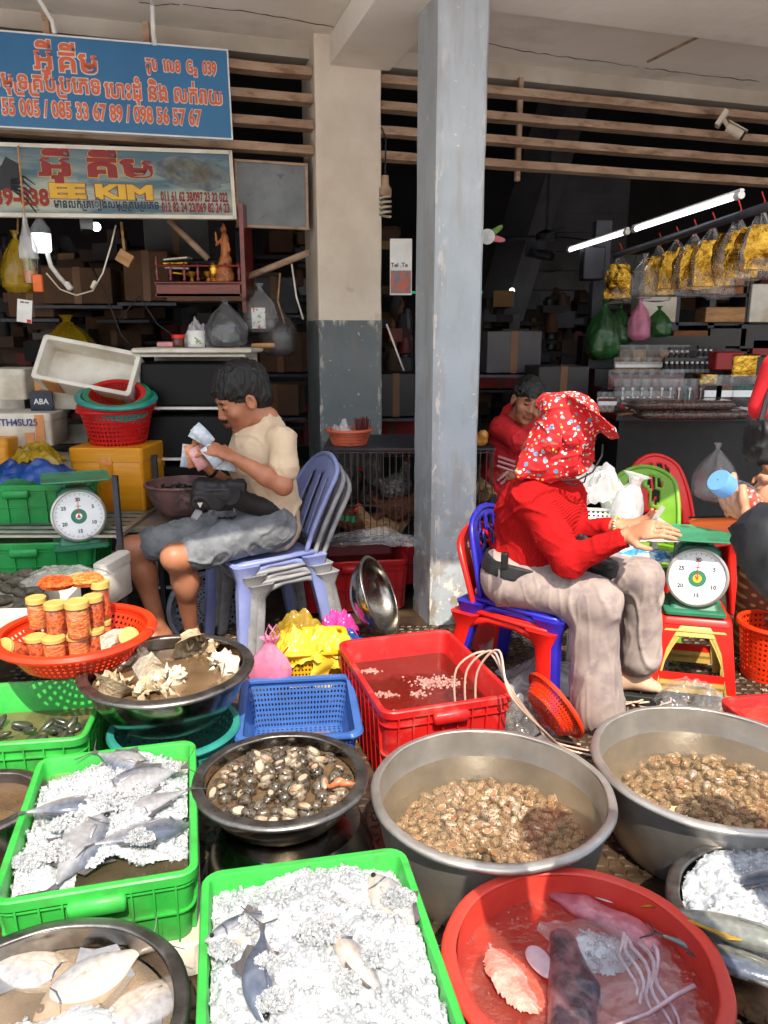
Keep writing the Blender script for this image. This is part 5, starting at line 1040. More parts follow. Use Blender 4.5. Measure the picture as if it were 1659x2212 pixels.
def hairp(c, Rm, s=1., seed=0, tufts=26, front=.06, vol=.012):
    P = lambda x, y, z: v3(c) + Rm @ (v3((x, y, z)) * s); rn = random.Random(seed)
    E = lambda x, y, z, a, b, d, **k: ell(P(x, y, z), (a * s, b * s, d * s), Rm=Rm, **k)
    pr = [E(0, -.018, .055, .078 + vol, .098 + vol, .084 + vol, k=.02), E(0, -.055, .0, .066 + vol, .055 + vol, .075, k=.02)]
    for k in range(tufts):
        a = rn.uniform(-1.9, 1.9); e = rn.uniform(.1, 1.3); d = v3((math.sin(a) * math.cos(e), math.cos(a) * math.cos(e), math.sin(e))); b = v3((0, -.02, .05)) + d * v3((.08, .1, .085)) * 1.02
        t = b + v3((rn.uniform(-.015, .015), .028, -.004 - .02 * math.cos(e))); pr.append(cap(P(*b), P(*t), .014 * s, .004 * s, k=.01))
    for k in range(9):
        x = -.06 + .12 * k / 8 + rn.uniform(-.006, .006); pr.append(cap(P(x, .068 - abs(x) * .45, .085), P(x * 1.05 + rn.uniform(-.008, .008), .098 - abs(x) * .4, .04 + rn.uniform(-.01, .012)), .012 * s, .004 * s, k=.008))
    pr += [E(0, .085, -.045, .062, .075, .09, k=.01, sub=True), E(.09, .03, -.06, .04, .05, .055, k=.01, sub=True), E(-.09, .03, -.06, .04, .05, .055, k=.01, sub=True), E(.09, -.01, -.03, .03, .024, .04, k=.01, sub=True), E(-.09, -.01, -.03, .03, .024, .04, k=.01, sub=True)]
    return pr
def hand(wr, d, n, side=1, curl=(.5, .6, .7, .8), s=1., spread=.0, thumb=(.6, .4), bend=(.9, .7)):
    """wrist, direction to the fingers, palm normal; side=+1 puts the thumb toward d x n"""
    d = v3(d); d /= np.linalg.norm(d); n = v3(n); n = n - d * (n @ d); n /= np.linalg.norm(n); sd = np.cross(d, n) * side; wr = v3(wr); pr = []
    pr.append(cap(wr + d * .012 * s, wr + d * .075 * s, .033 * s, .036 * s, k=.012, flat=(n, 2.4)))
    for i, (o, ln) in enumerate(((.031, .07), (.011, .08), (-.01, .074), (-.030, .058))):
        b = wr + d * (.086 - .006 * (i == 3)) * s + sd * o * s; dd = d + sd * o * spread * 10; dd /= np.linalg.norm(dd); a = curl[i]; p = b - d * .02 * s
        for j, f in enumerate((.5, .29, .21)):
            dd = dd * math.cos(a) + n * math.sin(a); n2 = n; q = (b if j == 0 else p) + dd * ln * f * 1.15 * s; pr.append(cap(p if j else b - d * .015 * s, q, (.0092 - .0008 * j) * s, (.0085 - .0009 * j) * s, k=.004)); p = q; a = curl[i] * bend[j % 2]
            dd = dd / np.linalg.norm(dd)
    t0 = wr + d * .022 * s + sd * .022 * s; t1 = t0 + (d * .6 + sd * .75 + n * .25) * .036 * s; t2 = t1 + (d * (1 - thumb[0]) + sd * .1 + n * thumb[0]) * .034 * s; t3 = t2 + (d * (1 - thumb[1]) - sd * .2 + n * thumb[1]) * .026 * s
    pr += [cap(t0, t1, .015 * s, .0115 * s, k=.01), cap(t1, t2, .0105 * s, .0095 * s, k=.004), cap(t2, t3, .0095 * s, .0075 * s, k=.004)]
    return pr
def fold(V, sc, amp, seed=0., st=(1, 1, 1)):
    Q = V * np.array(st); a = nfield(Q, sc, seed); b = nfield(Q, sc * 1.9, seed + 5); c = nfield(Q, sc * .6, seed + 9); return (np.exp(-(a / .09) ** 2) * (.4 + 1.6 * np.clip(c + .4, 0, 1)) - .5) * amp * 1.1 + (np.exp(-(b / .07) ** 2) - .3) * amp * .45
def knit(name, col):
    m = mat(name, col, .95, col2=tuple(c * .82 for c in col), scale=5, spec=.12); N, L, p = nodes(m); tc = N.new('ShaderNodeTexCoord'); mp = N.new('ShaderNodeMapping'); mp.inputs['Rotation'].default_value = (0, R(-30), R(35)); L.new(tc.outputs['Object'], mp.inputs[0])
    wv = N.new('ShaderNodeTexWave'); wv.inputs['Scale'].default_value = 42; wv.inputs['Distortion'].default_value = 1.2; wv.inputs['Detail Scale'].default_value = .6; L.new(mp.outputs[0], wv.inputs[0]); b = N.new('ShaderNodeBump'); b.inputs['Strength'].default_value = .7; b.inputs['Distance'].default_value = .003
    L.new(wv.outputs['Fac'], b.inputs['Height']); L.new(b.outputs[0], p.inputs['Normal']); return m
M['knit'] = knit('red_rib_knit', S(180, 24, 26))
M['tee'] = mat('cream_tee', S(212, 190, 160), .85, col2=S(198, 174, 144), scale=4, bump=.2, bscale=200, bdist=.001)
M['denim'] = mat('grey_denim', S(120, 124, 128), .85, col2=S(88, 92, 98), scale=7, lo=.4, hi=.62, bump=.3, bscale=180, bdist=.001, dirt=S(150, 152, 154), dscale=10, dirt_amt=.6)
M['linen'] = mat('printed_linen', S(166, 152, 144), .9, col2=S(142, 128, 122), scale=5, lo=.4, hi=.6, bump=.4, bscale=240, bdist=.001, dirt=S(122, 108, 114), dscale=13, dlo=.5, dhi=.64, dirt_amt=.6)
M['polo'] = mat('red_polo', S(222, 34, 44), .8, col2=S(176, 20, 28), scale=5)
M['sock'] = mat('beige_sock', S(214, 176, 146), .8); M['sand'] = mat('black_rubber', S(40, 42, 42), .7, col2=S(28, 30, 30), scale=12)
def floral():
    m = mat('floral_cotton', S(206, 28, 34), .8, col2=S(188, 20, 28), scale=5, bump=.2, bscale=200, bdist=.001); N, L, p = nodes(m); last = p.inputs['Base Color'].links[0].from_socket; tc = N.new('ShaderNodeTexCoord')
    for sc_, th, cols, off in ((34, .24, (S(245, 235, 235), S(240, 150, 170), S(250, 240, 240)), 0), (28, .26, (S(60, 150, 170), S(120, 190, 200), S(60, 140, 170)), 3.3), (50, .25, (S(246, 206, 90), S(250, 240, 230), S(80, 120, 60)), 7.7), (34, .10, (S(250, 210, 80),) * 3, 0), (28, .09, (S(30, 80, 120),) * 3, 3.3)):
        mp = N.new('ShaderNodeMapping'); mp.inputs['Location'].default_value = (off, off, off); L.new(tc.outputs['Object'], mp.inputs[0]); v = N.new('ShaderNodeTexVoronoi'); v.inputs['Scale'].default_value = sc_; L.new(mp.outputs[0], v.inputs['Vector'])
        nz = N.new('ShaderNodeTexNoise'); nz.inputs['Scale'].default_value = 120; L.new(tc.outputs['Object'], nz.inputs['Vector']); ad = N.new('ShaderNodeMath'); ad.operation = 'MULTIPLY_ADD'; ad.inputs[1].default_value = .24; L.new(nz.outputs['Fac'], ad.inputs[0]); L.new(v.outputs['Distance'], ad.inputs[2])
        lt = N.new('ShaderNodeMath'); lt.operation = 'LESS_THAN'; lt.inputs[1].default_value = th + .11; L.new(ad.outputs[0], lt.inputs[0]); cr = N.new('ShaderNodeValToRGB'); cr.color_ramp.interpolation = 'CONSTANT'; sp = N.new('ShaderNodeSeparateColor'); L.new(v.outputs['Color'], sp.inputs[0]); L.new(sp.outputs[0], cr.inputs[0])
        cr.color_ramp.elements[0].color = (*cols[0], 1); cr.color_ramp.elements[1].position = .35; cr.color_ramp.elements[1].color = (*cols[1], 1); e = cr.color_ramp.elements.new(.7); e.color = (*cols[2], 1)
        g2 = N.new('ShaderNodeMath'); g2.operation = 'GREATER_THAN'; g2.inputs[1].default_value = .12; L.new(sp.outputs[1], g2.inputs[0]); mu = N.new('ShaderNodeMath'); mu.operation = 'MULTIPLY'; L.new(lt.outputs[0], mu.inputs[0]); L.new(g2.outputs[0], mu.inputs[1])
        q = N.new('ShaderNodeMix'); q.data_type = 'RGBA'; L.new(mu.outputs[0], q.inputs[0]); L.new(last, q.inputs[6]); L.new(cr.outputs[0], q.inputs[7]); last = q.outputs[2]
    L.new(last, p.inputs['Base Color']); return m
M['floral'] = floral()
SKM = [M['skin_m'], M['lip'], M['eyeb'], M['hair']]; SKW = [M['skin_w'], M['lip'], M['eyeb'], M['hair']]
# ---------------------------------------------------------------- stacking chairs
def chair(label, base, yaw, z, col, group=None, holes=False, sh=.43, leg=True, seatw=.42, legz=0., back=.84, lean=.13):
    """moulded chair; local x is forward, z=0 the floor"""
    t = thing('plastic_chair', label, 'chair', (base[0], base[1], z), yaw, group); W2 = seatw / 2
    g = MB()
    def seat(u, v): x = -.2 + .42 * u; y = (v - .5) * seatw * (1 - .08 * (1 - u)); return (x, y, sh - .018 * math.sin(PI * u) * math.sin(PI * v) - (.02 * max(0, u - .85) / .15) + .006 * (abs(v - .5) > .45))
    g.grid(seat, 14, 14); g.build('seat', col, t, solid=.007, smooth=60)
    # back: curved panel with rim
    def bk(u, v):
        a = (u - .5) * 2; wv = W2 * (.92 - .18 * v ** 2.5); top = sh + (back - sh) * v * (1 - .16 * a * a * v); return (-.2 - lean * v ** 1.2 + .05 * a * a * (1 - .4 * v), a * wv, top)
    n, mv = 26, 24; hl = [(-.0, .56, .16), (-.36, .62, .12), (.36, .62, .12), (-.2, .8, .1), (.2, .8, .1), (0, .34, .12), (-.3, .38, .1), (.3, .38, .1), (-.12, .68, .06), (.14, .44, .06), (-.14, .46, .06), (.45, .8, .07), (-.45, .8, .07)]
    def sk(i, j):
        u, v = (i + .5) / n, (j + .5) / mv; a = (u - .5) * 2
        if holes: return any(((a - x) / r * .9) ** 2 + ((v - y) / r * 1.1) ** 2 < 1 for x, y, r in hl) or (v < .2 and abs(a) < .7)
        return (abs(a) < .62 and .16 < v < .8 and (i // 2) % 3 == 1) or (v < .14 and abs(a) < .7)
    g = MB(); g.grid(bk, n, mv, skip=sk); g.build('backrest', col, t, solid=.006, smooth=60)
    g = MB(); pts = [bk(0, k / 10) for k in range(0, 10)] + [bk(k / 10, 1) for k in range(11)] + [bk(1, k / 10) for k in range(9, -1, -1)]
    q = [Vector(p) for p in pts]; q = [q[0]] + [(q[i - 1] + q[i] * 2 + q[i + 1]) / 4 for i in range(1, len(q) - 1)] + [q[-1]]; g.tube(q, .013, 8); g.build('back_rim', col, t, smooth=180)
    g = MB(); lo = [Vector((-.2, -W2 * .93, sh)), Vector((.0, -W2 * .98, sh - .004)), Vector((.19, -W2, sh - .008)), Vector((.225, -W2 * .85, sh - .014)), Vector((.23, 0, sh - .02)), Vector((.225, W2 * .85, sh - .014)), Vector((.19, W2, sh - .008)), Vector((0, W2 * .98, sh - .004)), Vector((-.2, W2 * .93, sh))]; g.tube(lo, .011, 8); g.build('seat_rim', col, t, smooth=180)
    for sx, sy in ((1, 1), (1, -1), (-1, 1), (-1, -1)):
        a = Vector((.175 if sx > 0 else -.185, sy * (W2 - .03), sh - .012)); b = Vector((.215 if sx > 0 else -.27, sy * (W2 + .015), legz)); g = MB(); rings = []
        for k in range(7):
            f = k / 6; c = a.lerp(b, f); w1 = .038 - .014 * f + .03 * max(0, 1 - f * 6); w2 = .03 - .009 * f + .03 * max(0, 1 - f * 6)
            rings.append([c + Vector((p * w1, q * w2, 0)) for p, q in ((-1, -.7), (-.7, -1), (.7, -1), (1, -.7), (1, .7), (.7, 1), (-.7, 1), (-1, .7))])
        g.loft(rings[::-1], 0, True, True); g.build('leg', col, t, smooth=50)
    for sy in (-1, 1):
        g = MB(); g.tube([(.17, sy * (W2 - .012), sh - .10), (.13, sy * (W2 - .012), sh - .05), (.05, sy * (W2 - .014), sh - .028), (-.08, sy * (W2 - .014), sh - .028), (-.15, sy * (W2 - .012), sh - .05), (-.2, sy * (W2 - .012), sh - .10)], .011, 6, flat=1.6); g.build('side_apron', col, t, smooth=180)
    return t
M['ch_p'] = mat('lilac_plastic', S(136, 147, 194), .42, col2=S(118, 128, 178), scale=5, dirt=S(170, 170, 190), dscale=10, dlo=.58, dhi=.75, dirt_amt=.5); M['ch_g'] = mat('aged_grey_plastic', S(150, 150, 152), .55, col2=S(118, 118, 120), scale=9, dirt=S(90, 84, 76), dscale=12, dlo=.55, dhi=.7, dirt_amt=.6)
M['ch_b'] = mat('blue_plastic', S(44, 40, 170), .35, col2=S(36, 32, 150), scale=4); M['ch_r'] = mat('red_plastic', S(226, 36, 26), .35, col2=S(206, 28, 20), scale=4, dirt=S(160, 40, 30), dscale=9, dirt_amt=.4); M['ch_gr'] = mat('lime_plastic', S(120, 176, 46), .4)
# ================================================================ man counting money
MC = Vector((W(570, 1330, 3.74).x, 3.74, 0))
cy = R(180 + 33)
for k, (lab, c_) in enumerate((('lowest grey weathered plastic chair of the stack under the seated man', 'ch_g'), ('grey weathered plastic chair in the middle of the stack under the seated man', 'ch_g'), ('lilac plastic chair on top of the stack under the seated man', 'ch_p'))):
    chair(lab, (MC.x - math.cos(cy) * .035 * (2 - k), MC.y - math.sin(cy) * .035 * (2 - k)), cy, .05 * k, M[c_], 'chairs stacked under the man', sh=.40, back=.85, lean=.19, legz=-.05 * k if k == 2 else 0., seatw=.43 + .002 * k)
man = thing('person', 'seated man in cream t-shirt and grey denim shorts counting banknotes', 'person', (MC.x, MC.y, 0))
A = dict(hipn=W(585, 1135, 3.62), hipf=W(545, 1130, 3.84), knn=W(383, 1206, 3.40), knf=W(285, 1186, 3.72), ann=W(412, 1350, 3.57), anf=W(343, 1348, 3.72), bel=W(562, 1085, 3.7), che=W(566, 985, 3.7), shn=W(614, 948, 3.56), shf=W(536, 935, 3.86), eln=W(612, 1050, 3.46), wrn=W(503, 988, 3.42), elf=W(505, 1065, 3.76), wrf=W(458, 1018, 3.56), neck=W(575, 905, 3.7))
k_ = .05
legs = [cap(A['hipn'], A['knn'], .095, .064, k=k_), cap(A['hipf'], A['knf'], .095, .064, k=k_)]
for a, b in (('knn', 'ann'), ('knf', 'anf')):
    p, q = A[a], A[b]; m_ = p.lerp(q, .33); bk_ = Vector((.018, .02, 0)); legs += [cap(p, m_ + bk_ * .5, .06, .054, k=.03), cap(m_ + bk_ * .5, q, .056, .036, k=.03), ell(m_ + bk_, (.056, .058, .1), k=.03), ell(p + Vector((-.018, -.02, .012)), (.05, .05, .052), k=.03)]
def foot(an, toe, s=1., z=.03):
    an = Vector(an); toe = Vector(toe); d = (toe - an); d.z = 0; d.normalize(); hz = toe.z; L_ = []
    heel = an - d * .03; heel.z = hz + .028; mid = an.lerp(toe, .5); mid.z = hz + .03; t_ = toe.copy(); t_.z = hz + .014; sd_ = Vector((-d.y, d.x, 0))
    L_ += [cap(an, heel, .036 * s, .032 * s, k=.03), cap(heel, mid, .032 * s, .036 * s, k=.03), cap(mid, t_ - d * .03, .036 * s, .034 * s, k=.03, flat=((0, 0, 1), 1.7))]
    for i in range(5): o = (i - 2) * .016; L_.append(cap(t_ - d * .035 + sd_ * o * .8, t_ + sd_ * o - d * (.008 * abs(i - 1)), .011 * s, (.012 if i == 0 else .009) * s, k=.004))
    return L_
tn = A['ann'] + Vector((-.1, -.12, 0)); tn.z = 0.0; tf = A['anf'] + Vector((-.17, -.08, 0)); tf.z = 0.0
A['ann'].z = max(.08, A['ann'].z)
feet = foot(A['ann'], tn) + foot(A['anf'], tf)
hf = (Vector((-.85, -.42, -.38))).normalized(); HM = frame3(hf, (-.12, -.1, 1)); HC = W(524, 862, 3.68)
torso_s = [cap(A['hipn'], A['che'], .085, .09, k=.05), cap(A['hipf'], A['che'], .085, .09, k=.05), cap(A['shn'], A['shf'], .05, .05, k=.05), cap(A['che'] + Vector((0, 0, .08)), A['neck'], .07, .055, k=.05), cap(A['neck'], W(545, 885, 3.69), .052, .052, k=.02)]
def arm(sh, el_, wr, r=(.05, .042, .041, .026)): return [cap(sh, el_, r[0], r[1], k=.02), cap(el_, Vector(el_).lerp(Vector(wr), .35), r[2], r[2] + .002, k=.02), cap(Vector(el_).lerp(Vector(wr), .35), wr, r[2] + .002, r[3], k=.02)]
armn = arm(A['shn'], A['eln'], A['wrn']) + hand(A['wrn'], W(444, 960, 3.40) - A['wrn'], (-.1, .45, -1), side=-1, curl=(.35, .5, .6, .6), s=1.15, thumb=(.5, .7))
armf = arm(A['elf'] + Vector((.05, .03, .12)), A['elf'], A['wrf']) + hand(A['wrf'], W(418, 985, 3.50) - A['wrf'], (-.2, -.5, .9), side=1, curl=(.5, .7, .8, .9), s=1.15, thumb=(.5, .8))
body('body', [(torso_s + legs, .0085), (feet, .005), (armn, .0045), (armf, .0045), (head(HC, HM, 1.24, stache=True) + [cap(A['neck'], HC + Vector((.02, .02, -.05)), .062, .06, k=.03)], .0042)], SKM, man, it=1)
body('hair', hairp(HC, HM, 1.24, 3, vol=.010), M['hair'], man, .005, disp=lambda V: nfield(V * np.array((1, 1, .3)), 75) * .009)
che, bel = A['che'], A['bel']
shirt = [ell(che + Vector((.005, 0, .02)), (.155, .15, .17), k=.05), cap(che + Vector((0, 0, -.04)), W(575, 1075, 3.7), .15, .15, k=.06), cap(W(575, 1075, 3.7), W(590, 1135, 3.72), .15, .142, k=.06), cap(A['shn'] + Vector((-.02, .02, -.005)), A['shf'], .064, .064, k=.05), cap(A['neck'] + Vector((0, 0, -.035)), che, .075, .11, k=.05),
         cap(A['shn'] + Vector((-.005, 0, -.008)), A['shn'].lerp(A['eln'], .62), .062, .074, k=.04), cap(A['shf'], A['shf'].lerp(A['elf'], .5), .07, .07, k=.03), ell(W(540, 892, 3.66), (.065, .065, .06), k=.012, sub=True), cap(W(612, 1110, 3.66), W(606, 1150, 3.62), .05, .02, k=.04)]
body('t_shirt', shirt, M['tee'], man, .007, disp=lambda V: fold(V, 7, .007, 2.) + .004 * nfield(V, 22))
# faded dot print on the chest
g = MB(); rn = random.Random(2); cc = W(548, 970, 3.52)
shorts = [cap(A['hipn'], A['hipf'], .12, .12, k=.05), cap(A['hipn'], A['hipn'].lerp(A['knn'], .80), .115, .092, k=.03), cap(A['hipf'], A['hipf'].lerp(A['knf'], .82), .115, .09, k=.03), cap(A['hipn'].lerp(A['hipf'], .5), bel, .13, .13, k=.04)]
body('denim_shorts', shorts, M['denim'], man, .007, disp=lambda V: fold(V, 9, .006, 5., (1, 1, 1)) + .003 * nfield(V, 26))
g = MB(); q = A['hipn'].lerp(A['knn'], .42) + Vector((-.01, -.045, .098)); g.grid(lambda u, v: (q.x - .06 + .09 * u + .01 * math.sin(v * 12), q.y + .035 * v - .05 * u + .05, q.z + .016 * u - .004 + .004 * math.sin(u * 20)), 8, 4); g.build('frayed_hole', M['black'], man, world=True, solid=.003)
# waist pack, key fob and notes are things he carries
pk = thing('waist_pack', 'black nylon waist pack on the lap of the man with the banknotes', 'bag', W(455, 1065, 3.46))
pm = Euler((R(6), R(8), R(20))).to_matrix(); pc = W(462, 1068, 3.47)
body('pouch', [rbx(pc, (.1, .045, .072), .03, Rm=np.array(pm), k=.01), rbx(pc + Vector((-.015, -.05, -.015)), (.075, .02, .046), .016, Rm=np.array(pm), k=.012), rbx(pc + Vector((.1, .0, .01)), (.05, .03, .062), .02, Rm=np.array(pm), k=.02)], M['black'], pk, .005, disp=lambda V: fold(V, 12, .004, 9.))
g = MB(); g.tube([pc + Vector((.09, -.03, 0)), W(530, 1085, 3.52), W(568, 1095, 3.55), W(600, 1105, 3.6), W(625, 1105, 3.72)], [.045, .05, .052, .04, .03], 10, flat=1., m=0); g.build('belt', M['black'], pk, world=True, smooth=60)
g = MB(); a, b = pc + Vector((-.07, -.078, .025)), pc + Vector((.08, -.06, .035)); g.tube([a, (a + b) / 2 + Vector((0, -.004, .004)), b], .003, 5); g.build('zip', M['darksteel'], pk, world=True)
g = MB(); c = pc + Vector((-.045, -.087, -.03)); g.add([c + Vector((-.012, 0, .01)), c + Vector((.012, .004, .01)), c + Vector((0, 0, -.014)), c + Vector((-.012, -.002, .01)), c + Vector((.012, .002, .01)), c + Vector((0, -.003, -.014))], [(3, 4, 5), (0, 3, 5, 2), (1, 2, 5, 4), (0, 1, 4, 3)]); g.build('metal_badge', M['alu'], pk, world=True)
g = MB(); c = W(425, 1112, 3.40); g.box((0, 0, 0), (.035, .018, .055), b=.006, M=Matrix.Translation(c) @ Euler((R(-30), R(30), 0)).to_matrix().to_4x4()); tag(g.build('key_fob', M['ch_g']), 'silver grey car key fob hanging below the black waist pack', 'key')
M['note_b'] = mat('pale_banknote', S(206, 214, 220), .8, col2=S(160, 176, 190), scale=40); M['note_o'] = mat('orange_banknote', S(222, 160, 110), .8, col2=S(180, 110, 80), scale=40); M['note_p'] = mat('pink_banknote', S(220, 170, 165), .8, col2=S(190, 140, 140), scale=40)
def note(label, c, rot, m, w_=.14, h_=.065, bend=.012):
    g = MB(); g.grid(lambda u, v: ((u - .5) * w_, (v - .5) * h_, bend * math.sin(PI * u)), 8, 3); o = g.build('banknote', m, loc=c, rot=rot, solid=.0006); return tag(o, label, 'banknote', 'banknotes in the hands of the man')
for k, (px, py, Y, rt, m_, lab) in enumerate(((435, 945, 3.40, (70, 35, 15), 'note_b', 'pale blue banknote standing highest in the hand of the man'), (438, 940, 3.39, (72, 50, 18), 'note_b', 'pale banknote just in front of the highest one'), (405, 985, 3.42, (80, 100, 10), 'note_b', 'pale banknote at the far left of the folded wad'), (415, 985, 3.41, (80, 80, 12), 'note_o', 'orange banknote in the middle of the folded wad'), (428, 990, 3.40, (80, 65, 12), 'note_p', 'pinkish banknote at the right of the folded wad'), (458, 985, 3.39, (75, 55, 15), 'note_b', 'banknote hanging below the upper hand'), (487, 1003, 3.45, (80, 10, 10), 'note_b', 'folded banknotes held under the wrist'))):
    note(lab, W(px, py, Y), tuple(R(a) for a in rt), M[m_], .105, .055)
g = MB(); c = A['wrf']; g.lathe([(.034, -.008), (.037, -.008), (.037, .008), (.034, .008), (.034, -.008)], 20, M=Matrix.Translation(c) @ (W(418, 985, 3.50) - c).to_track_quat('Z', 'Y').to_matrix().to_4x4()); tag(g.build('wristwatch', M['blackpl']), 'dark wristwatch on the lower wrist of the man with banknotes', 'watch')
# ================================================================ woman in the floral hat
WC = Vector((W(1110, 1330, 3.2).x, 3.2, 0)); wy = R(-38)
chair('red plastic chair under the blue one on which the woman sits', (WC.x + .055, WC.y - .02), wy, 0, M['ch_r'], 'chairs stacked under the woman', holes=True, sh=.40, back=.72, seatw=.43, lean=.09)
chair('blue plastic chair with round holes on which the woman in the floral hat sits', (WC.x + .075, WC.y - .03), wy, .0, M['ch_b'], 'chairs stacked under the woman', holes=True, sh=.45, back=.81, seatw=.41, lean=.06)
wom = thing('person', 'seated woman in red ribbed jumper and floral sun hat working with her hands', 'person', (WC.x, WC.y, 0))
B = dict(hipn=W(1105, 1245, 3.08), hipf=W(1150, 1225, 3.26), knn=W(1292, 1298, 2.86), knf=W(1388, 1250, 3.02), ann=W(1288, 1520, 2.86), anf=W(1378, 1410, 3.06), bel=W(1158, 1190, 3.12), che=W(1168, 1108, 3.10), shn=W(1143, 1080, 2.96), shf=W(1225, 1070, 3.22), eln=W(1228, 1212, 2.86), wrn=W(1352, 1158, 2.76), elf=W(1235, 1155, 3.1), wrf=W(1330, 1136, 2.93), neck=W(1190, 1030, 3.08))
HCW = W(1228, 935, 3.04); HWM = frame3((.72, -.5, -.42), (.3, -.1, 1))
armn = arm(B['shn'], B['eln'], B['wrn'], (.055, .045, .042, .027)) + hand(B['wrn'], W(1400, 1142, 2.70) - B['wrn'], (.35, .5, -.75), side=-1, curl=(.45, .5, .55, .6), s=1.12, thumb=(.5, .7))
armf = arm(B['shf'], B['elf'], B['wrf'], (.055, .045, .042, .027)) + hand(B['wrf'], W(1385, 1135, 2.86) - B['wrf'], (-.2, -.4, .85), side=1, curl=(.3, .35, .4, .45), s=1.12, thumb=(.4, .4))
legs = [cap(B['hipn'], B['knn'], .1, .07, k=.04), cap(B['hipf'], B['knf'], .1, .07, k=.04), cap(B['knn'], B['ann'], .06, .04, k=.03), cap(B['knf'], B['anf'], .06, .04, k=.03)]
an_f = G(1352, 1458, .115); to_f = G(1424, 1490, .06); an_n = G(1286, 1528, .1); to_n = G(1312, 1572, .03)
legs += [cap(B['anf'], an_f, .042, .038, k=.03), cap(B['ann'], an_n, .04, .036)]
ft = foot(an_f, to_f, 1.05) + foot(an_n, to_n, 1.)
tor = [cap(B['hipn'].lerp(B['hipf'], .5), B['che'], .12, .12, k=.05), cap(B['shn'], B['shf'], .05, .05, k=.05), cap(B['neck'], HCW + Vector((-.01, .01, -.04)), .055, .055)]
body('body', [(tor + legs, .0085), (ft, .005), (armn, .0045), (armf, .0045), (head(HCW, HWM, 1.05), .005)], SKW, wom)
body('sock', [(foot(an_f, to_f, 1.14), .005)], M['sock'], wom)
sw = [ell(B['che'] + Vector((-.015, .01, .0)), (.165, .16, .15), k=.06), cap(B['che'], B['bel'], .158, .165, k=.06), ell(B['bel'] + Vector((.0, 0, -.01)), (.178, .17, .10), k=.05), cap(B['shn'] + Vector((.03, .03, .0)), B['shf'], .078, .078, k=.06), cap(B['neck'] + Vector((-.01, 0, -.02)), B['che'], .07, .11, k=.06),
      cap(B['shn'], B['shn'].lerp(B['eln'], .6), .077, .07, k=.04), cap(B['shn'].lerp(B['eln'], .6), B['eln'], .07, .066, k=.03), cap(B['eln'], B['eln'].lerp(B['wrn'], .88), .066, .043, k=.025), cap(B['shf'], B['elf'], .075, .066, k=.04), cap(B['elf'], B['elf'].lerp(B['wrf'], .82), .062, .045, k=.03)]
body('ribbed_jumper', sw, M['knit'], wom, .0065, disp=lambda V: fold(V, 6.5, .007, 3., (1, 1, 1.6)) + .003 * nfield(V, 20))
tro = [cap(B['hipn'], B['hipf'], .122, .13, k=.06), cap(B['hipn'].lerp(B['hipf'], .5), B['bel'] + Vector((0, 0, -.07)), .145, .14, k=.05), cap(B['hipn'], B['knn'], .128, .095, k=.04), cap(B['hipf'], B['knf'], .12, .085, k=.04), ell(B['knn'] + Vector((.0, -.0, .0)), (.092, .09, .085), k=.03),
       cap(B['knn'] + Vector((-.012, 0, -.03)), W(1285, 1440, 2.86), .09, .098, k=.03), cap(W(1285, 1440, 2.86), W(1290, 1530, 2.85), .098, .11, k=.02), ell(W(1250, 1320, 2.9), (.06, .06, .05), k=.05), cap(B['knf'], W(1385, 1345, 3.05), .082, .08, k=.03), cap(W(1385, 1345, 3.05), W(1382, 1418, 3.06), .082, .09, k=.02)]
body('printed_trousers', tro, M['linen'], wom, .007, disp=lambda V: fold(V, 6, .0065, 8., (1.6, 1.6, .45)) + .003 * nfield(V, 15), it=2)
hc = W(1226, 912, 3.03)
hat = [ell(hc + Vector((0, 0, .01)), (.106, .106, .11), k=.03), rbx(W(1221, 880, 3.03), (.104, .095, .042), .038, rot=(0, R(10), 0), k=.03), cap(W(1224, 925, 3.03), W(1175, 998, 3.0), .110, .082, k=.04), cap(W(1175, 985, 3.0), W(1125, 1022, 2.95), .085, .028, k=.04), cap(W(1220, 940, 3.0), W(1245, 985, 2.97), .11, .075, k=.04), cap(W(1240, 990, 2.99), W(1190, 1012, 2.98), .06, .05, k=.04),
       ell(W(1276, 900, 2.95), (.135, .13, .018), rot=(R(-18), R(36), R(-20)), Rm=None, k=.025), ell(W(1282, 1000, 2.9), (.055, .08, .075), k=.015, sub=True)]
M['hat_in'] = M['floral']
body('floral_hat', hat, M['floral'], wom, .005, disp=lambda V: fold(V, 9, .0045, 4., (.6, 1, 1.6)) + .0015 * nfield(V, 30), it=2)
for sg in (-1, 1): body('hat_bow', [ell(W(1215, 952, 2.89) + Vector((.04 * sg, -.0, .01 * sg)), (.042, .016, .034), rot=(0, R(25 * sg - 20), 0), k=.01)], M['floral'], wom, .004, disp=lambda V: fold(V, 30, .004, 1.))
g = MB(); c = [W(1302, 960, 2.93), W(1300, 985, 2.92), W(1280, 1020, 2.9), W(1250, 1036, 2.9), W(1215, 1038, 2.93)]; g.tube(c, .004, 6); g.build('hat_piping', M['black'], wom, world=True)
g = MB(); g.tube([W(1268, 1022, 2.92), W(1262, 1042, 2.92), W(1240, 1048, 2.93), W(1222, 1042, 2.95)], .003, 6); g.build('chin_cord', M['black'], wom, world=True)
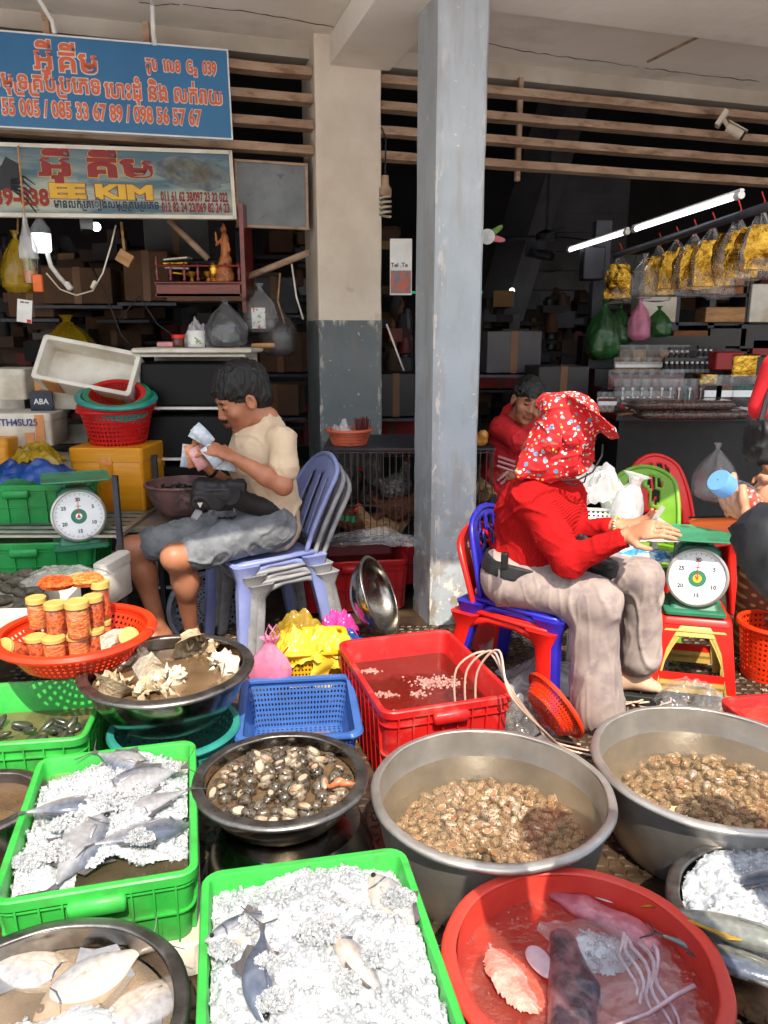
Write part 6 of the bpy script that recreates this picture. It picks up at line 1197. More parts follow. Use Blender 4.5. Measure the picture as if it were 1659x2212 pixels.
# belt pack
bp = thing('waist_pack', 'black waist pack with wide strap round the waist of the woman', 'bag', B['bel'])
hp = [(-.172, .02, -.045), (-.155, -.095, -.05), (-.07, -.165, -.06), (.03, -.178, -.068), (.12, -.13, -.07), (.16, -.05, -.07)]
def belt_cut(F, ax):
    X = ax[0][:, None, None]; Z = ax[2][None, None, :]; d = np.abs(Z - (B['bel'].z - .068 - .16 * (X - B['bel'].x))) - .03; return np.maximum(F - .013, d).astype(np.float32)
body('strap', sw[:3] + tro[:2], M['black'], bp, .005, fn=belt_cut)
body('pouch', [rbx(W(1290, 1222, 2.96), (.08, .04, .04), .02, rot=(0, R(8), R(-40)), k=.01), rbx(W(1275, 1172, 3.0), (.06, .04, .03), .02, rot=(0, R(20), R(-40)), k=.01)], M['black'], bp, .005, disp=lambda V: fold(V, 14, .004, 9.))
body('buckle', [rbx(W(1090, 1212, 2.9), (.014, .012, .036), .006, rot=(0, 0, R(-20)), k=.002)], M['blackpl'], bp, .003)
# bracelet and ring, blade
g = MB(); c = W(1334, 1134, 2.92)
ax_ = (W(1385, 1135, 2.86) - c).normalized(); Mq = Matrix.Translation(c) @ ax_.to_track_quat('Z', 'Y').to_matrix().to_4x4()
M['bead_y'] = mat('yellow_bead', S(222, 176, 60), .25, coat=.5); M['bead_b'] = mat('pale_blue_bead', S(150, 190, 205), .25, coat=.5)
for k in range(18): a = 2 * PI * k / 18; g.ball((.033 * math.cos(a), .033 * math.sin(a), 0), .006, 5, m=k % 2 if k % 5 else 0, M=Mq)
tag(g.build('bead_bracelet', [M['bead_y'], M['bead_b']]), 'yellow and pale blue bead bracelet on the far wrist of the woman', 'bracelet')
g = MB(); c = W(1424, 1135, 2.72); g.box((0, 0, 0), (.02, .002, .075), M=Matrix.Translation(W(1420, 1112, 2.74)) @ Euler((0, R(30), 0)).to_matrix().to_4x4()); tag(g.build('blade', M['alu']), 'small bright blade held between the fingers of the woman', 'blade')
# sandals
def sandal(lab, an, toe):
    d = Vector((toe - an)); d.z = 0; L_ = d.length; d.normalize(); t = thing('sandal', lab, 'sandal', (an.x, an.y, 0), math.atan2(d.y, d.x)); pts = [(-.08, -.04), (.0, -.05), (L_ * .6, -.055), (L_ * .95, -.052), (L_ + .045, -.016), (L_ + .045, .02), (L_ * .95, .05), (L_ * .6, .055), (0, .046), (-.08, .038)]
    g = MB(); g.poly(pts, .002, .046); g.build('sole', M['sand'], t, bev=.004, smooth=50)
    for s_ in (-1, 1): g = MB(); g.tube([(L_ * .85, 0, .03), (L_ * .62, s_ * .02, .085), (L_ * .3, s_ * .04, .028)], [.005, .006, .005], 6, flat=.6); g.build('strap', M['sand'], t, smooth=180)
sandal('black rubber sandal on the far foot of the woman', an_f, to_f); sandal('black rubber sandal on the near foot of the woman', an_n, to_n)
# ================================================================ man in the red polo behind
Y3 = 4.55; PC = W(1095, 1150, Y3)
pol = thing('person', 'man in red polo shirt resting his cheek on his hand behind the woman', 'person', (PC.x, PC.y, 0))
PH = W(1138, 868, 4.45); PM = frame3((.12, -.98, -.16), (.25, .0, 1)); D = dict(shl=W(1086, 925, 4.5), shr=W(1135, 920, 4.75), ell=W(1150, 972, 4.3), wrl=W(1164, 912, 4.4), che=W(1100, 960, 4.6), bel=W(1092, 1050, 4.6), wr2=W(1135, 1022, 4.45), el2=W(1175, 1010, 4.6), hip=W(1085, 1110, 4.65))
body('body', [([cap(D['che'], D['hip'], .1, .12, k=.05), cap(D['hip'], D['hip'] + Vector((.3, -.22, .02)), .1, .07), cap(D['hip'] + Vector((.3, -.22, .02)), D['hip'] + Vector((.3, -.2, -.42)), .06, .045), cap(D['shl'], D['shr'], .05, .05, k=.05), cap(D['che'] + Vector((0, 0, .08)), PH + Vector((-.02, .02, -.05)), .06, .055, k=.03)], .009),
              (arm(D['shl'], D['ell'], D['wrl']) + hand(D['wrl'], (.1, .1, 1), (-.8, .5, .2), side=1, curl=(.4, .5, .6, .6)), .0055), (arm(D['shr'], D['el2'], D['wr2']) + hand(D['wr2'], (-1, -.1, 0), (.1, .6, -.6), side=-1, curl=(.3, .4, .4, .5)), .0055), (head(PH, PM, 1.04, smile=.006), .004)], SKM, pol)
body('hair', hairp(PH, PM, 1.04, 9, vol=.008), M['hair'], pol, .005, disp=lambda V: nfield(V, 60) * .004)
pl_ = [cap(D['che'], D['bel'], .145, .15, k=.05), cap(D['bel'], D['hip'], .15, .15, k=.05), cap(D['shl'], D['shr'], .075, .075, k=.05), cap(D['shl'], D['shl'].lerp(D['ell'], .62), .07, .072, k=.03), cap(D['shr'], D['shr'].lerp(D['el2'], .55), .07, .07, k=.03), cap(W(1108, 895, 4.62), D['che'], .075, .1, k=.04), ell(W(1122, 893, 4.52), (.055, .055, .05), k=.01, sub=True)]
body('polo_shirt', pl_, M['polo'], pol, .008, disp=lambda V: fold(V, 8, .007, 6.))
M['stripe'] = mat('pale_stripe', S(226, 170, 170), .8)
for k, (x0, y0, x1, y1) in enumerate(((1076, 986, 1112, 998), (1076, 996, 1112, 1008), (1074, 1006, 1108, 1018), (1075, 1038, 1100, 1016), (1082, 1045, 1108, 1024))):
    pts = [W(x0 + (x1 - x0) * f, y0 + (y1 - y0) * f, 4.43 + .03 * abs(f - .55)) for f in (0, .25, .5, .75, 1)]; g = MB(); g.tube(pts, .008, 5, flat=1.); g.build('shirt_stripe', M['stripe'], pol, world=True)
# ================================================================ customer with bottle at the right, near the camera
def stander(label, pos, yaw, H, top, legm, prs=(), hairm=None):
    t = thing('person', label, 'person', (pos[0], pos[1], 0), yaw); c, s_ = math.cos(yaw), math.sin(yaw)
    P = lambda x, y, z: Vector((pos[0] + x * c - y * s_, pos[1] + x * s_ + y * c, z * H / 1.7))
    hc_ = P(.02, 0, 1.58); Rm = frame3(P(1, 0, 0) - P(0, 0, 0), (0, 0, 1))
    lg = []
    for q in (-1, 1): lg += [cap(P(0, q * .09, .88), P(.02, q * .1, .48), .085, .06, k=.04), cap(P(.02, q * .1, .48), P(0, q * .1, .08), .058, .038, k=.03)] + foot(P(0, q * .1, .09), P(.17, q * .12, 0))
    body('body', [(lg + [cap(P(0, 0, .9), P(0, 0, 1.3), .11, .12, k=.05), cap(P(0, 0, 1.3), hc_ + Vector((0, 0, -.06)), .06, .055), cap(P(0, -.16, 1.38), P(0, .16, 1.38), .05, .05)], .01), (head(hc_, Rm, .98), .006)] + [(p_, h_) for p_, h_ in prs], SKW, t)
    body('hair', hairp(hc_, Rm, 1., 5, vol=.016), M['hair'], t, .007)
    body('top', [cap(P(0, 0, .92), P(0, 0, 1.3), .15, .15, k=.05), cap(P(0, -.17, 1.36), P(0, .17, 1.36), .075, .075, k=.05)], M[top], t, .01, disp=lambda V: fold(V, 8, .007, 6.))
    body('trousers', [cap(P(0, -.08, .9), P(.02, -.1, .1), .12, .075, k=.04), cap(P(0, .08, .9), P(.02, .1, .1), .12, .075, k=.04)], M[legm], t, .01, disp=lambda V: fold(V, 8, .008, 2.))
    return t, P
hw = W(1768, 1120, .84); el_c = Vector((.58, .66, 1.12)); sh_c = Vector((.64, .64, 1.38)); hw2 = W(1745, 1170, .82)
hd = hand(hw, W(1660, 1078, .87) - hw, (-.25, .9, .1), side=-1, curl=(.9, 1., 1., 1.), s=.62, thumb=(.2, .5)); hd2 = hand(hw2, (-1, .35, .1), (.1, .3, 1), side=1, curl=(.7, .8, .9, .9), s=.68)
cus, CP = stander('customer in black jacket at the right edge holding a small bottle and an orange phone', (.72, .86), R(170), 1.62, 'black', 'black', [([cap(sh_c, el_c, .04, .036, k=.02), cap(el_c, hw, .036, .025, k=.02)] + hd, .0035), ([cap(el_c, hw2 + Vector((.02, 0, -.02)), .034, .024)] + hd2, .0035)])
body('sleeve', [cap(sh_c, el_c, .07, .07, k=.03), cap(el_c, W(1668, 1165, .80), .062, .044, k=.03)], M['black'], cus, .006, disp=lambda V: fold(V, 14, .006, 2.))
bt = W(1578, 1062, .92); bd = (W(1554, 1034, .92) - W(1610, 1085, .94)).normalized(); Mb = bd.to_track_quat('Z', 'Y')
t = thing('bottle', 'small clear bottle with a blue cap and colourful contents held at the right edge', 'bottle', W(1592, 1074, .86), rot=Mb.to_euler()); t.scale = (.8, .8, .8)
g = MB(); g.lathe([(.001, -.05), (.022, -.05), (.026, -.04), (.026, .0), (.02, .018), (.013, .026), (.013, .032)], 24); g.build('bottle_body', M['glassy'], t)
M['bcap'] = mat('sky_blue_cap', S(104, 158, 214), .35); g = MB(); g.lathe([(.001, .05), (.016, .05), (.0172, .047), (.0172, .028), (.001, .028)], 28); g.build('cap', M['bcap'], t)
M['mixc'] = spotted('coloured_pieces', S(216, 80, 56), S(230, 220, 210), 140); g = MB(); g.lathe([(.001, -.046), (.02, -.046), (.023, -.035), (.023, -.01), (.001, .0)], 16); g.build('contents', M['mixc'], t)
t = thing('phone', 'phone in a bright orange case held below the blue capped bottle', 'phone', W(1622, 1134, .87), rot=(R(-14), R(14), R(20)))
g = MB(); g.box((0, 0, 0), (.068, .13, .009), b=.004); M['orcase'] = mat('orange_phone_case', S(240, 110, 40), .45); g.build('case', M['orcase'], t, smooth=50); g = MB(); g.box((0, 0, .0055), (.062, .132, .002)); g.build('screen', M['blackpl'], t)
# passer-by in red at the right edge
stander('second shopper in black standing to the right of the customer with the bottle', (1.2, .93), R(165), 1.6, 'black', 'black')
pb, PP = stander('passer-by in red t-shirt with a black shoulder bag cut by the right edge', (1.93, 3.25), R(170), 1.66, 'polo', 'dark')
body('sleeve', [cap(W(1690, 800, 3.2), W(1655, 880, 3.2), .085, .07, k=.03)], M['polo'], pb, .008)
body('arm', [(arm(W(1690, 800, 3.2), W(1668, 930, 3.2), W(1662, 1010, 3.15)) + hand(W(1662, 1010, 3.15), (0, 0, -1), (-1, 0, 0)), .006)], M['skin_m'], pb)
sb = thing('shoulder_bag', 'black shoulder bag hanging at the right edge beside the red t-shirt', 'bag', W(1640, 960, 3.05)); body('bag_body', [rbx(W(1648, 955, 3.05), (.06, .09, .09), .04, k=.02)], M['black'], sb, .007, disp=lambda V: fold(V, 10, .01, 1.))
g = MB(); g.tube([W(1640, 925, 3.05), W(1655, 870, 3.1), W(1690, 770, 3.2)], .012, 6); g.build('strap', M['black'], sb, world=True)
# ================================================================ dial scales and stools
def dscale(label, loc, rz, brand):
    t = thing('weighing_scale', label, 'scale', loc, rz); gm = M['scale_g']
    g = MB(); g.loft([rr(.25, .25, .02, 0), rr(.25, .25, .02, .012), rr(.235, .235, .02, .018)], 0, True, True); g.loft([rr(.2, .18, .02, .017), rr(.17, .13, .02, .06)], 0, True, True); g.build('base', M['scale_g'], t, smooth=40)
    g = MB(); g.loft([rr(.19, .11, .02, .058), rr(.18, .10, .02, .26), rr(.13, .08, .02, .285)], 0, True, True); g.build('housing', gm, t, smooth=40)
    D = Matrix.Translation((0, -.062, .155)) @ Matrix.Rotation(R(82), 4, 'X')
    g = MB(); g.lathe([(.001, 0), (.122, 0), (.126, .004), (.126, .022), (.118, .026), (.114, .02)], 56, M=D); g.build('dial_rim', M['alu'], t, smooth=50)
    dl = MB(); dl.lathe([(.116, .015), (.001, .0151)][::-1], 56, M=D); d = dl.build('dial', M['dial'], t, smooth=0)
    g = MB()
    for k in range(120):
        a = 2 * PI * k / 120; r1 = .108; r0 = .102 if k % 4 else .096; wd = .0004 if k % 4 else .0008; c, s_ = math.cos(a), math.sin(a)
        g.add([D @ Vector((c * r0 - s_ * wd, s_ * r0 + c * wd, .0156)), D @ Vector((c * r0 + s_ * wd, s_ * r0 - c * wd, .0156)), D @ Vector((c * r1 + s_ * wd, s_ * r1 - c * wd, .0156)), D @ Vector((c * r1 - s_ * wd, s_ * r1 + c * wd, .0156))], [(0, 1, 2, 3)])
    g.build('graduation', M['ink'], d, smooth=0)
    for n_, a in (('30', 0), ('5', 60), ('10', 120), ('15', 180), ('20', 240), ('25', 300)):
        r = .076; x, y = math.sin(R(a)) * r, math.cos(R(a)) * r; text('numeral', n_, d, D @ Matrix.Translation((x, y - .008, .0157)), .024, M['ink'], .0006, 'CENTER')
    g = MB(); g.poly(disc(0, -.004, .036, .036, 0, 36), .0152, .0158, 0, D); g.build('dial_centre', M['scale_g'], d, smooth=0)
    g = MB()
    if brand: g.poly(disc(0, -.004, .018, .018, 0, 30), .0158, .0162, 1, D); g.poly([(-.011, .005), (-.006, .007), (0, -.008), (.009, .009), (.003, .003), (0, -.013)], .0162, .0166, 0, D)
    else: g.poly(disc(0, -.004, .015, .015, 0, 30), .0158, .0162, 2, D); g.poly([(-.01, -.012), (.01, -.012), (0, .008)], .0162, .0166, 0, D)
    g.build('emblem', [M['inkr'], M['syel'], M['dial']], d, smooth=0)
    g = MB(); g.poly([(-.0018, -.01), (.0018, -.01), (.0006, .092), (-.0006, .092)], .018, .0186, 0, D); g.build('needle', M['inkr'], t, smooth=0)
    for dx in (-.035, .035): text('fine_print', 'KG', d, D @ Matrix.Translation((dx * .2, .042, .0157)), .007, M['inkr'], 0, 'CENTER')
    for sx in (-1, 1): g = MB(); g.box((sx * .055, .0, .30), (.02, .02, .05)); g.build('pan_post', gm, t)
    g = MB(); g.loft([rr(.29, .26, .015, .325), rr(.31, .28, .015, .33), rr(.31, .28, .015, .336), rr(.30, .27, .012, .333)], 0, True, True); g.build('pan', M['scale_pan'], t, smooth=30); return t
s1 = W(168, 1178, 3.62); dscale('green dial scale with large white face standing on the left green crate', (s1.x, 3.66, s1.z), R(24), 0)
st = W(1507, 1318, 3.18); dscale('green dial scale with a red tick emblem on the red stools beside the woman', (st.x - .02, 3.2, .385), R(-14), 1)
M['st_y'] = mat('yellow_stool', S(214, 178, 92), .45, dirt=S(140, 110, 60), dirt_amt=.5)
def stool(label, c, rz, z, m, h=.32):
    t = thing('plastic_stool', label, 'stool', (c[0], c[1], z), rz, 'stools stacked under the scale')
    g = MB(); g.loft([rr(.30, .30, .03, h - .03), rr(.29, .29, .03, h - .008), rr(.27, .27, .025, h), rr(.06, .06, .02, h)], 0, True, True); g.build('seat', m, t, smooth=40)
    for sx in (-1, 1):
        for sy in (-1, 1):
            rings = []
            for k in range(6):
                f = k / 5; X = .145 + .035 * f; w_ = .055 - .02 * f + .035 * max(0, 1 - f * 3); zz_ = (h - .028) * (1 - f)
                rings.append([(sx * X, sy * X, zz_), (sx * (X - w_), sy * X, zz_), (sx * (X - w_), sy * (X - .006), zz_), (sx * (X - .006), sy * (X - .006), zz_), (sx * (X - .006), sy * (X - w_), zz_), (sx * X, sy * (X - w_), zz_)])
            g = MB(); g.loft(rings, 0, True, True); g.build('leg', m, t, smooth=30)
    for k in range(4):
        g = MB(); q = Matrix.Rotation(PI / 2 * k, 4, 'Z'); g.box((0, -.172, .06), (.26, .006, .035), M=q); g.build('lower_band', m, t)
    return t
sc2 = (st.x - .01, 3.22)
for k, (m_, lab) in enumerate((('st_y', 'yellow stool at the bottom of the stack under the right scale'), ('st_y', 'second yellow stool from the bottom of the stack under the right scale'), ('ch_r', 'red stool on top of the stack under the right scale'))): stool(lab, sc2, R(-14), .002 + .022 * k + (.0 if k < 2 else .01), M[m_])
# ================================================================ right foreground odds
g = MB(); lv = thing('patterned_sack', 'brown upholstered stool cover with small repeating lozenges at the right edge', 'sack', (W(1668, 1260, 3.6).x, 3.6, 0)); g.lathe([(.001, 0), (.15, 0), (.155, .3), (.15, .56), (.12, .6), (.001, .61)], 32)
M['lv'] = mat('patterned_cloth', S(112, 62, 44), .7); N_, L_, p_ = nodes(M['lv']); tc = N_.new('ShaderNodeTexCoord'); mp = N_.new('ShaderNodeMapping'); mp.inputs['Rotation'].default_value = (0, R(45), 0); mp.inputs['Scale'].default_value = (28, .01, 28); L_.new(tc.outputs['Object'], mp.inputs[0]); v_ = N_.new('ShaderNodeTexVoronoi'); v_.inputs['Randomness'].default_value = 0; v_.inputs['Scale'].default_value = 1; L_.new(mp.outputs[0], v_.inputs['Vector'])
r_ = N_.new('ShaderNodeMapRange'); r_.inputs[1].default_value = .2; r_.inputs[2].default_value = .26; r_.inputs[3].default_value = 1; r_.inputs[4].default_value = 0; L_.new(v_.outputs['Distance'], r_.inputs[0]); q_ = N_.new('ShaderNodeMix'); q_.data_type = 'RGBA'; L_.new(r_.outputs[0], q_.inputs[0]); q_.inputs[6].default_value = (*S(112, 62, 44), 1); q_.inputs[7].default_value = (*S(186, 132, 88), 1); L_.new(q_.outputs[2], p_.inputs['Base Color'])
g.build('cover', M['lv'], lv, smooth=50)
c = W(1662, 1445, 3.33); sieve('orange red laundry basket cut by the right edge behind the stools', (c.x, 3.33), .15, .26, 0.0, M['orange_c'], nu=40, nv=10, k0=.8)
c = G(1700, 1535, .18); crate('small red crate of pinkish water cut by the right edge', (c.x, c.y), .34, .3, .17, 0, R(10), M['red_c'], ribs=(3, 3)); rwater('pinkish water in the small red crate at the right edge', (c.x, c.y), .31, .27, .03, .13, M['w_pinky'], R(10))
p = G(1495, 1545, 0); heap_sheet('clear_bag', 'crumpled clear plastic bag on the ground left of the red stools', (p.x, p.y + .06, 0), .15, .13, .15, M['clear'], seed=31)
p = G(1400, 1450, 0); heap_sheet('clear_bag', 'clear plastic bag on the ground behind the far foot of the woman', (p.x, p.y + .02, 0), .1, .09, .1, M['clear'], seed=33)
p = G(1160, 1480, 0); heap_sheet('clear_bag', 'clear plastic sheet lying under the chairs of the woman', (p.x + .06, p.y + .0, 0), .22, .16, .14, M['milky'], seed=35)
p = G(1080, 1400, 0); heap_sheet('clear_bag', 'pale plastic sheet under the back legs of the chairs of the woman', (p.x + .05, p.y + .1, 0), .18, .1, .22, M['clear'], seed=37)
p = W(1043, 1300, 3.62); g = MB(); g.loft([rr(.14, .1, .03, 0), rr(.17, .12, .04, .1), rr(.16, .11, .03, .44), rr(.1, .08, .03, .47)], 0, True, True); tag(g.build('red_sack', mat('red_white_sack', S(206, 60, 56), .45, col2=S(216, 190, 184), scale=5, lo=.5, hi=.62), loc=(p.x + .02, 3.66, 0), rot=(0, 0, .3), smooth=60), 'red and white plastic sack between the pillar and the chairs of the woman', 'sack')
t = thing('pestle', 'small grater with cork knob and red handle by the sandal', 'tool', G(1392, 1460, .0)); g = MB(); g.lathe([(.001, .05), (.022, .05), (.028, .07), (.022, .095), (.001, .1)], 14); g.build('knob', M['foam'], t); g = MB(); g.lathe([(.001, 0), (.01, 0), (.01, .052)], 10); g.build('handle', M['ch_r'], t)
rn = random.Random(77)
for k in range(5):
    a = G(1345 + 20 * k, 1520 + rn.uniform(-6, 8), .008); q = [a + Vector((.05 * math.cos(i * .8 + k), .03 * math.sin(i * .8 + k), .004 * i)) for i in range(8)]; g = MB(); g.tube(q, .005, 6); tag(g.build('tubing', M['hose'], smooth=180), 'coil of milky tubing lying on the ground below the sandal', 'tubing', 'coiled tubing on the ground')
g = MB(); rn = random.Random(5)
for _ in range(260):
    p = G(rn.uniform(1130, 1659), rn.uniform(1430, 1620), 0.003) if rn.random() < .6 else G(rn.uniform(380, 900), rn.uniform(1330, 1500), .003)
    shard(g, p, rn.uniform(.003, .011), rn, 0)
tag(g.build('litter', mat('shell_litter', S(170, 150, 126), .8, col2=S(90, 80, 66), scale=30), smooth=0), 'small scraps and shell chips scattered on the wet floor', 'litter', kind='stuff')
# green and red chairs behind the woman, plastic bags between
gc = W(1415, 1250, 3.95); chair('lime green plastic chair behind the hands of the woman', (gc.x - .1, 3.95), R(-110), 0, M['ch_gr'], holes=True, back=.83, seatw=.42)
rc_ = W(1470, 1250, 4.3); chair('red plastic chair with round holes behind the lime green chair', (rc_.x - .02, 4.3), R(-75), 0, M['ch_r'], holes=True, back=.84, seatw=.42)
p = W(1275, 1090, 3.75); heap_sheet('clear_bag', 'big crumpled clear bag behind the hat of the woman', (p.x, p.y, p.z - .05), .2, .15, .3, M['milky'], seed=41)
p = W(1345, 1125, 3.45); bag('milky_bag', 'milky plastic bag standing up behind the far wrist of the woman', (p.x, p.y, p.z), .07, .22, M['milky'], seed=8, neck=.4, rot=(0, R(14), 0))
t = thing('side_table', 'low table carrying bags and wipes behind the hands of the woman', 'table', (W(1330, 1200, 3.65).x, 3.65, 0)); g = MB(); g.box((0, 0, .62), (.55, .4, .025)); g.build('table_top', M['white_pl'], t, bev=.004)
for sx in (-1, 1):
    for sy in (-1, 1): g = MB(); g.box((sx * .24, sy * .16, .3), (.03, .03, .61)); g.build('leg', M['white_pl'], t)
sieve('white slotted plastic tray on the low table behind the woman', (W(1310, 1110, 3.5).x, 3.55), 0, .06, .66, M['white_pl'], L=.3, Wd=.2, nu=40, nv=3, rz=R(-10))
M['wipe'] = mat('blue_white_packet', S(60, 140, 196), .3, col2=S(226, 236, 240), scale=9, lo=.45, hi=.55, stretch=(1, 1, 3), coat=.4)
for k, (px, py, lab) in enumerate(((1365, 1190, 'blue and white packet just behind the fingers of the woman'), (1425, 1200, 'flat blue and white packet left of the right scale'))):
    p = W(px, py, 3.3); heap_sheet('packet', lab, (p.x, p.y, p.z - .02), .1, .07, .05, M['wipe'], seed=50 + k)
# ================================================================ left side behind the jars
def pile(px, py, Y): return W(px, py, Y)
cg = W(110, 1230, 3.72); crate('lower dark green crate at the left under the scale', (cg.x - .07, 3.78), .62, .44, .21, cg.z - .03, R(6), M['dgreen_c'], ribs=(3, 3))
rwater('water in the lower dark green crate', (cg.x - .07, 3.78), .58, .4, .03, cg.z + .1, M['w_murk'], R(6))
cg2 = W(100, 1120, 3.9); crate('upper dark green crate at the left holding blue and yellow bags', (cg2.x - .1, 4.0), .62, .44, .2, cg2.z - .0, R(4), M['dgreen_c'], ribs=(3, 3))
t = thing('rack', 'steel rack carrying the green crates at the left', 'rack', (cg.x - .05, 3.9, 0))
for zz_ in (cg.z - .045, cg2.z - .015):
    g = MB()
    for k in range(8): g.box((0, -.3 + .6 * k / 7, zz_), (.9, .02, .012))
    g.box((-.45, 0, zz_), (.02, .64, .018)); g.box((.45, 0, zz_), (.02, .64, .018)); g.build('shelf', M['alu'], t)
for sx in (-1, 1):
    for sy in (-1, 1): g = MB(); g.box((sx * .46, sy * .32, .45), (.025, .025, .9)); g.build('leg', M['darksteel'], t)
p = W(70, 1010, 3.95); heap_sheet('plastic_bag', 'dark blue plastic bag lying in the upper green crate', (p.x, p.y, p.z - .06), .2, .15, .12, M['bfilm'], seed=61)
p = W(80, 985, 4.0); heap_sheet('plastic_bag', 'olive yellow plastic bag on the dark blue bag', (p.x, p.y, p.z - .04), .13, .1, .11, M['olfilm'], seed=63)
# yellow taped foam box, baskets above
p = W(240, 1105, 4.1); foam_box('large yellow taped foam box under the red baskets', (p.x, 4.3), .4, .38, .34, p.z, R(-3), m='foamy', tapes=((.0, .07, .0, .30),))
zt = p.z + .345
for k, (r, h, m_, lab, zo) in enumerate(((.19, .2, 'redb', 'lower red round basket on the yellow foam box', 0), (.195, .2, 'redb', 'upper red round basket nested in the lower one', .025), (.2, .2, 'teal_c', 'teal round basket nested in the red baskets', .07), (.165, .17, 'gre_b', 'small green basket tilted inside the teal basket', .12), (.15, .16, 'redb', 'small red basket tilted inside the green basket', .13))):
    sieve(lab, (p.x + .01 * (k % 2), 4.3 + .01 * k), r, h, zt + zo, M[m_], nu=48, nv=8 if k < 3 else 14, k0=.75, rot=(R((2, 4, 12, 20, 26)[k]), R(0 if k < 2 else 5), 0), group='nested round baskets', rimr=.009)
# foam boxes
p = W(208, 783, 4.55); foam_box('open foam box tipped forward on top of the pile', (p.x, 4.5), .55, .27, .16, p.z - .08, 0, hollow=True, rot=(R(62), R(11), 0), tapes=((-.17, .09, .02, .16), (.17, .11, .0, .1)))
p = W(190, 880, 4.7); foam_box('foam box with brown tape below the open one', (p.x, 4.72), .5, .3, .18, p.z, 0, tapes=((-.2, .1, .02, .17), (.1, .08, .0, .17)))
p = W(25, 862, 4.6); foam_box('plain foam box at the left edge', (p.x - .02, 4.7), .26, .3, .17, p.z, 0)
p = W(55, 965, 4.35); fb = foam_box('foam box with blue printed characters and orange tape at the left edge', (p.x - .06, 4.5), .4, .3, .18, p.z, R(4), tapes=((.08, .05, .02, .08), (.14, .05, .02, .18)))
M['inkb'] = mat('blue_print', S(46, 56, 130), .6); text('print', '37363TH4SU25', fb, Matrix.Translation((-.2, -.158, .12)) @ Matrix.Rotation(R(90), 4, 'X'), .055, M['inkb'], .0008, fit=.33)
p = W(8, 1000, 4.3); foam_box('yellow foam box at the left edge behind the bags', (p.x - .06, 4.35), .25, .25, .2, p.z - .06, 0, m='foamy')
for k, (px, py, w_, h_, lab) in enumerate(((140, 1010, .3, .12, 'stainless steel tray below the teal basket'), (150, 955, .32, .13, 'stainless steel box behind the red baskets'), (20, 890, .3, .1, 'stainless steel box at the left edge'))):
    p = W(px, py, 4.85); g = MB(); g.box((0, 0, h_ / 2), (w_, .3, h_), b=.006); tag(g.build('steel_box', M['alu'], loc=(p.x, 4.9, p.z), smooth=40), lab, 'box')
p = W(91, 868, 4.52); t = thing('payment_sign', 'dark blue square sign with white letters beside the taped foam box', 'sign', p); g = MB(); g.loft([rr(.13, .13, .02, 0), rr(.13, .13, .02, .012)], 0, True, True, M=Matrix.Rotation(R(90), 4, 'X')); g.build('panel', mat('navy_panel', S(24, 40, 60), .4), t); text('lettering', 'ABA', t, Matrix.Translation((0, -.013, -.012)) @ Matrix.Rotation(R(90), 4, 'X'), .045, M['dial'], .0008, 'CENTER')
# clam pile on foam
p = G(20, 1345, .3); foam_box('foam box piled with dark clams at the left edge', (W(10, 1300, 3.1).x, 3.15), .5, .34, .2, W(10, 1345, 3.0).z - .14, R(5), hollow=True)
M['clam'] = mat('ribbed_dark_clam', S(66, 62, 52), .5, col2=S(34, 34, 30), scale=30, stretch=(8, 1, 1), bump=1., bscale=60, bdist=.01); rn = random.Random(17)
g = MB(); g.loft([[(x * .042, y * .03 * math.sqrt(1 - x * x), z * .02 * math.sqrt(1 - x * x)) for y, z in [(math.cos(2 * PI * j / 14), math.sin(2 * PI * j / 14)) for j in range(14)]] for x in (-.99, -.9, -.7, -.4, 0, .4, .7, .9, .99)], 0, True, True); o = g.build('clam', M['clam'], smooth=180); cme = o.data; bpy.data.objects.remove(o)
for k in range(34):
    px, py = rn.uniform(-20, 100), rn.uniform(1225, 1335); p = W(px, py + abs(px - 45) * .15, 3.08 + (1335 - py) * .0014); put(cme, 'clam', p, (rn.uniform(-.7, .7), rn.uniform(-.7, .7), rn.uniform(0, 6)), rn.uniform(.95, 1.35), 'dark ribbed clam in the pile on the foam box at the left edge', 'clam', 'dark clams piled on the foam box')
p = W(248, 1310, 3.35); foam_box('white foam box standing behind the jars', (p.x - .03, 3.45), .06, .24, .2, p.z, R(-10))
# old cement basin beside drawers, perforated basket under the chairs
M['rust'] = mat('cement_stained_plastic', S(120, 84, 80), .8, col2=S(80, 60, 58), scale=7, dirt=S(160, 130, 126), dscale=8, dirt_amt=.7)
p = W(392, 1110, 3.95); bowl('old stained basin behind the knees of the seated man', (p.x, 4.0), .2, p.z, p.z + .16, .12, [M['rust']], lip=.014, roll=.007)
g = MB(); rn = random.Random(3)
for _ in range(60): shard(g, (p.x + rn.gauss(0, .06), 4.0 + rn.gauss(0, .05), p.z + .11 + rn.random() * .02), .018, rn, 0)
tag(g.build('charcoal', M['black'], smooth=0), 'lumps of charcoal in the old stained basin', 'charcoal', kind='stuff')
p = W(392, 1118, 4.0); g = MB(); g.box((p.x, 4.02, p.z - .02), (.5, .4, .03)); tag(g.build('low_shelf_board', M['alu']), 'low board under the old stained basin', 'board')
p = W(455, 1310, 3.98); sieve('grey white perforated basket standing on edge behind the stacked chairs', (p.x, p.y), .205, .1, p.z, M['white_b'], rot=(R(86), 0, R(6)), nu=56, nv=4, k0=.9)
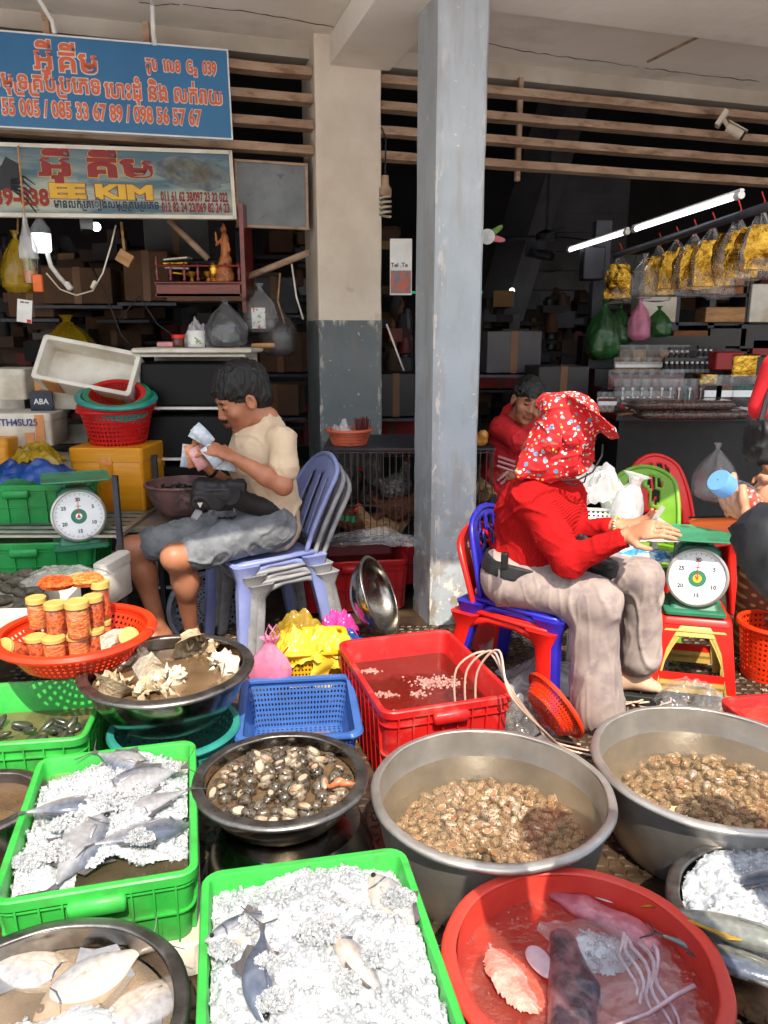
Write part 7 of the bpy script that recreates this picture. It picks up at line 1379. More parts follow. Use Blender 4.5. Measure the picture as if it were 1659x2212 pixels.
# ---------------------------------------------------------------- drawer unit
Y4 = 4.42; a = W(315, 1140, Y4); b = W(545, 1140, Y4); tz = W(400, 768, Y4).z; dw = b.x - a.x; t = thing('drawer_unit', 'white framed drawer unit with dark clear drawers behind the seated man', 'drawers', ((a.x + b.x) / 2, Y4 + .2, 0))
M['smoke'] = mat('smoky_drawer_front', S(18, 19, 21), .45, col2=S(12, 12, 15), scale=5, spec=.2)
g = MB()
zs = [tz, W(400, 882, Y4).z, W(400, 992, Y4).z, W(400, 1090, Y4).z, .3, .06]
for z in zs: g.box((0, 0, z), (dw, .4, .014))
for s_ in (-1, 1):
    for k in range(5): g.box((s_ * (dw / 2 - .012 - .008 * k), -.19, (zs[k] + zs[k + 1]) / 2), (.02, .016, zs[k] - zs[k + 1] - .05))
g.box((0, .2, zs[0] / 2), (dw, .01, zs[0])); g.build('frame', M['white_pl'], t)
for k in range(5): g = MB(); g.box((0, -.02, (zs[k] + zs[k + 1]) / 2 - .015), (dw - .06, .34, zs[k] - zs[k + 1] - .05), b=.01); g.build('drawer', M['smoke'], t, smooth=40)
g = MB(); g.box((t.location.x + .02, t.location.y - .02, tz + .026), (dw + .04, .44, .03), b=.008); tag(g.build('foam_board', M['foam'], smooth=40), 'dirty foam board lying on the drawer unit', 'foam board')
zt = tz + .045
def tub(name, label, px, r, h, m, lidm, lh=.02, Y=4.5, bd=None):
    c = W(px, 750, Y); t = thing(name, label, 'jar', (c.x, Y, zt)); g = MB(); g.lathe([(.001, 0), (r * .94, 0), (r, .006), (r, h - lh), (r * .96, h - lh)], 28); g.build('tub_body', m, t); g = MB(); g.lathe([(r * 1.04, h - lh), (r * 1.06, h - .003), (r, h), (.001, h)], 32); g.build('lid', lidm, t)
    if bd: g = MB(); g.lathe([(r * 1.004, h * .2), (r * 1.004, h * .6)], 28); g.build('paper_label', bd, t)
    return t
M['lab'] = mat('printed_label', S(222, 226, 220), .5, col2=S(120, 150, 90), scale=28, lo=.55, hi=.6, dirt=S(206, 90, 60), dscale=30, dlo=.6, dhi=.63)
tub('white_tub', 'white lidded tub with a printed label on the drawer unit', 425, .048, .092, M['white_pl'], M['white_pl'], bd=M['lab']); tub('sauce_jar', 'clear jar of dark sauce with a red lid on the drawer unit', 386, .034, .07, mat('dark_sauce', S(90, 34, 24), .25, coat=.5), M['ch_r'])
g = MB(); c = W(360, 750, 4.5); g.box((c.x, 4.5, zt + .015), (.09, .08, .03), b=.006); tag(g.build('pink_box', mat('pinkish_box', S(214, 150, 150), .4)), 'small flat pinkish container left of the sauce jar', 'container')
c = W(487, 752, 4.55); bag('grey_bag', 'shiny grey plastic bag gathered at the top on the drawer unit', (c.x, 4.6, zt), .115, .27, film('grey_film', (.6, .6, .62), .5, S(110, 112, 116), .12, 1.3, .9, 16), seed=5, neck=.12, amp=.2)
c = W(425, 720, 4.6); heap_sheet('clear_bag', 'crumpled clear bag behind the white tub', (c.x, 4.65, zt), .09, .08, .17, M['milky'], seed=71)
c = W(560, 745, 4.5); t = thing('cleaver', 'knife with wooden handle lying across the right end of the foam lid', 'knife', (c.x, 4.42, zt + .01), R(-6)); g = MB(); g.box((-.14, 0, 0), (.2, .05, .003)); g.build('blade', M['darksteel'], t); g = MB(); g.tube([(-.03, 0, 0), (.05, 0, .0), (.1, 0, .0)], [.012, .015, .013], 8); g.build('handle', M['wood'], t, smooth=180)
c = W(560, 680, 4.75); bag('brown_bag', 'dark clear bag with a printed packet hanging right of the altar shelf', (c.x, 4.8, c.z - .1), .1, .28, M['clear'], seed=9); g = MB(); g.box((c.x, 4.72, c.z - .02), (.08, .01, .12)); tag(g.build('packet', M['lab']), 'printed packet inside the hanging clear bag', 'packet')
# ---------------------------------------------------------------- altar shelf
Y5 = 4.75; a = W(335, 642, Y5); b = W(523, 645, Y5); top = W(430, 612, Y5).z; wx = b.x - a.x; t = thing('altar_shelf', 'red lacquered altar shelf with turned balusters', 'shelf', ((a.x + b.x) / 2, Y5 + .15, a.z)); hz = top - a.z
g = MB(); g.box((0, 0, .012), (wx, .3, .024), b=.004); g.box((0, 0, hz), (wx, .3, .022), b=.004); g.box((0, -.14, hz / 2), (wx - .02, .02, hz)); g.build('shelf_case', M['wood_r'], t)
for k in range(7):
    g = MB(); x = -wx / 2 + .015 + (wx - .03) * k / 6; s_ = 1 if k else 1.35; g.lathe([(.004, 0), (.011, .01), (.011, .02), (.006, .028), (.012, .045), (.013, .055), (.006, .075), (.005, .09), (.01, .1), (.004, .108 * s_)], 12, M=Matrix.Translation((x, -.135, hz + .01))); g.build('baluster', M['wood_r'], t, smooth=60)
g = MB(); g.tube([(-wx / 2 + .01, -.135, hz + .1), (wx / 2, -.135, hz + .1)], .007, 8); g.build('rail', M['wood_r'], t)
g = MB(); g.box((wx / 2 + .012, .0, .22), (.025, .3, .62)); g.build('side_post', M['wood_r'], t)
g = MB(); g.box((.05, 0, -.012), (wx * .9, .34, .02)); g.build('under_board', M['card'], t)
c = W(487, 560, Y5 + .05); body('wooden_statue', [ell(c + Vector((0, 0, -.03)), (.04, .035, .07), k=.02), ell(c + Vector((-.03, 0, -.06)), (.05, .035, .03), k=.02), cap(c + Vector((0, 0, .04)), c + Vector((.0, 0, .13)), .026, .02, k=.015), ell(c + Vector((-.002, -.01, .165)), (.018, .018, .022), k=.006), ell(c + Vector((-.002, 0, .185)), (.009, .009, .02), k=.006), cap(c + Vector((-.01, 0, .12)), c + Vector((-.045, -.01, .08)), .009, .007, k=.01), cap(c + Vector((-.045, -.01, .08)), c + Vector((-.05, -.01, .15)), .007, .006, k=.006), cap(c + Vector((.01, 0, .12)), c + Vector((.03, -.01, .05)), .009, .007, k=.01), ell(c + Vector((-.01, -.01, -.1)), (.06, .04, .06), k=.02)], mat('carved_wood', S(176, 104, 48), .4, col2=S(120, 62, 26), scale=20, bump=.5, bscale=70), None, .004, disp=lambda V: nfield(V, 60) * .003); o = C.objects['wooden_statue']; tag(o, 'carved wooden figure of a seated dancer on the altar shelf', 'statue')
for k, (px, py, w_, h_, lab) in enumerate(((385, 560, .15, .016, 'uppermost gold foil packet stacked on the altar shelf'), (382, 570, .15, .016, 'second gold foil packet on the altar shelf'), (384, 580, .14, .016, 'third gold foil packet on the altar shelf'), (388, 592, .13, .016, 'lowest gold foil packet on the altar shelf'))):
    p = W(px, py, Y5 + .08); g = MB(); g.box((0, 0, 0), (w_, .09, h_), b=.004); tag(g.build('foil_packet', M['gold' if k % 2 else 'alu'], loc=p, rot=(0, R(-4 + 3 * k), R(8 * k - 10))), lab, 'packet', 'foil packets on the altar shelf')
for k, (px, lab) in enumerate(((415, 'small gold bowl at the left of the altar shelf'), (450, 'small gold incense cup in the middle of the altar shelf'), (462, 'gold figurine next to the wooden statue'))):
    p = W(px, 600, Y5 + .02); g = MB(); g.lathe([(.001, 0), (.02, 0), (.01, .02), (.02, .03), (.03, .055 + .03 * (k == 2)), (.001, .06 + .05 * (k == 2))], 16); tag(g.build('gold_cup', M['brass'], loc=(p.x, p.y, t.location.z + hz + .011), smooth=60), lab, 'cup')
# ---------------------------------------------------------------- hanging things at the upper left
def hang(px, py, Y): return W(px, py, Y)
pl0, pl1 = W(-60, 332, 4.62), W(235, 308, 4.75); g = MB(); g.tube([pl0, pl1], .022, 8); tag(g.build('bamboo_pole', M['slat'], smooth=180), 'weathered pole hanging across the sea picture sign', 'pole')
yc = 4.35; c = W(66, 600, yc); t = thing('iced_coffee', 'plastic cup of milky coffee hanging in a clear carrier at the upper left', 'cup', (c.x, yc, c.z - .03))
g = MB(); g.lathe([(.001, 0), (.033, 0), (.045, .13), (.05, .135)], 28); g.build('cup', M['glassy'], t); g = MB(); g.lathe([(.001, .003), (.032, .003), (.038, .065), (.001, .065)], 24); g.build('coffee', mat('milky_coffee', S(196, 128, 84), .3), t); g = MB(); g.tube([(0, 0, .03), (.004, 0, .2)], .004, 6); g.build('straw', M['gre_b'], t)
g = MB(); g.lathe([(.05, .13), (.047, .18), (.03, .24), (.012, .3), (.006, .36)], 20, wob=lambda a, z: .004 * math.sin(a * 7 + z * 30)); g.build('carrier', M['milky'], t, smooth=40)
g = MB(); top_ = Vector((0, 0, .35)); g.tube([top_, top_ + Vector((-.02, .05, .35)), W(48, 320, 4.62) - t.location], .006, 5); g.build('string', M['wood'], t)
c = W(38, 580, 4.5); bag('yellow_bag', 'sagging translucent yellow bag hanging behind the iced coffee', (c.x - .02, 4.55, c.z - .13), .09, .33, M['olfilm'], seed=21, amp=.2)
g = MB(); g.tube([W(38, 505, 4.55), W(40, 322, 4.65)], .005, 5); tag(g.build('bag_string', M['wood']), 'string holding the translucent yellow bag', 'string')
c = W(88, 505, 4.5); t = thing('lamp', 'lit white bulb lamp hanging beside the iced coffee', 'lamp', (c.x, 4.5, c.z)); g = MB(); g.lathe([(.001, -.1), (.042, -.098), (.05, -.085), (.052, 0), (.001, .0)], 24); M['bulb'] = mat('lit_bulb', (1, 1, 1), .4, emit=(.95, .97, 1.), estr=1.6); g.build('bulb', M['bulb'], t, smooth=50)
g = MB(); g.lathe([(.052, 0), (.05, .03), (.03, .06), (.02, .075), (.02, .12), (.001, .121)], 20); g.build('socket', M['dusty'], t, smooth=50); g = MB(); g.tube([(0, 0, .12), (-.01, .03, .3), (-.02, .08, .45)], .008, 6); g.build('cord', M['wood'], t)
cv = [W(102, 545, 4.5), W(110, 575, 4.5), W(125, 595, 4.5), W(140, 612, 4.5)]; g = MB(); g.tube(cv, .013, 8); tag(g.build('flexible_conduit', M['white_pl'], smooth=180), 'short white flexible conduit below the hanging lamp', 'conduit')
g = MB(); c = W(148, 618, 4.5); g.box((0, 0, 0), (.03, .03, .05), b=.006); tag(g.build('plug', M['white_pl'], loc=c, rot=(0, R(-35), 0)), 'white plug at the end of the flexible conduit', 'plug')
cv = [W(100, 590, 4.5), W(130, 625, 4.5), W(165, 638, 4.5), W(200, 628, 4.5), W(222, 590, 4.5), W(240, 530, 4.5), W(250, 487, 4.6)]; g = MB(); g.tube(cv, .0045, 6); tag(g.build('cable', M['foam'], smooth=180), 'thin cream cable looping below the sea picture sign', 'cable')
g = MB(); c = W(202, 615, 4.48); g.box((0, 0, 0), (.02, .02, .05), b=.006); tag(g.build('inline_switch', M['foam'], loc=c, rot=(0, R(30), 0)), 'cream inline switch on the looping cable', 'switch')
c = W(53, 672, 4.3); t = thing('price_card', 'white card with small print hanging below the yellow bag', 'card', c, rot=(0, R(8), 0)); g = MB(); g.box((0, 0, 0), (.08, .003, .12)); g.build('card', M['white_pl'], t); g = MB(); g.box((.027, -.002, -.05), (.022, .003, .018)); g.build('red_corner', M['inkr'], t); text('print', 'ABA PAY', t, Matrix.Translation((0, -.003, .042)) @ Matrix.Rotation(R(90), 4, 'X'), .012, M['ink'], .0002, 'CENTER')
c = W(82, 612, 4.32); g = MB(); g.box((0, 0, 0), (.05, .02, .09), b=.004); tag(g.build('orange_radio', M['orcase'], loc=c), 'small orange box hanging beside the coffee cup', 'box')
def cctv(label, c, d, m='white_pl', s_=1.):
    t = thing('security_camera', label, 'camera', c, rot=Vector(d).to_track_quat('X', 'Z').to_euler()); g = MB(); g.tube([(-.07 * s_, 0, 0), (.05 * s_, 0, 0)], .033 * s_, 16); g.build('housing', M[m], t, smooth=50); g = MB(); g.tube([(.05 * s_, 0, 0), (.062 * s_, 0, 0)], .03 * s_, 16); g.build('lens_hood', M['blackpl'], t, smooth=50); g = MB(); g.box((-.01, 0, .036 * s_), (.15 * s_, .07 * s_, .006)); g.build('sun_shield', M[m], t); g = MB(); g.tube([(-.06 * s_, 0, 0), (-.12 * s_, .02, .03)], .015 * s_, 8); g.box((-.14 * s_, .02, .03), (.03, .11 * s_, .11 * s_)); g.build('bracket', M[m], t); return t
cctv('dusty security camera under the sea picture sign', W(185, 478, 4.62), (.15, -.3, -.9), 'dusty'); cctv('white security camera mounted on the louvre at the upper right', FP(1590, 285, V0 - .16), (.75, -.3, -.5), 'cream', .95); cctv('dark security camera inside the hall above the red shirted man', W(1178, 552, 7.), (.7, -.6, -.2), 'darksteel', 1.2)
g = MB(); c = W(270, 558, 4.7); g.box((0, 0, 0), (.085, .05, .075), b=.003); tag(g.build('wooden_block', M['wood'], loc=c, rot=(0, R(32), R(10))), 'small wooden block hanging on a stick under the sign', 'block'); g = MB(); g.tube([c, W(262, 480, 4.75)], .008, 6); tag(g.build('stick', M['wood']), 'stick holding the small wooden block', 'stick')
# spiral bulb between the pillars
c = W(832, 420, 4.7); t = thing('spiral_bulb', 'unlit dusty spiral bulb hanging between the two pillars', 'bulb', (c.x, 4.7, c.z)); g = MB(); q = [Vector((.03 * math.cos(a * .9), .03 * math.sin(a * .9), -.12 + .0039 * a)) for a in [k * .5 for k in range(56)]]; g.tube(q, .0075, 7); g.build('glass_spiral', mat('dusty_bulb', S(190, 180, 160), .5), t, smooth=180)
g = MB(); g.lathe([(.035, -.01), (.036, .03), (.022, .05), (.02, .1), (.001, .1)], 18); g.build('socket', M['slat'], t, smooth=50); g = MB(); g.tube([(0, 0, .1), (.004, .02, .3), (-.02, .12, .38)], .005, 6); g.build('cord', M['black'], t)
# poster
c = W(866, 577, 4.78); t = thing('poster', 'narrow poster half hidden by the grey pillar', 'poster', c); hh_ = .32; g = MB(); g.box((0, 0, 0), (.13, .006, hh_)); g.build('sheet', M['white_pl'], t); text('lettering', 'Tel .Te', t, Matrix.Translation((-.06, -.005, .0)) @ Matrix.Rotation(R(90), 4, 'X'), .035, M['ink'], .0003); g = MB(); g.box((0, -.005, -.085), (.12, .004, .13)); g.build('picture', mat('poster_picture', S(200, 90, 60), .5, col2=S(60, 120, 130), scale=22), t)
# ---------------------------------------------------------------- cage with chickens, crimson crates
Yc = 4.35; ca = W(702, 970, Yc); wcg = W(1066, 970, Yc).x - ca.x; zc0 = W(760, 1165, Yc).z; hc_ = ca.z - zc0; t = thing('wire_cage', 'rusty wire cage of chickens behind the grey pillar', 'cage', (ca.x + wcg / 2, Yc + .3, zc0))
g = MB(); g.box((0, 0, hc_), (wcg + .02, .62, .012)); g.build('top_plate', M['darksteel'], t); g = MB(); g.box((0, 0, .0), (wcg, .6, .012)); g.build('tray', M['darksteel'], t)
M['rustw'] = mat('rusty_wire', S(84, 62, 54), .7, col2=S(54, 42, 40), scale=20)
g = MB(); n = 26
for k in range(n + 1): g.box((-wcg / 2 + wcg * k / n, -.3, hc_ / 2), (.006, .006, hc_)); g.box((-wcg / 2 + wcg * k / n, .3, hc_ / 2), (.005, .005, hc_))
for s_ in (-1, 1):
    for k in range(12): g.box((s_ * wcg / 2, -.3 + .6 * k / 11, hc_ / 2), (.005, .005, hc_))
for z in (.02, hc_ * .38, hc_ - .02): g.box((0, -.3, z), (wcg, .007, .007)); g.box((-wcg / 2, 0, z), (.007, .6, .007))
g.build('bars', M['rustw'], t, smooth=0)
for s_ in (-1, 1): g = MB(); g.box((s_ * (wcg / 2 + .02), .0, -.2), (.03, .5, .9)); g.build('stand', M['darksteel'], t)
FE = [mat('brown_feathers', S(126, 74, 44), .8, col2=S(70, 40, 28), scale=40, stretch=(1, 3, 3), bump=1., bscale=60), mat('buff_feathers', S(206, 172, 124), .8, col2=S(140, 96, 60), scale=36, stretch=(1, 3, 3), bump=1., bscale=60), mat('speckled_feathers', S(150, 146, 140), .8, col2=S(40, 38, 40), scale=60, bump=1., bscale=60), mat('black_feathers', S(34, 32, 36), .6, col2=S(60, 50, 40), scale=40, bump=1., bscale=60)]
for k, (px, py, Y, yw, f, lab) in enumerate(((765, 1125, 4.5, 160, 0, 'brown chicken lying at the front left of the cage'), (825, 1140, 4.48, 200, 1, 'buff chicken lying at the front of the cage'), (735, 1070, 4.65, 30, 3, 'black chicken at the back left of the cage'), (800, 1075, 4.7, 120, 3, 'dark chicken with a red face in the middle of the cage'), (855, 1050, 4.6, 60, 2, 'speckled grey chicken at the upper right of the cage'), (860, 1100, 4.5, -30, 0, 'brown chicken at the right of the cage'), (1045, 1060, 4.55, 90, 1, 'buff chicken seen right of the grey pillar'))):
    c = W(px, py, Y); a = R(yw); d = Vector((math.cos(a), math.sin(a), 0)); t = thing('chicken', lab, 'chicken', c, group='chickens in the wire cage')
    body('body', [ell(c, (.12, .075, .075), rot=(0, R(-10), a), k=.03), cap(c + d * .08 + Vector((0, 0, .03)), c + d * .13 + Vector((0, 0, .1)), .045, .026, k=.03), ell(c + d * .14 + Vector((0, 0, .12)), (.026, .024, .026), k=.01), cap(c - d * .1, c - d * .19 + Vector((0, 0, .06)), .04, .015, k=.03), ell(c + Vector((-d.y, d.x, 0)) * .06, (.09, .02, .05), rot=(0, 0, a), k=.01), ell(c - Vector((-d.y, d.x, 0)) * .06, (.09, .02, .05), rot=(0, 0, a), k=.01)], FE[f], t, .006, disp=lambda V: nfield(V * np.array((1, 1, 1.)), 40) * .008)
    body('comb_and_face', [ell(c + d * .145 + Vector((0, 0, .148)), (.02, .005, .014), rot=(0, 0, a), k=.004), ell(c + d * .162 + Vector((0, 0, .12)), (.012, .014, .014), k=.004), cap(c + d * .165 + Vector((0, 0, .12)), c + d * .19 + Vector((0, 0, .112)), .006, .001, k=.003)], M['ch_r'], t, .003)
c = W(800, 1150, 4.25); heap_sheet('clear_bag', 'clear plastic sheet with green pegs along the foot of the cage', (c.x, 4.2, c.z - .05), .28, .08, .09, M['clear'], seed=81)
g = MB()
for k in range(3): c = W(738 + 12 * k, 1118 + 2 * k, 4.14); g.box(c, (.022, .012, .03), rz=.3 * k)
tag(g.build('clothes_peg', M['gre_b']), 'green pegs clipped on the clear plastic sheet at the cage', 'pegs')
c = W(755, 962, 4.5); sieve('faded orange mesh basket standing on the chicken cage', (c.x, 4.5), .125, .085, ca.z + .01, M['orange_l'], nu=44, nv=4, k0=.82, rimr=.007)
t = thing('incense_bundle', 'bundle of dark red incense sticks in the faded orange basket', 'incense', (W(783, 940, 4.5).x, 4.5, ca.z + .02)); rn = random.Random(9)
g = MB()
for k in range(60): a = rn.uniform(0, 6.3); r = .03 * math.sqrt(rn.random()); p0_ = Vector((r * math.cos(a), r * math.sin(a), .0)); g.tube([p0_, p0_ * 1.7 + Vector((0, 0, .13 + rn.random() * .02))], .002, 4)
g.build('sticks', mat('maroon_sticks', S(110, 44, 40), .7), t); c = W(738, 945, 4.5); heap_sheet('clear_bag', 'scrap of clear film in the faded orange basket', (c.x, 4.5, ca.z + .06), .06, .06, .1, M['milky'], seed=83)
c = W(1035, 950, 4.4); body('yellow_fruit', [ell(c, (.05, .04, .04), k=.01), ell(c + Vector((.02, -.02, .03)), (.03, .03, .03), k=.01)], mat('yellow_mango', S(220, 170, 70), .4, col2=S(180, 110, 50), scale=20), None, .006); tag(C.objects['yellow_fruit'], 'yellow fruit on the cage right of the grey pillar', 'fruit')
p = W(750, 1325, 4.12); crate('crimson crate standing behind the leaning steel bowl', (p.x, 4.35), .62, .42, .3, p.z, R(9), M['red_d'], ribs=(4, 3)); rwater('dark water in the crimson crate', (p.x, 4.35), .58, .38, .03, p.z + .22, M['w_crate'], R(9))
p2 = W(885, 1300, 4.3); crate('second crimson crate mostly hidden by the grey pillar', (p2.x + .12, 4.62), .4, .4, .3, p.z + .08, R(9), M['red_d'], ribs=(4, 3))
# ================================================================ right stall
tu = thing('tube_lamp', 'long lit tube lamp over the dry goods stall nearer to us', 'lamp', G(1500, 455, 2.2)); A0, A1, A2 = G(1228, 541, 2.2), G(1368, 497, 2.2), G(1602, 421, 2.2)
def tube_lamp(t, a, b):
    g = MB(); g.tube([a.lerp(b, .04), a.lerp(b, .96)], .0135, 12); g.build('tube', M['emit'], t, world=True, smooth=60)
    g = MB(); g.tube([a + Vector((0, 0, .022)), b + Vector((0, 0, .022))], .014, 6, flat=.6); g.tube([b.lerp(a, .04), b], .018, 10); g.tube([a, a.lerp(b, .04)], .018, 10); g.build('holder', M['white_pl'], t, world=True)
tube_lamp(tu, A1, A2); t2 = thing('tube_lamp', 'long lit tube lamp over the dry goods stall farther from us', 'lamp', A0); tube_lamp(t2, A0, A1.lerp(A0, .07))
sm = thing('tube_lamp', 'small lit tube deep in the hall', 'lamp', W(1220, 675, 9)); a_, b_ = W(1192, 681, 9), W(1250, 667, 9); g = MB(); g.tube([a_, b_], .035, 8); g.build('tube', M['emit'], sm, world=True)
for k, (px, py, Y, r, lab) in enumerate(((1106, 628, 9, .03, 'small lit bulb deep in the hall above the polo shirt man'), (1121, 737, 10, .022, 'tiny distant light left of the other two'), (1228, 740, 10, .03, 'brightest distant light in the hall'), (1242, 742, 10, .02, 'tiny distant light right of the brightest one'), (857, 750, 9, .012, 'tiny distant light between the pillars'), (842, 762, 9, .01, 'second tiny distant light between the pillars'), (132, 690, 8, .04, 'distant lit lamp behind the hanging card'), (277, 668, 8, .03, 'distant upright light behind the foam boxes'), (208, 490, 6.5, .035, 'lit white lamp behind the dusty security camera'), (48, 690, 8, .03, 'tiny distant light at the left edge'))):
    p = W(px, py, Y); g = MB(); g.ball((0, 0, 0), (r, r, r * (1 if k != 7 else 2.6)), 8); tag(g.build('hall_lamp', M['emit2'], loc=p, smooth=180), lab, 'lamp', 'distant lamps in the hall')
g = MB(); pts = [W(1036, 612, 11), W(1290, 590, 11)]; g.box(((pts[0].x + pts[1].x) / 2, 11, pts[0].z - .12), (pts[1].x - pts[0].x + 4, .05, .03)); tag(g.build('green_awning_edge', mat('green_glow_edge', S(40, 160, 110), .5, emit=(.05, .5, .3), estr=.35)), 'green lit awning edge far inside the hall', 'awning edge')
# post, junction box, hanging bar
po = W(1292, 640, 6.3); g = MB(); g.box((po.x, 6.3, 1.2), (.12, .12, 2.4)); tag(g.build('steel_post', M['darksteel']), 'dark steel post at the left end of the dry goods stall', 'post')
jb = W(1279, 570, 6.1); g = MB(); g.box((0, 0, 0), (.16, .14, .24), b=.01); tag(g.build('junction_box', M['darksteel'], loc=jb), 'grey junction box below the far tube lamp', 'box')
h0, h1 = G(1330, 552, 2.12), G(1690, 436, 2.12); g = MB(); g.tube([h0, h1], .022, 8); tag(g.build('hanging_bar', M['darksteel'], smooth=180), 'dark bar carrying the gold foil bags', 'bar')
M['clear_d2'] = film('foil_wrap', (.97, .97, .97), .04, (.6, .6, .6), .06, 1.3, 1., 30)
def gold_bag(label, px, py, w_, h_, seed, fr):
    c = G(px, py, 2.1); t = thing('foil_bag', label, 'bag', c, rz=U(-.4, .4), group='gold foil bags hanging over the stall'); g = MB(); rn = random.Random(seed)
    g.grid(lambda u, v: ((u - .5) * w_ * 1.15 * (.7 + .3 * min(1, v * 3)) + .01 * noise.noise(Vector((u * 4, v * 4, seed))), -.05 - .035 * math.sin(PI * u) * math.sin(PI * min(1, v * 1.1)) + .016 * noise.noise(Vector((u * 5 + seed, v * 4, 2))), -.05 - h_ * v), 14, 14)
    g.grid(lambda u, v: ((u - .5) * w_ * 1.15 * (.7 + .3 * min(1, v * 3)), .05 + .03 * math.sin(PI * u) * math.sin(PI * v) + .016 * noise.noise(Vector((u * 5 + seed, v * 4, 7))), -.05 - h_ * v), 14, 14); g.build('foil_pack', M['gold'], t, smooth=25)
    o = MB(); prof = [(.004, .02), (.02, .0), (w_ * .4, -.07), (w_ * .62, -.16), (w_ * .66, -h_ - .03), (w_ * .5, -h_ - .09), (.01, -h_ - .1)]; o.lathe(prof, 22, sy=.7, wob=lambda a, z: w_ * .12 * noise.noise(Vector((math.cos(a) * 2.5, math.sin(a) * 2.5, z * 9 + seed)))); o.build('clear_wrap', M['clear_d2'], t, smooth=40)
    s_ = MB(); s_.tube([(0, 0, .0), (.01, 0, .06), (-.01, 0, .1)], .003, 5); s_.build('tie', M['inkr'], t); return t
for k, (px, py, w_, h_, lab) in enumerate(((1340, 548, .16, .24, 'gold foil bag hanging alone at the far left of the bar'), (1425, 530, .17, .24, 'second gold foil bag from the left on the bar'), (1462, 518, .17, .22, 'third gold foil bag from the left on the bar'), (1500, 505, .17, .24, 'fourth gold foil bag from the left on the bar'), (1540, 492, .17, .24, 'fifth gold foil bag from the left, the fullest of the cluster'), (1595, 470, .17, .22, 'sixth gold foil bag from the left on the bar'), (1645, 455, .16, .2, 'gold foil bag cut by the right edge of the picture'))): gold_bag(lab, px, py + 8, w_, h_, 3 * k + 1, 0)
for k, (px, py, w_, lab) in enumerate(((1395, 575, .12, 'empty clear bag hanging between the first gold bags'), (1560, 580, .16, 'empty clear bag hanging below the gold cluster'))): c = G(px, py - 40, 2.1); bag('clear_bag', lab, (c.x, c.y, c.z - .32), w_ * .7, .28, M['clear'], seed=90 + k)
for k, (px, py, Y, r, h, m_, lab) in enumerate(((1300, 775, 5.9, .13, .42, 'gfilm', 'large green bag of vegetables hanging on the steel post'), (1335, 745, 6., .1, .3, 'gfilm', 'second green bag just right of the large one'), (1378, 735, 5.9, .09, .3, 'pfilm', 'pinkish clear bag hanging between the green bags'), (1420, 728, 5.9, .09, .22, 'gfilm', 'small dark green bag hanging right of the pinkish one'))):
    c = W(px, py, Y); bag('hanging_bag', lab, (c.x, Y, c.z), r, h, M[m_], seed=100 + k, neck=.1, amp=.2)
    if m_ == 'gfilm': body('vegetables', [ell((c.x, Y, c.z + h * .25), (r * .7, r * .7, h * .26), k=.02)], mat('pale_greens', S(120, 160, 80), .7, col2=S(70, 110, 50), scale=20), None, .012, disp=lambda V: nfield(V, 25) * .02); tag(C.objects[-1] if False else [o for o in C.objects if o.name.startswith('vegetables')][-1], 'greens inside the ' + lab.replace('hanging on', 'on'), 'vegetables')
# shelving behind the stall
M['box_o'] = mat('brown_carton', S(150, 92, 50), .8); M['box_r'] = mat('red_carton', S(150, 26, 30), .5); M['box_k'] = mat('black_carton', S(28, 26, 30), .4)
t = thing('shelving', 'dark steel shelving behind the dry goods', 'shelves', (W(1560, 800, 6.6).x, 6.6, 0)); xs = [W(x, 700, 6.6).x - t.location.x for x in (1445, 1520, 1595, 1680, 1760)]
for x in xs: g = MB(); g.box((x, 0, 1.1), (.05, .3, 2.2)); g.build('upright', M['darksteel'], t)
for py in (640, 700, 755, 850): z = W(1560, py, 6.6).z; g = MB(); g.box(((xs[0] + xs[-1]) / 2, .0, z), (xs[-1] - xs[0], .3, .025)); g.build('shelf_board', M['darksteel'], t)
for k, (px, py, w_, h_, m_, lab) in enumerate(((1410, 700, .3, .2, 'foam', 'white and orange box behind the hanging bags'), (1480, 755, .28, .14, 'box_o', 'brown carton on the lower left shelf'), (1560, 640, .26, .22, 'box_o', 'brown carton on the upper middle shelf'), (1555, 700, .32, .12, 'wood', 'pale wooden box on the middle shelf'), (1635, 700, .22, .3, 'foam', 'stack of white foam trays at the right of the shelves'), (1560, 752, .3, .15, 'box_k', 'black carton on the lower middle shelf'), (1625, 757, .3, .2, 'box_k', 'black carton with red stripe at the lower right'), (1650, 790, .3, .2, 'box_r', 'red carton with gold marks at the right edge'))):
    p = W(px, py, 6.5); g = MB(); g.box((0, 0, h_ / 2), (w_, .22, h_), b=.006); tag(g.build('carton', M[m_], loc=(p.x, 6.52, p.z + .012), smooth=40), lab, 'carton')
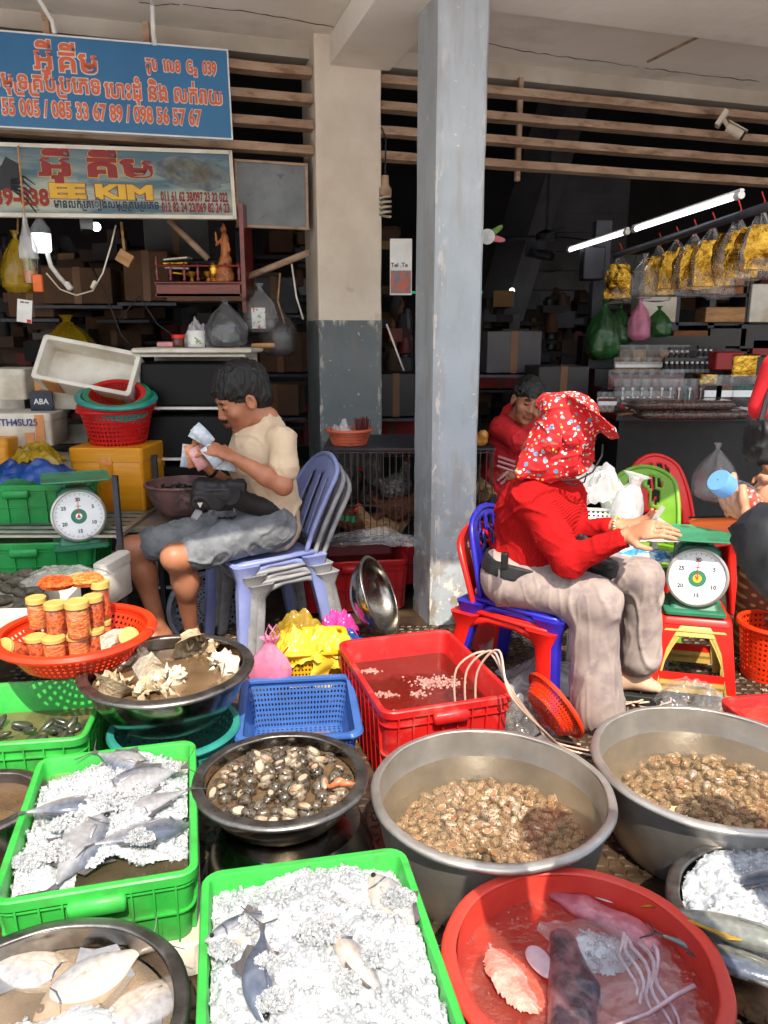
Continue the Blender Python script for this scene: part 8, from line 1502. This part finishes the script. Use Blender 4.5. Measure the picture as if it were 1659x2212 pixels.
# counter and stock
Yk = 5.1; cl, cr_ = W(1322, 892, Yk), W(1720, 892, Yk); ctz = cl.z; t = thing('counter', 'long dark counter of the dry goods stall', 'counter', ((cl.x + cr_.x) / 2, Yk + .3, 0)); g = MB(); g.box((0, .1, ctz - .02), (cr_.x - cl.x, 1.0, .04)); g.build('counter_top', M['wood_r'], t); g = MB(); g.box((0, .08, (ctz - .04) / 2), (cr_.x - cl.x - .06, .9, ctz - .05)); g.build('counter_front', M['black'], t); g = MB(); g.box((0, -.402, ctz - .014), (cr_.x - cl.x, .006, .05)); g.build('counter_edge', M['darksteel'], t)
for k in range(5):
    g = MB(); g.box((0, .05 + .2 * k, ctz + .06 * k + .015 * (k > 0)), (cr_.x - cl.x - .1, .18, .12 * k if k else .004)); g.build('display_step', M['box_k'], t)
M['spc'] = {}
for nm, c1, c2 in (('k', (26, 24, 26), (52, 40, 36)), ('b', (120, 92, 70), (80, 58, 44)), ('t', (176, 140, 100), (140, 100, 66)), ('r', (120, 46, 36), (70, 28, 24)), ('w', (214, 208, 200), (150, 120, 110)), ('g', (60, 110, 96), (30, 50, 44))): M['spc'][nm] = mat('spice_' + nm, S(*c1), .6, col2=S(*c2), scale=70, bump=.6, bscale=120)
SPN = {c: mat('spoon_' + c, S(*v), .4) for c, v in dict(w=(220, 216, 210), b=(70, 150, 190), r=(190, 40, 50), y=(200, 160, 60)).items()}
def pillow(g, w_, h_, d, m=0, top=0., yo=0.):
    for s_ in (-1, 1): g.grid(lambda u, v: ((u - .5) * w_ * (1 - .06 * math.sin(PI * v)), yo + s_ * d * (math.sin(PI * u) ** .6) * (math.sin(PI * min(1, v * 1.05 + .04)) ** .7 if v < .92 else 0) * (1.25 - v), top + h_ * v), 10, 10, m)
PCH = {}; M['clear_d'] = film('dim_clear_pouch', (.96, .96, .96), .05, (.6, .6, .6), .1, .8, .6, 30)
def pouch(label, px, py, Y, w_, h_, cont, spoon=None, band=None, group=None):
    p = W(px, py, Y); key = (cont, spoon, band, round(w_, 3))
    if key in PCH: return dup(PCH[key], p, U(-.15, .15), label, group)
    t = thing('pouch', label, 'pouch', p, group=group); g = MB(); pillow(g, w_ * .92, h_ * .74, .022); g.build('contents', M['spc'][cont], t, smooth=60); g = MB(); pillow(g, w_, h_, .026); g.build('film', M['clear_d'], t, smooth=60)
    if spoon:
        g = MB(); D_ = Matrix.Translation((0, -.03, h_ * .25)) @ Matrix.Rotation(R(90), 4, 'X'); g.poly(disc(0, 0, .014, .014, 0, 16), 0, .003, 0, D_); g.poly([(-.004, .01), (.004, .01), (.004, h_ * .38), (-.004, h_ * .38)], 0, .003, 1, D_); g.poly(disc(0, h_ * .4, .01, .012, 0, 12), 0, .003, 1, D_); g.build('scoop_tag', [SPN[spoon], SPN['w']], t, smooth=0)
    if band: g = MB(); g.box((0, -.028, h_ * .45), (w_ * .86, .004, h_ * .2)); g.box((0, -.0285, h_ * .62), (w_ * .86, .004, h_ * .14), 1); g.build('paper_label', [M['dial'], M['spc'][band]], t, smooth=0)
    PCH[key] = t; return t
gA = 'pouches of dry goods on the counter'
for k, (px, c_, s_) in enumerate(((1340, 'k', 'r'), (1351, 'b', 'w'), (1362, 'k', 'r'), (1372, 'k', 'r'), (1386, 'k', 'b'), (1399, 'b', 'y'), (1416, 't', 'r'), (1440, 't', 'y'))): pouch('%s small pouch from the left in the front row' % ORD[k], px, 888, 5.0, .085, .13, c_, s_, group=gA)
for k, (px, c_, s_) in enumerate(((1340, 'k', 'w'), (1361, 'b', 'w'), (1381, 'k', 'b'), (1400, 'b', 'w'), (1423, 'b', 'w'), (1442, 'k', 'r'), (1460, 'r', 'r'), (1483, 'g', 'b'), (1506, 'r', 'r'))): pouch('%s pouch from the left in the second row' % ORD[k], px, 884 - 4, 5.2, .11 if k < 5 else .12, .19, c_, s_, group=gA)
for k, (px, c_, bd, lab) in enumerate(((1533, 'b', 'k', 'tall pouch of brown grains with a white label'), (1558, 'r', 'b', 'tall dark pouch right of the brown grains'), (1597, 'k', 'g', 'wide black pouch with a green label at the right'), (1640, 'k', 'r', 'dark pouch at the right end of the second row'))): pouch(lab, px, 882, 5.15, .13 if k != 2 else .16, .22, c_, None, bd, gA)
for k, px in enumerate((1296, 1308, 1321)): pouch('%s white packet in the clear sleeve at the left end of the counter' % ORD[k], px, 890, 5.02, .055, .13, 'w', None, 'r', gA)
for k in range(7): pouch('%s clear topped pouch from the left in the third row' % ORD[k], 1328 + 22 * k, 842, 5.45, .11, .14, 'b' if k % 2 else 'r', None, None, gA)
for k in range(4): pouch('%s snack pouch from the left in the fourth row' % ORD[k], 1340 + 24 * k, 805, 5.7, .11, .11, 't', None, 'w', gA)
for k in range(5): pouch('%s pouch from the left in the top row' % ORD[k], 1350 + 30 * k, 783, 5.9, .13, .13, 't' if k % 2 else 'b', None, None, gA)
bb = None
def bottle(label, px, py, Y):
    global bb; p = W(px, py, Y)
    if bb: return dup(bb, p, 0, label, 'small dark bottles on the display steps')
    bb = t = thing('sauce_bottle', label, 'bottle', p, group='small dark bottles on the display steps'); g = MB(); g.lathe([(.001, 0), (.019, 0), (.02, .05), (.012, .065), (.009, .08)], 14); g.build('bottle_body', M['spc']['k'], t, smooth=50); g = MB(); g.lathe([(.0105, .068), (.0105, .088), (.001, .089)], 12); g.build('cap', M['dial'], t); g = MB(); g.lathe([(.0205, .012), (.0205, .035)], 14); g.build('paper_label', M['dusty'], t); g = MB(); g.box((0, 0, .1), (.036, .036, .022)); g.build('hood', M['blackpl'], t); return t
for k in range(9): bottle('%s small dark bottle from the left on the lower bottle step' % ORD[k], 1438 + 11 * k, 808, 5.55)
for k in range(4): bottle('%s small dark bottle from the left on the upper bottle step' % ORD[k], 1448 + 11.5 * k, 783, 5.75)
for k in range(3): bottle('%s small dark bottle of the trio at the upper right step' % ORD[k], 1510 + 11.5 * k, 780, 5.75)
for k, (px, py, w_, h_, m_, lab) in enumerate(((1565, 800, .2, .13, 'box_r', 'red printed box right of the bottles'), (1600, 815, .2, .16, 'gold', 'gold foil packet right of the red box'), (1640, 830, .2, .2, 'box_k', 'black box with white lettering at the right end'), (1520, 842, .13, .12, 'gold', 'small gold foil bag behind the grain pouches'))):
    p = W(px, py, 5.5); g = MB(); g.box((0, 0, h_ / 2), (w_, .12, h_), b=.01); tag(g.build('packet', M[m_], loc=p, smooth=40, rot=(0, 0, U(-.2, .2))), lab, 'packet')
# bean slabs and dried fish in front
M['bean'] = mat('dark_bean_pack', S(96, 62, 48), .22, col2=S(40, 24, 22), scale=75, lo=.42, hi=.58, bump=1., bscale=90, bdist=.02, coat=.9)
for k, (px, py, w_, lab) in enumerate(((1478, 938, .6, 'lower vacuum pack of dark beans on the counter edge'), (1465, 922, .62, 'upper vacuum pack of dark beans on the counter edge'), (1560, 925, .3, 'small vacuum pack of dark beans at the right end'))):
    p = W(px, py, 4.72); g = MB(); g.box((0, 0, 0), (w_, .26, .055), b=.02); o = g.build('bean_pack', M['bean'], loc=(p.x, 4.76 + .04 * (k == 2), ctz + (.03, .09, .03)[k]), rot=(0, 0, U(-.05, .05)), smooth=60, sub=0); tag(o, lab, 'pack', 'vacuum packs of dark beans')
c = W(1385, 905, 4.85); t = thing('dried_fish', 'loose pile of amber dried fish packs left of the bean slabs', 'dried fish', (c.x, 4.85, ctz))
for k in range(9): g = MB(); g.tube([(-.16 + .03 * k, -.05 + .02 * (k % 4), .015 + .006 * (k % 3)), (-.06 + .03 * k, -.03 + .02 * (k % 3), .03 + .006 * (k % 3)), (.04 + .03 * k, -.06 + .02 * (k % 4), .02)], [.012, .03, .008], 8, flat=.5); g.build('strip', mat('amber_fish', S(150, 96, 50), .35, col2=S(90, 52, 30), scale=18, coat=.5) if k == 0 else bpy.data.materials['amber_fish'], t, smooth=180)
c = W(1615, 900, 4.9); heap_sheet('clear_bag', 'stack of folded clear bags at the right end of the counter', (c.x, 4.9, ctz), .15, .1, .07, M['milky'], seed=93)
c = W(1545, 1080, 5.2); bag('tied_bag', 'pale tied bag hanging on the front of the counter', (W(1548, 1000, 4.55).x, 4.55, W(1548, 1080, 4.55).z), .13, .34, M['clear'], seed=95, neck=.08)
# ================================================================ depth of the hall: beams, racks, cartons, fans
M['tape_d'] = mat('old_tape', S(110, 70, 34), .5)
M['hallp'] = mat('hall_paint', S(90, 88, 92), .8, col2=S(70, 68, 72), scale=2)
g = MB(); a, b = W(1105, 600, 9.5), W(1195, 300, 9.5); g.tube([a - (b - a) * .3, b + (b - a) * .5], .28, 4); tag(g.build('hall_brace', M['hallp'], smooth=0), 'wide slanting brace inside the dark hall', 'brace')
g = MB()
for k in range(7): z = W(1250, 395 + 42 * k, 10).z; g.box((W(1250, 400, 10).x, 10.1, z), (1.3, .05, .22))
tag(g.build('wall_cladding', M['hallp']), 'panelled wall section inside the dark hall', 'panel')
for k, (px, py, Y, lab) in enumerate(((1180, 510, 8.5, 'ceiling fan inside the hall left of the tube lamps'), (1185, 590, 10.5, 'farther ceiling fan inside the hall'))):
    c = W(px, py, Y); t = thing('ceiling_fan', lab, 'fan', c); g = MB(); g.lathe([(.001, -.05), (.1, -.04), (.11, .02), (.04, .06), (.001, .07)], 20); g.build('motor', M['darksteel'], t); g = MB(); g.tube([(0, 0, .05), (0, 0, 1.2)], .015, 6); g.build('rod', M['darksteel'], t)
    for q in range(3): g = MB(); a = 2 * PI * q / 3 + .5; g.add([Vector((math.cos(a) * r - math.sin(a) * w_, math.sin(a) * r + math.cos(a) * w_, z)) for r, w_, z in ((.12, -.03, -.01), (.62, -.07, -.03), (.62, .07, .01), (.12, .03, .01))], [(0, 1, 2, 3)]); g.build('blade', M['darksteel'], t, solid=.01)
c = W(1052, 512, 5.4); t = thing('wall_fan', 'fan with green and pink blades peeping from behind the grey pillar', 'fan', c)
for k, (a, m_) in enumerate(((35, 'pale_greens'), (-10, 'fan_pink'), (150, 'pale_greens'))):
    mm_ = bpy.data.materials.get(m_) or mat(m_, S(206, 110, 120), .5); g = MB(); g.poly(disc(.06, 0, .065, .02, 0, 18), -.004, .004, 0, Matrix.Rotation(R(90), 4, 'X') @ Matrix.Rotation(R(a), 4, 'Z')); g.build('blade', mm_, t)
g = MB(); g.lathe([(.001, -.05), (.04, -.04), (.05, .02), (.001, .05)], 16, M=Matrix.Rotation(R(90), 4, 'X')); g.build('hub', M['dial'], t)
rn = random.Random(123); MT = [M['card'], M['card'], M['box_k'], M['box_r'], M['foam'], M['hallp'], M['darksteel']]
DS = ('brown carton', 'tan carton', 'black crate', 'red carton', 'pale foam box', 'grey box', 'steel box')
wh = (('behind the hanging yellow bag', 90, 650), ('behind the altar shelf', 290, 640), ('above the open foam box', 255, 720), ('left of the altar shelf', 300, 690), ('right of the drawer unit', 600, 860), ('below the diagonal pole', 620, 760), ('under the notice board', 590, 640), ('left of the dark pillar base', 650, 920), ('behind the wooden block', 330, 600), ('between the two pillars', 850, 850), ('on the floor between the pillars', 850, 930), ('behind the polo shirt man', 1070, 800), ('right above the polo shirt man', 1200, 830), ('far behind the polo shirt man', 1100, 760), ('left of the steel post', 1230, 860), ('behind the lilac chair', 640, 1030), ('deep in the left stall', 180, 620), ('under the sea picture sign', 400, 520))
for k, (ww, px, py) in enumerate(wh):
    j = (0, 0, 1, 0, 1, 0, 6, 1, 0, 2, 3, 3, 2, 5, 3, 0, 0, 5)[k]; Y = 5.6 + (k % 4) * .35; p = W(px, py, Y); w_, h_ = rn.uniform(.3, .5), rn.uniform(.22, .34); t = thing('carton', '%s stacked in the shade %s' % (DS[j], ww), 'carton', (p.x, Y, p.z - h_ / 2), rz=rn.uniform(-.2, .2)); g = MB(); g.box((0, 0, h_ / 2), (w_, .34, h_), b=.006); g.build('carton_body', MT[j], t, smooth=40); g = MB(); g.box((0, -.171, h_ / 2), (.05, .004, h_)); g.build('tape', M['tape_d'], t)
    if py > 700 or True:
        g = MB(); g.box((0, 0, -.02), (w_ * 1.3, .4, .02)); g.build('shelf_under', M['darksteel'], t)
for k, (x0, y0, x1, y1, Y, lab) in enumerate(((535, 598, 668, 545, 4.9, 'slanting pole between the altar shelf and the cream pillar'), (515, 500, 530, 1000, 4.95, 'dark upright post right of the altar shelf'), (365, 475, 450, 560, 4.95, 'slanting brace under the sea picture sign'), (690, 960, 700, 1180, 5.4, 'dark upright behind the cage'), (835, 700, 872, 800, 5., 'thin pale cable hanging between the pillars'))):
    g = MB(); g.tube([W(x0, y0, Y), W(x1, y1, Y)], .02 if k < 4 else .006, 8); tag(g.build('pole', M['slat' if k in (0, 2) else ('darksteel' if k != 4 else 'foam')], smooth=180), lab, 'pole')
for k, (pts, m_, lab) in enumerate((([(250, 700), (300, 640), (340, 700), (420, 760)], 'black', 'black cable sagging over the foam boxes'), ([(190, 560), (230, 640), (260, 720), (300, 770)], 'black', 'black cable behind the looping cable'), ([(605, 590), (600, 650), (615, 700)], 'wood', 'frayed twine hanging from the slanting pole'), ([(630, 570), (640, 640), (655, 690)], 'foam', 'pale cable hanging beside the cream pillar'))):
    g = MB(); g.tube([W(x, y, 4.9) for x, y in pts], .006, 6); tag(g.build('cable', M[m_], smooth=180), lab, 'cable')
M['dimfilm'] = film('dim_clear_bag', (.8, .8, .8), .3, S(120, 120, 124), .15, 1., .8, 18)
c = W(600, 700, 5.1); bag('grey_bag', 'dim grey bag hanging right of the drawer unit', (c.x, 5.1, c.z - .2), .12, .35, M['dimfilm'], seed=111); c = W(150, 760, 5.2); bag('olive_bag', 'dark olive bag behind the tipped foam box', (c.x, 5.2, c.z - .12), .18, .35, M['olfilm'], seed=113)

# dim jumble of goods on racks all through the hall
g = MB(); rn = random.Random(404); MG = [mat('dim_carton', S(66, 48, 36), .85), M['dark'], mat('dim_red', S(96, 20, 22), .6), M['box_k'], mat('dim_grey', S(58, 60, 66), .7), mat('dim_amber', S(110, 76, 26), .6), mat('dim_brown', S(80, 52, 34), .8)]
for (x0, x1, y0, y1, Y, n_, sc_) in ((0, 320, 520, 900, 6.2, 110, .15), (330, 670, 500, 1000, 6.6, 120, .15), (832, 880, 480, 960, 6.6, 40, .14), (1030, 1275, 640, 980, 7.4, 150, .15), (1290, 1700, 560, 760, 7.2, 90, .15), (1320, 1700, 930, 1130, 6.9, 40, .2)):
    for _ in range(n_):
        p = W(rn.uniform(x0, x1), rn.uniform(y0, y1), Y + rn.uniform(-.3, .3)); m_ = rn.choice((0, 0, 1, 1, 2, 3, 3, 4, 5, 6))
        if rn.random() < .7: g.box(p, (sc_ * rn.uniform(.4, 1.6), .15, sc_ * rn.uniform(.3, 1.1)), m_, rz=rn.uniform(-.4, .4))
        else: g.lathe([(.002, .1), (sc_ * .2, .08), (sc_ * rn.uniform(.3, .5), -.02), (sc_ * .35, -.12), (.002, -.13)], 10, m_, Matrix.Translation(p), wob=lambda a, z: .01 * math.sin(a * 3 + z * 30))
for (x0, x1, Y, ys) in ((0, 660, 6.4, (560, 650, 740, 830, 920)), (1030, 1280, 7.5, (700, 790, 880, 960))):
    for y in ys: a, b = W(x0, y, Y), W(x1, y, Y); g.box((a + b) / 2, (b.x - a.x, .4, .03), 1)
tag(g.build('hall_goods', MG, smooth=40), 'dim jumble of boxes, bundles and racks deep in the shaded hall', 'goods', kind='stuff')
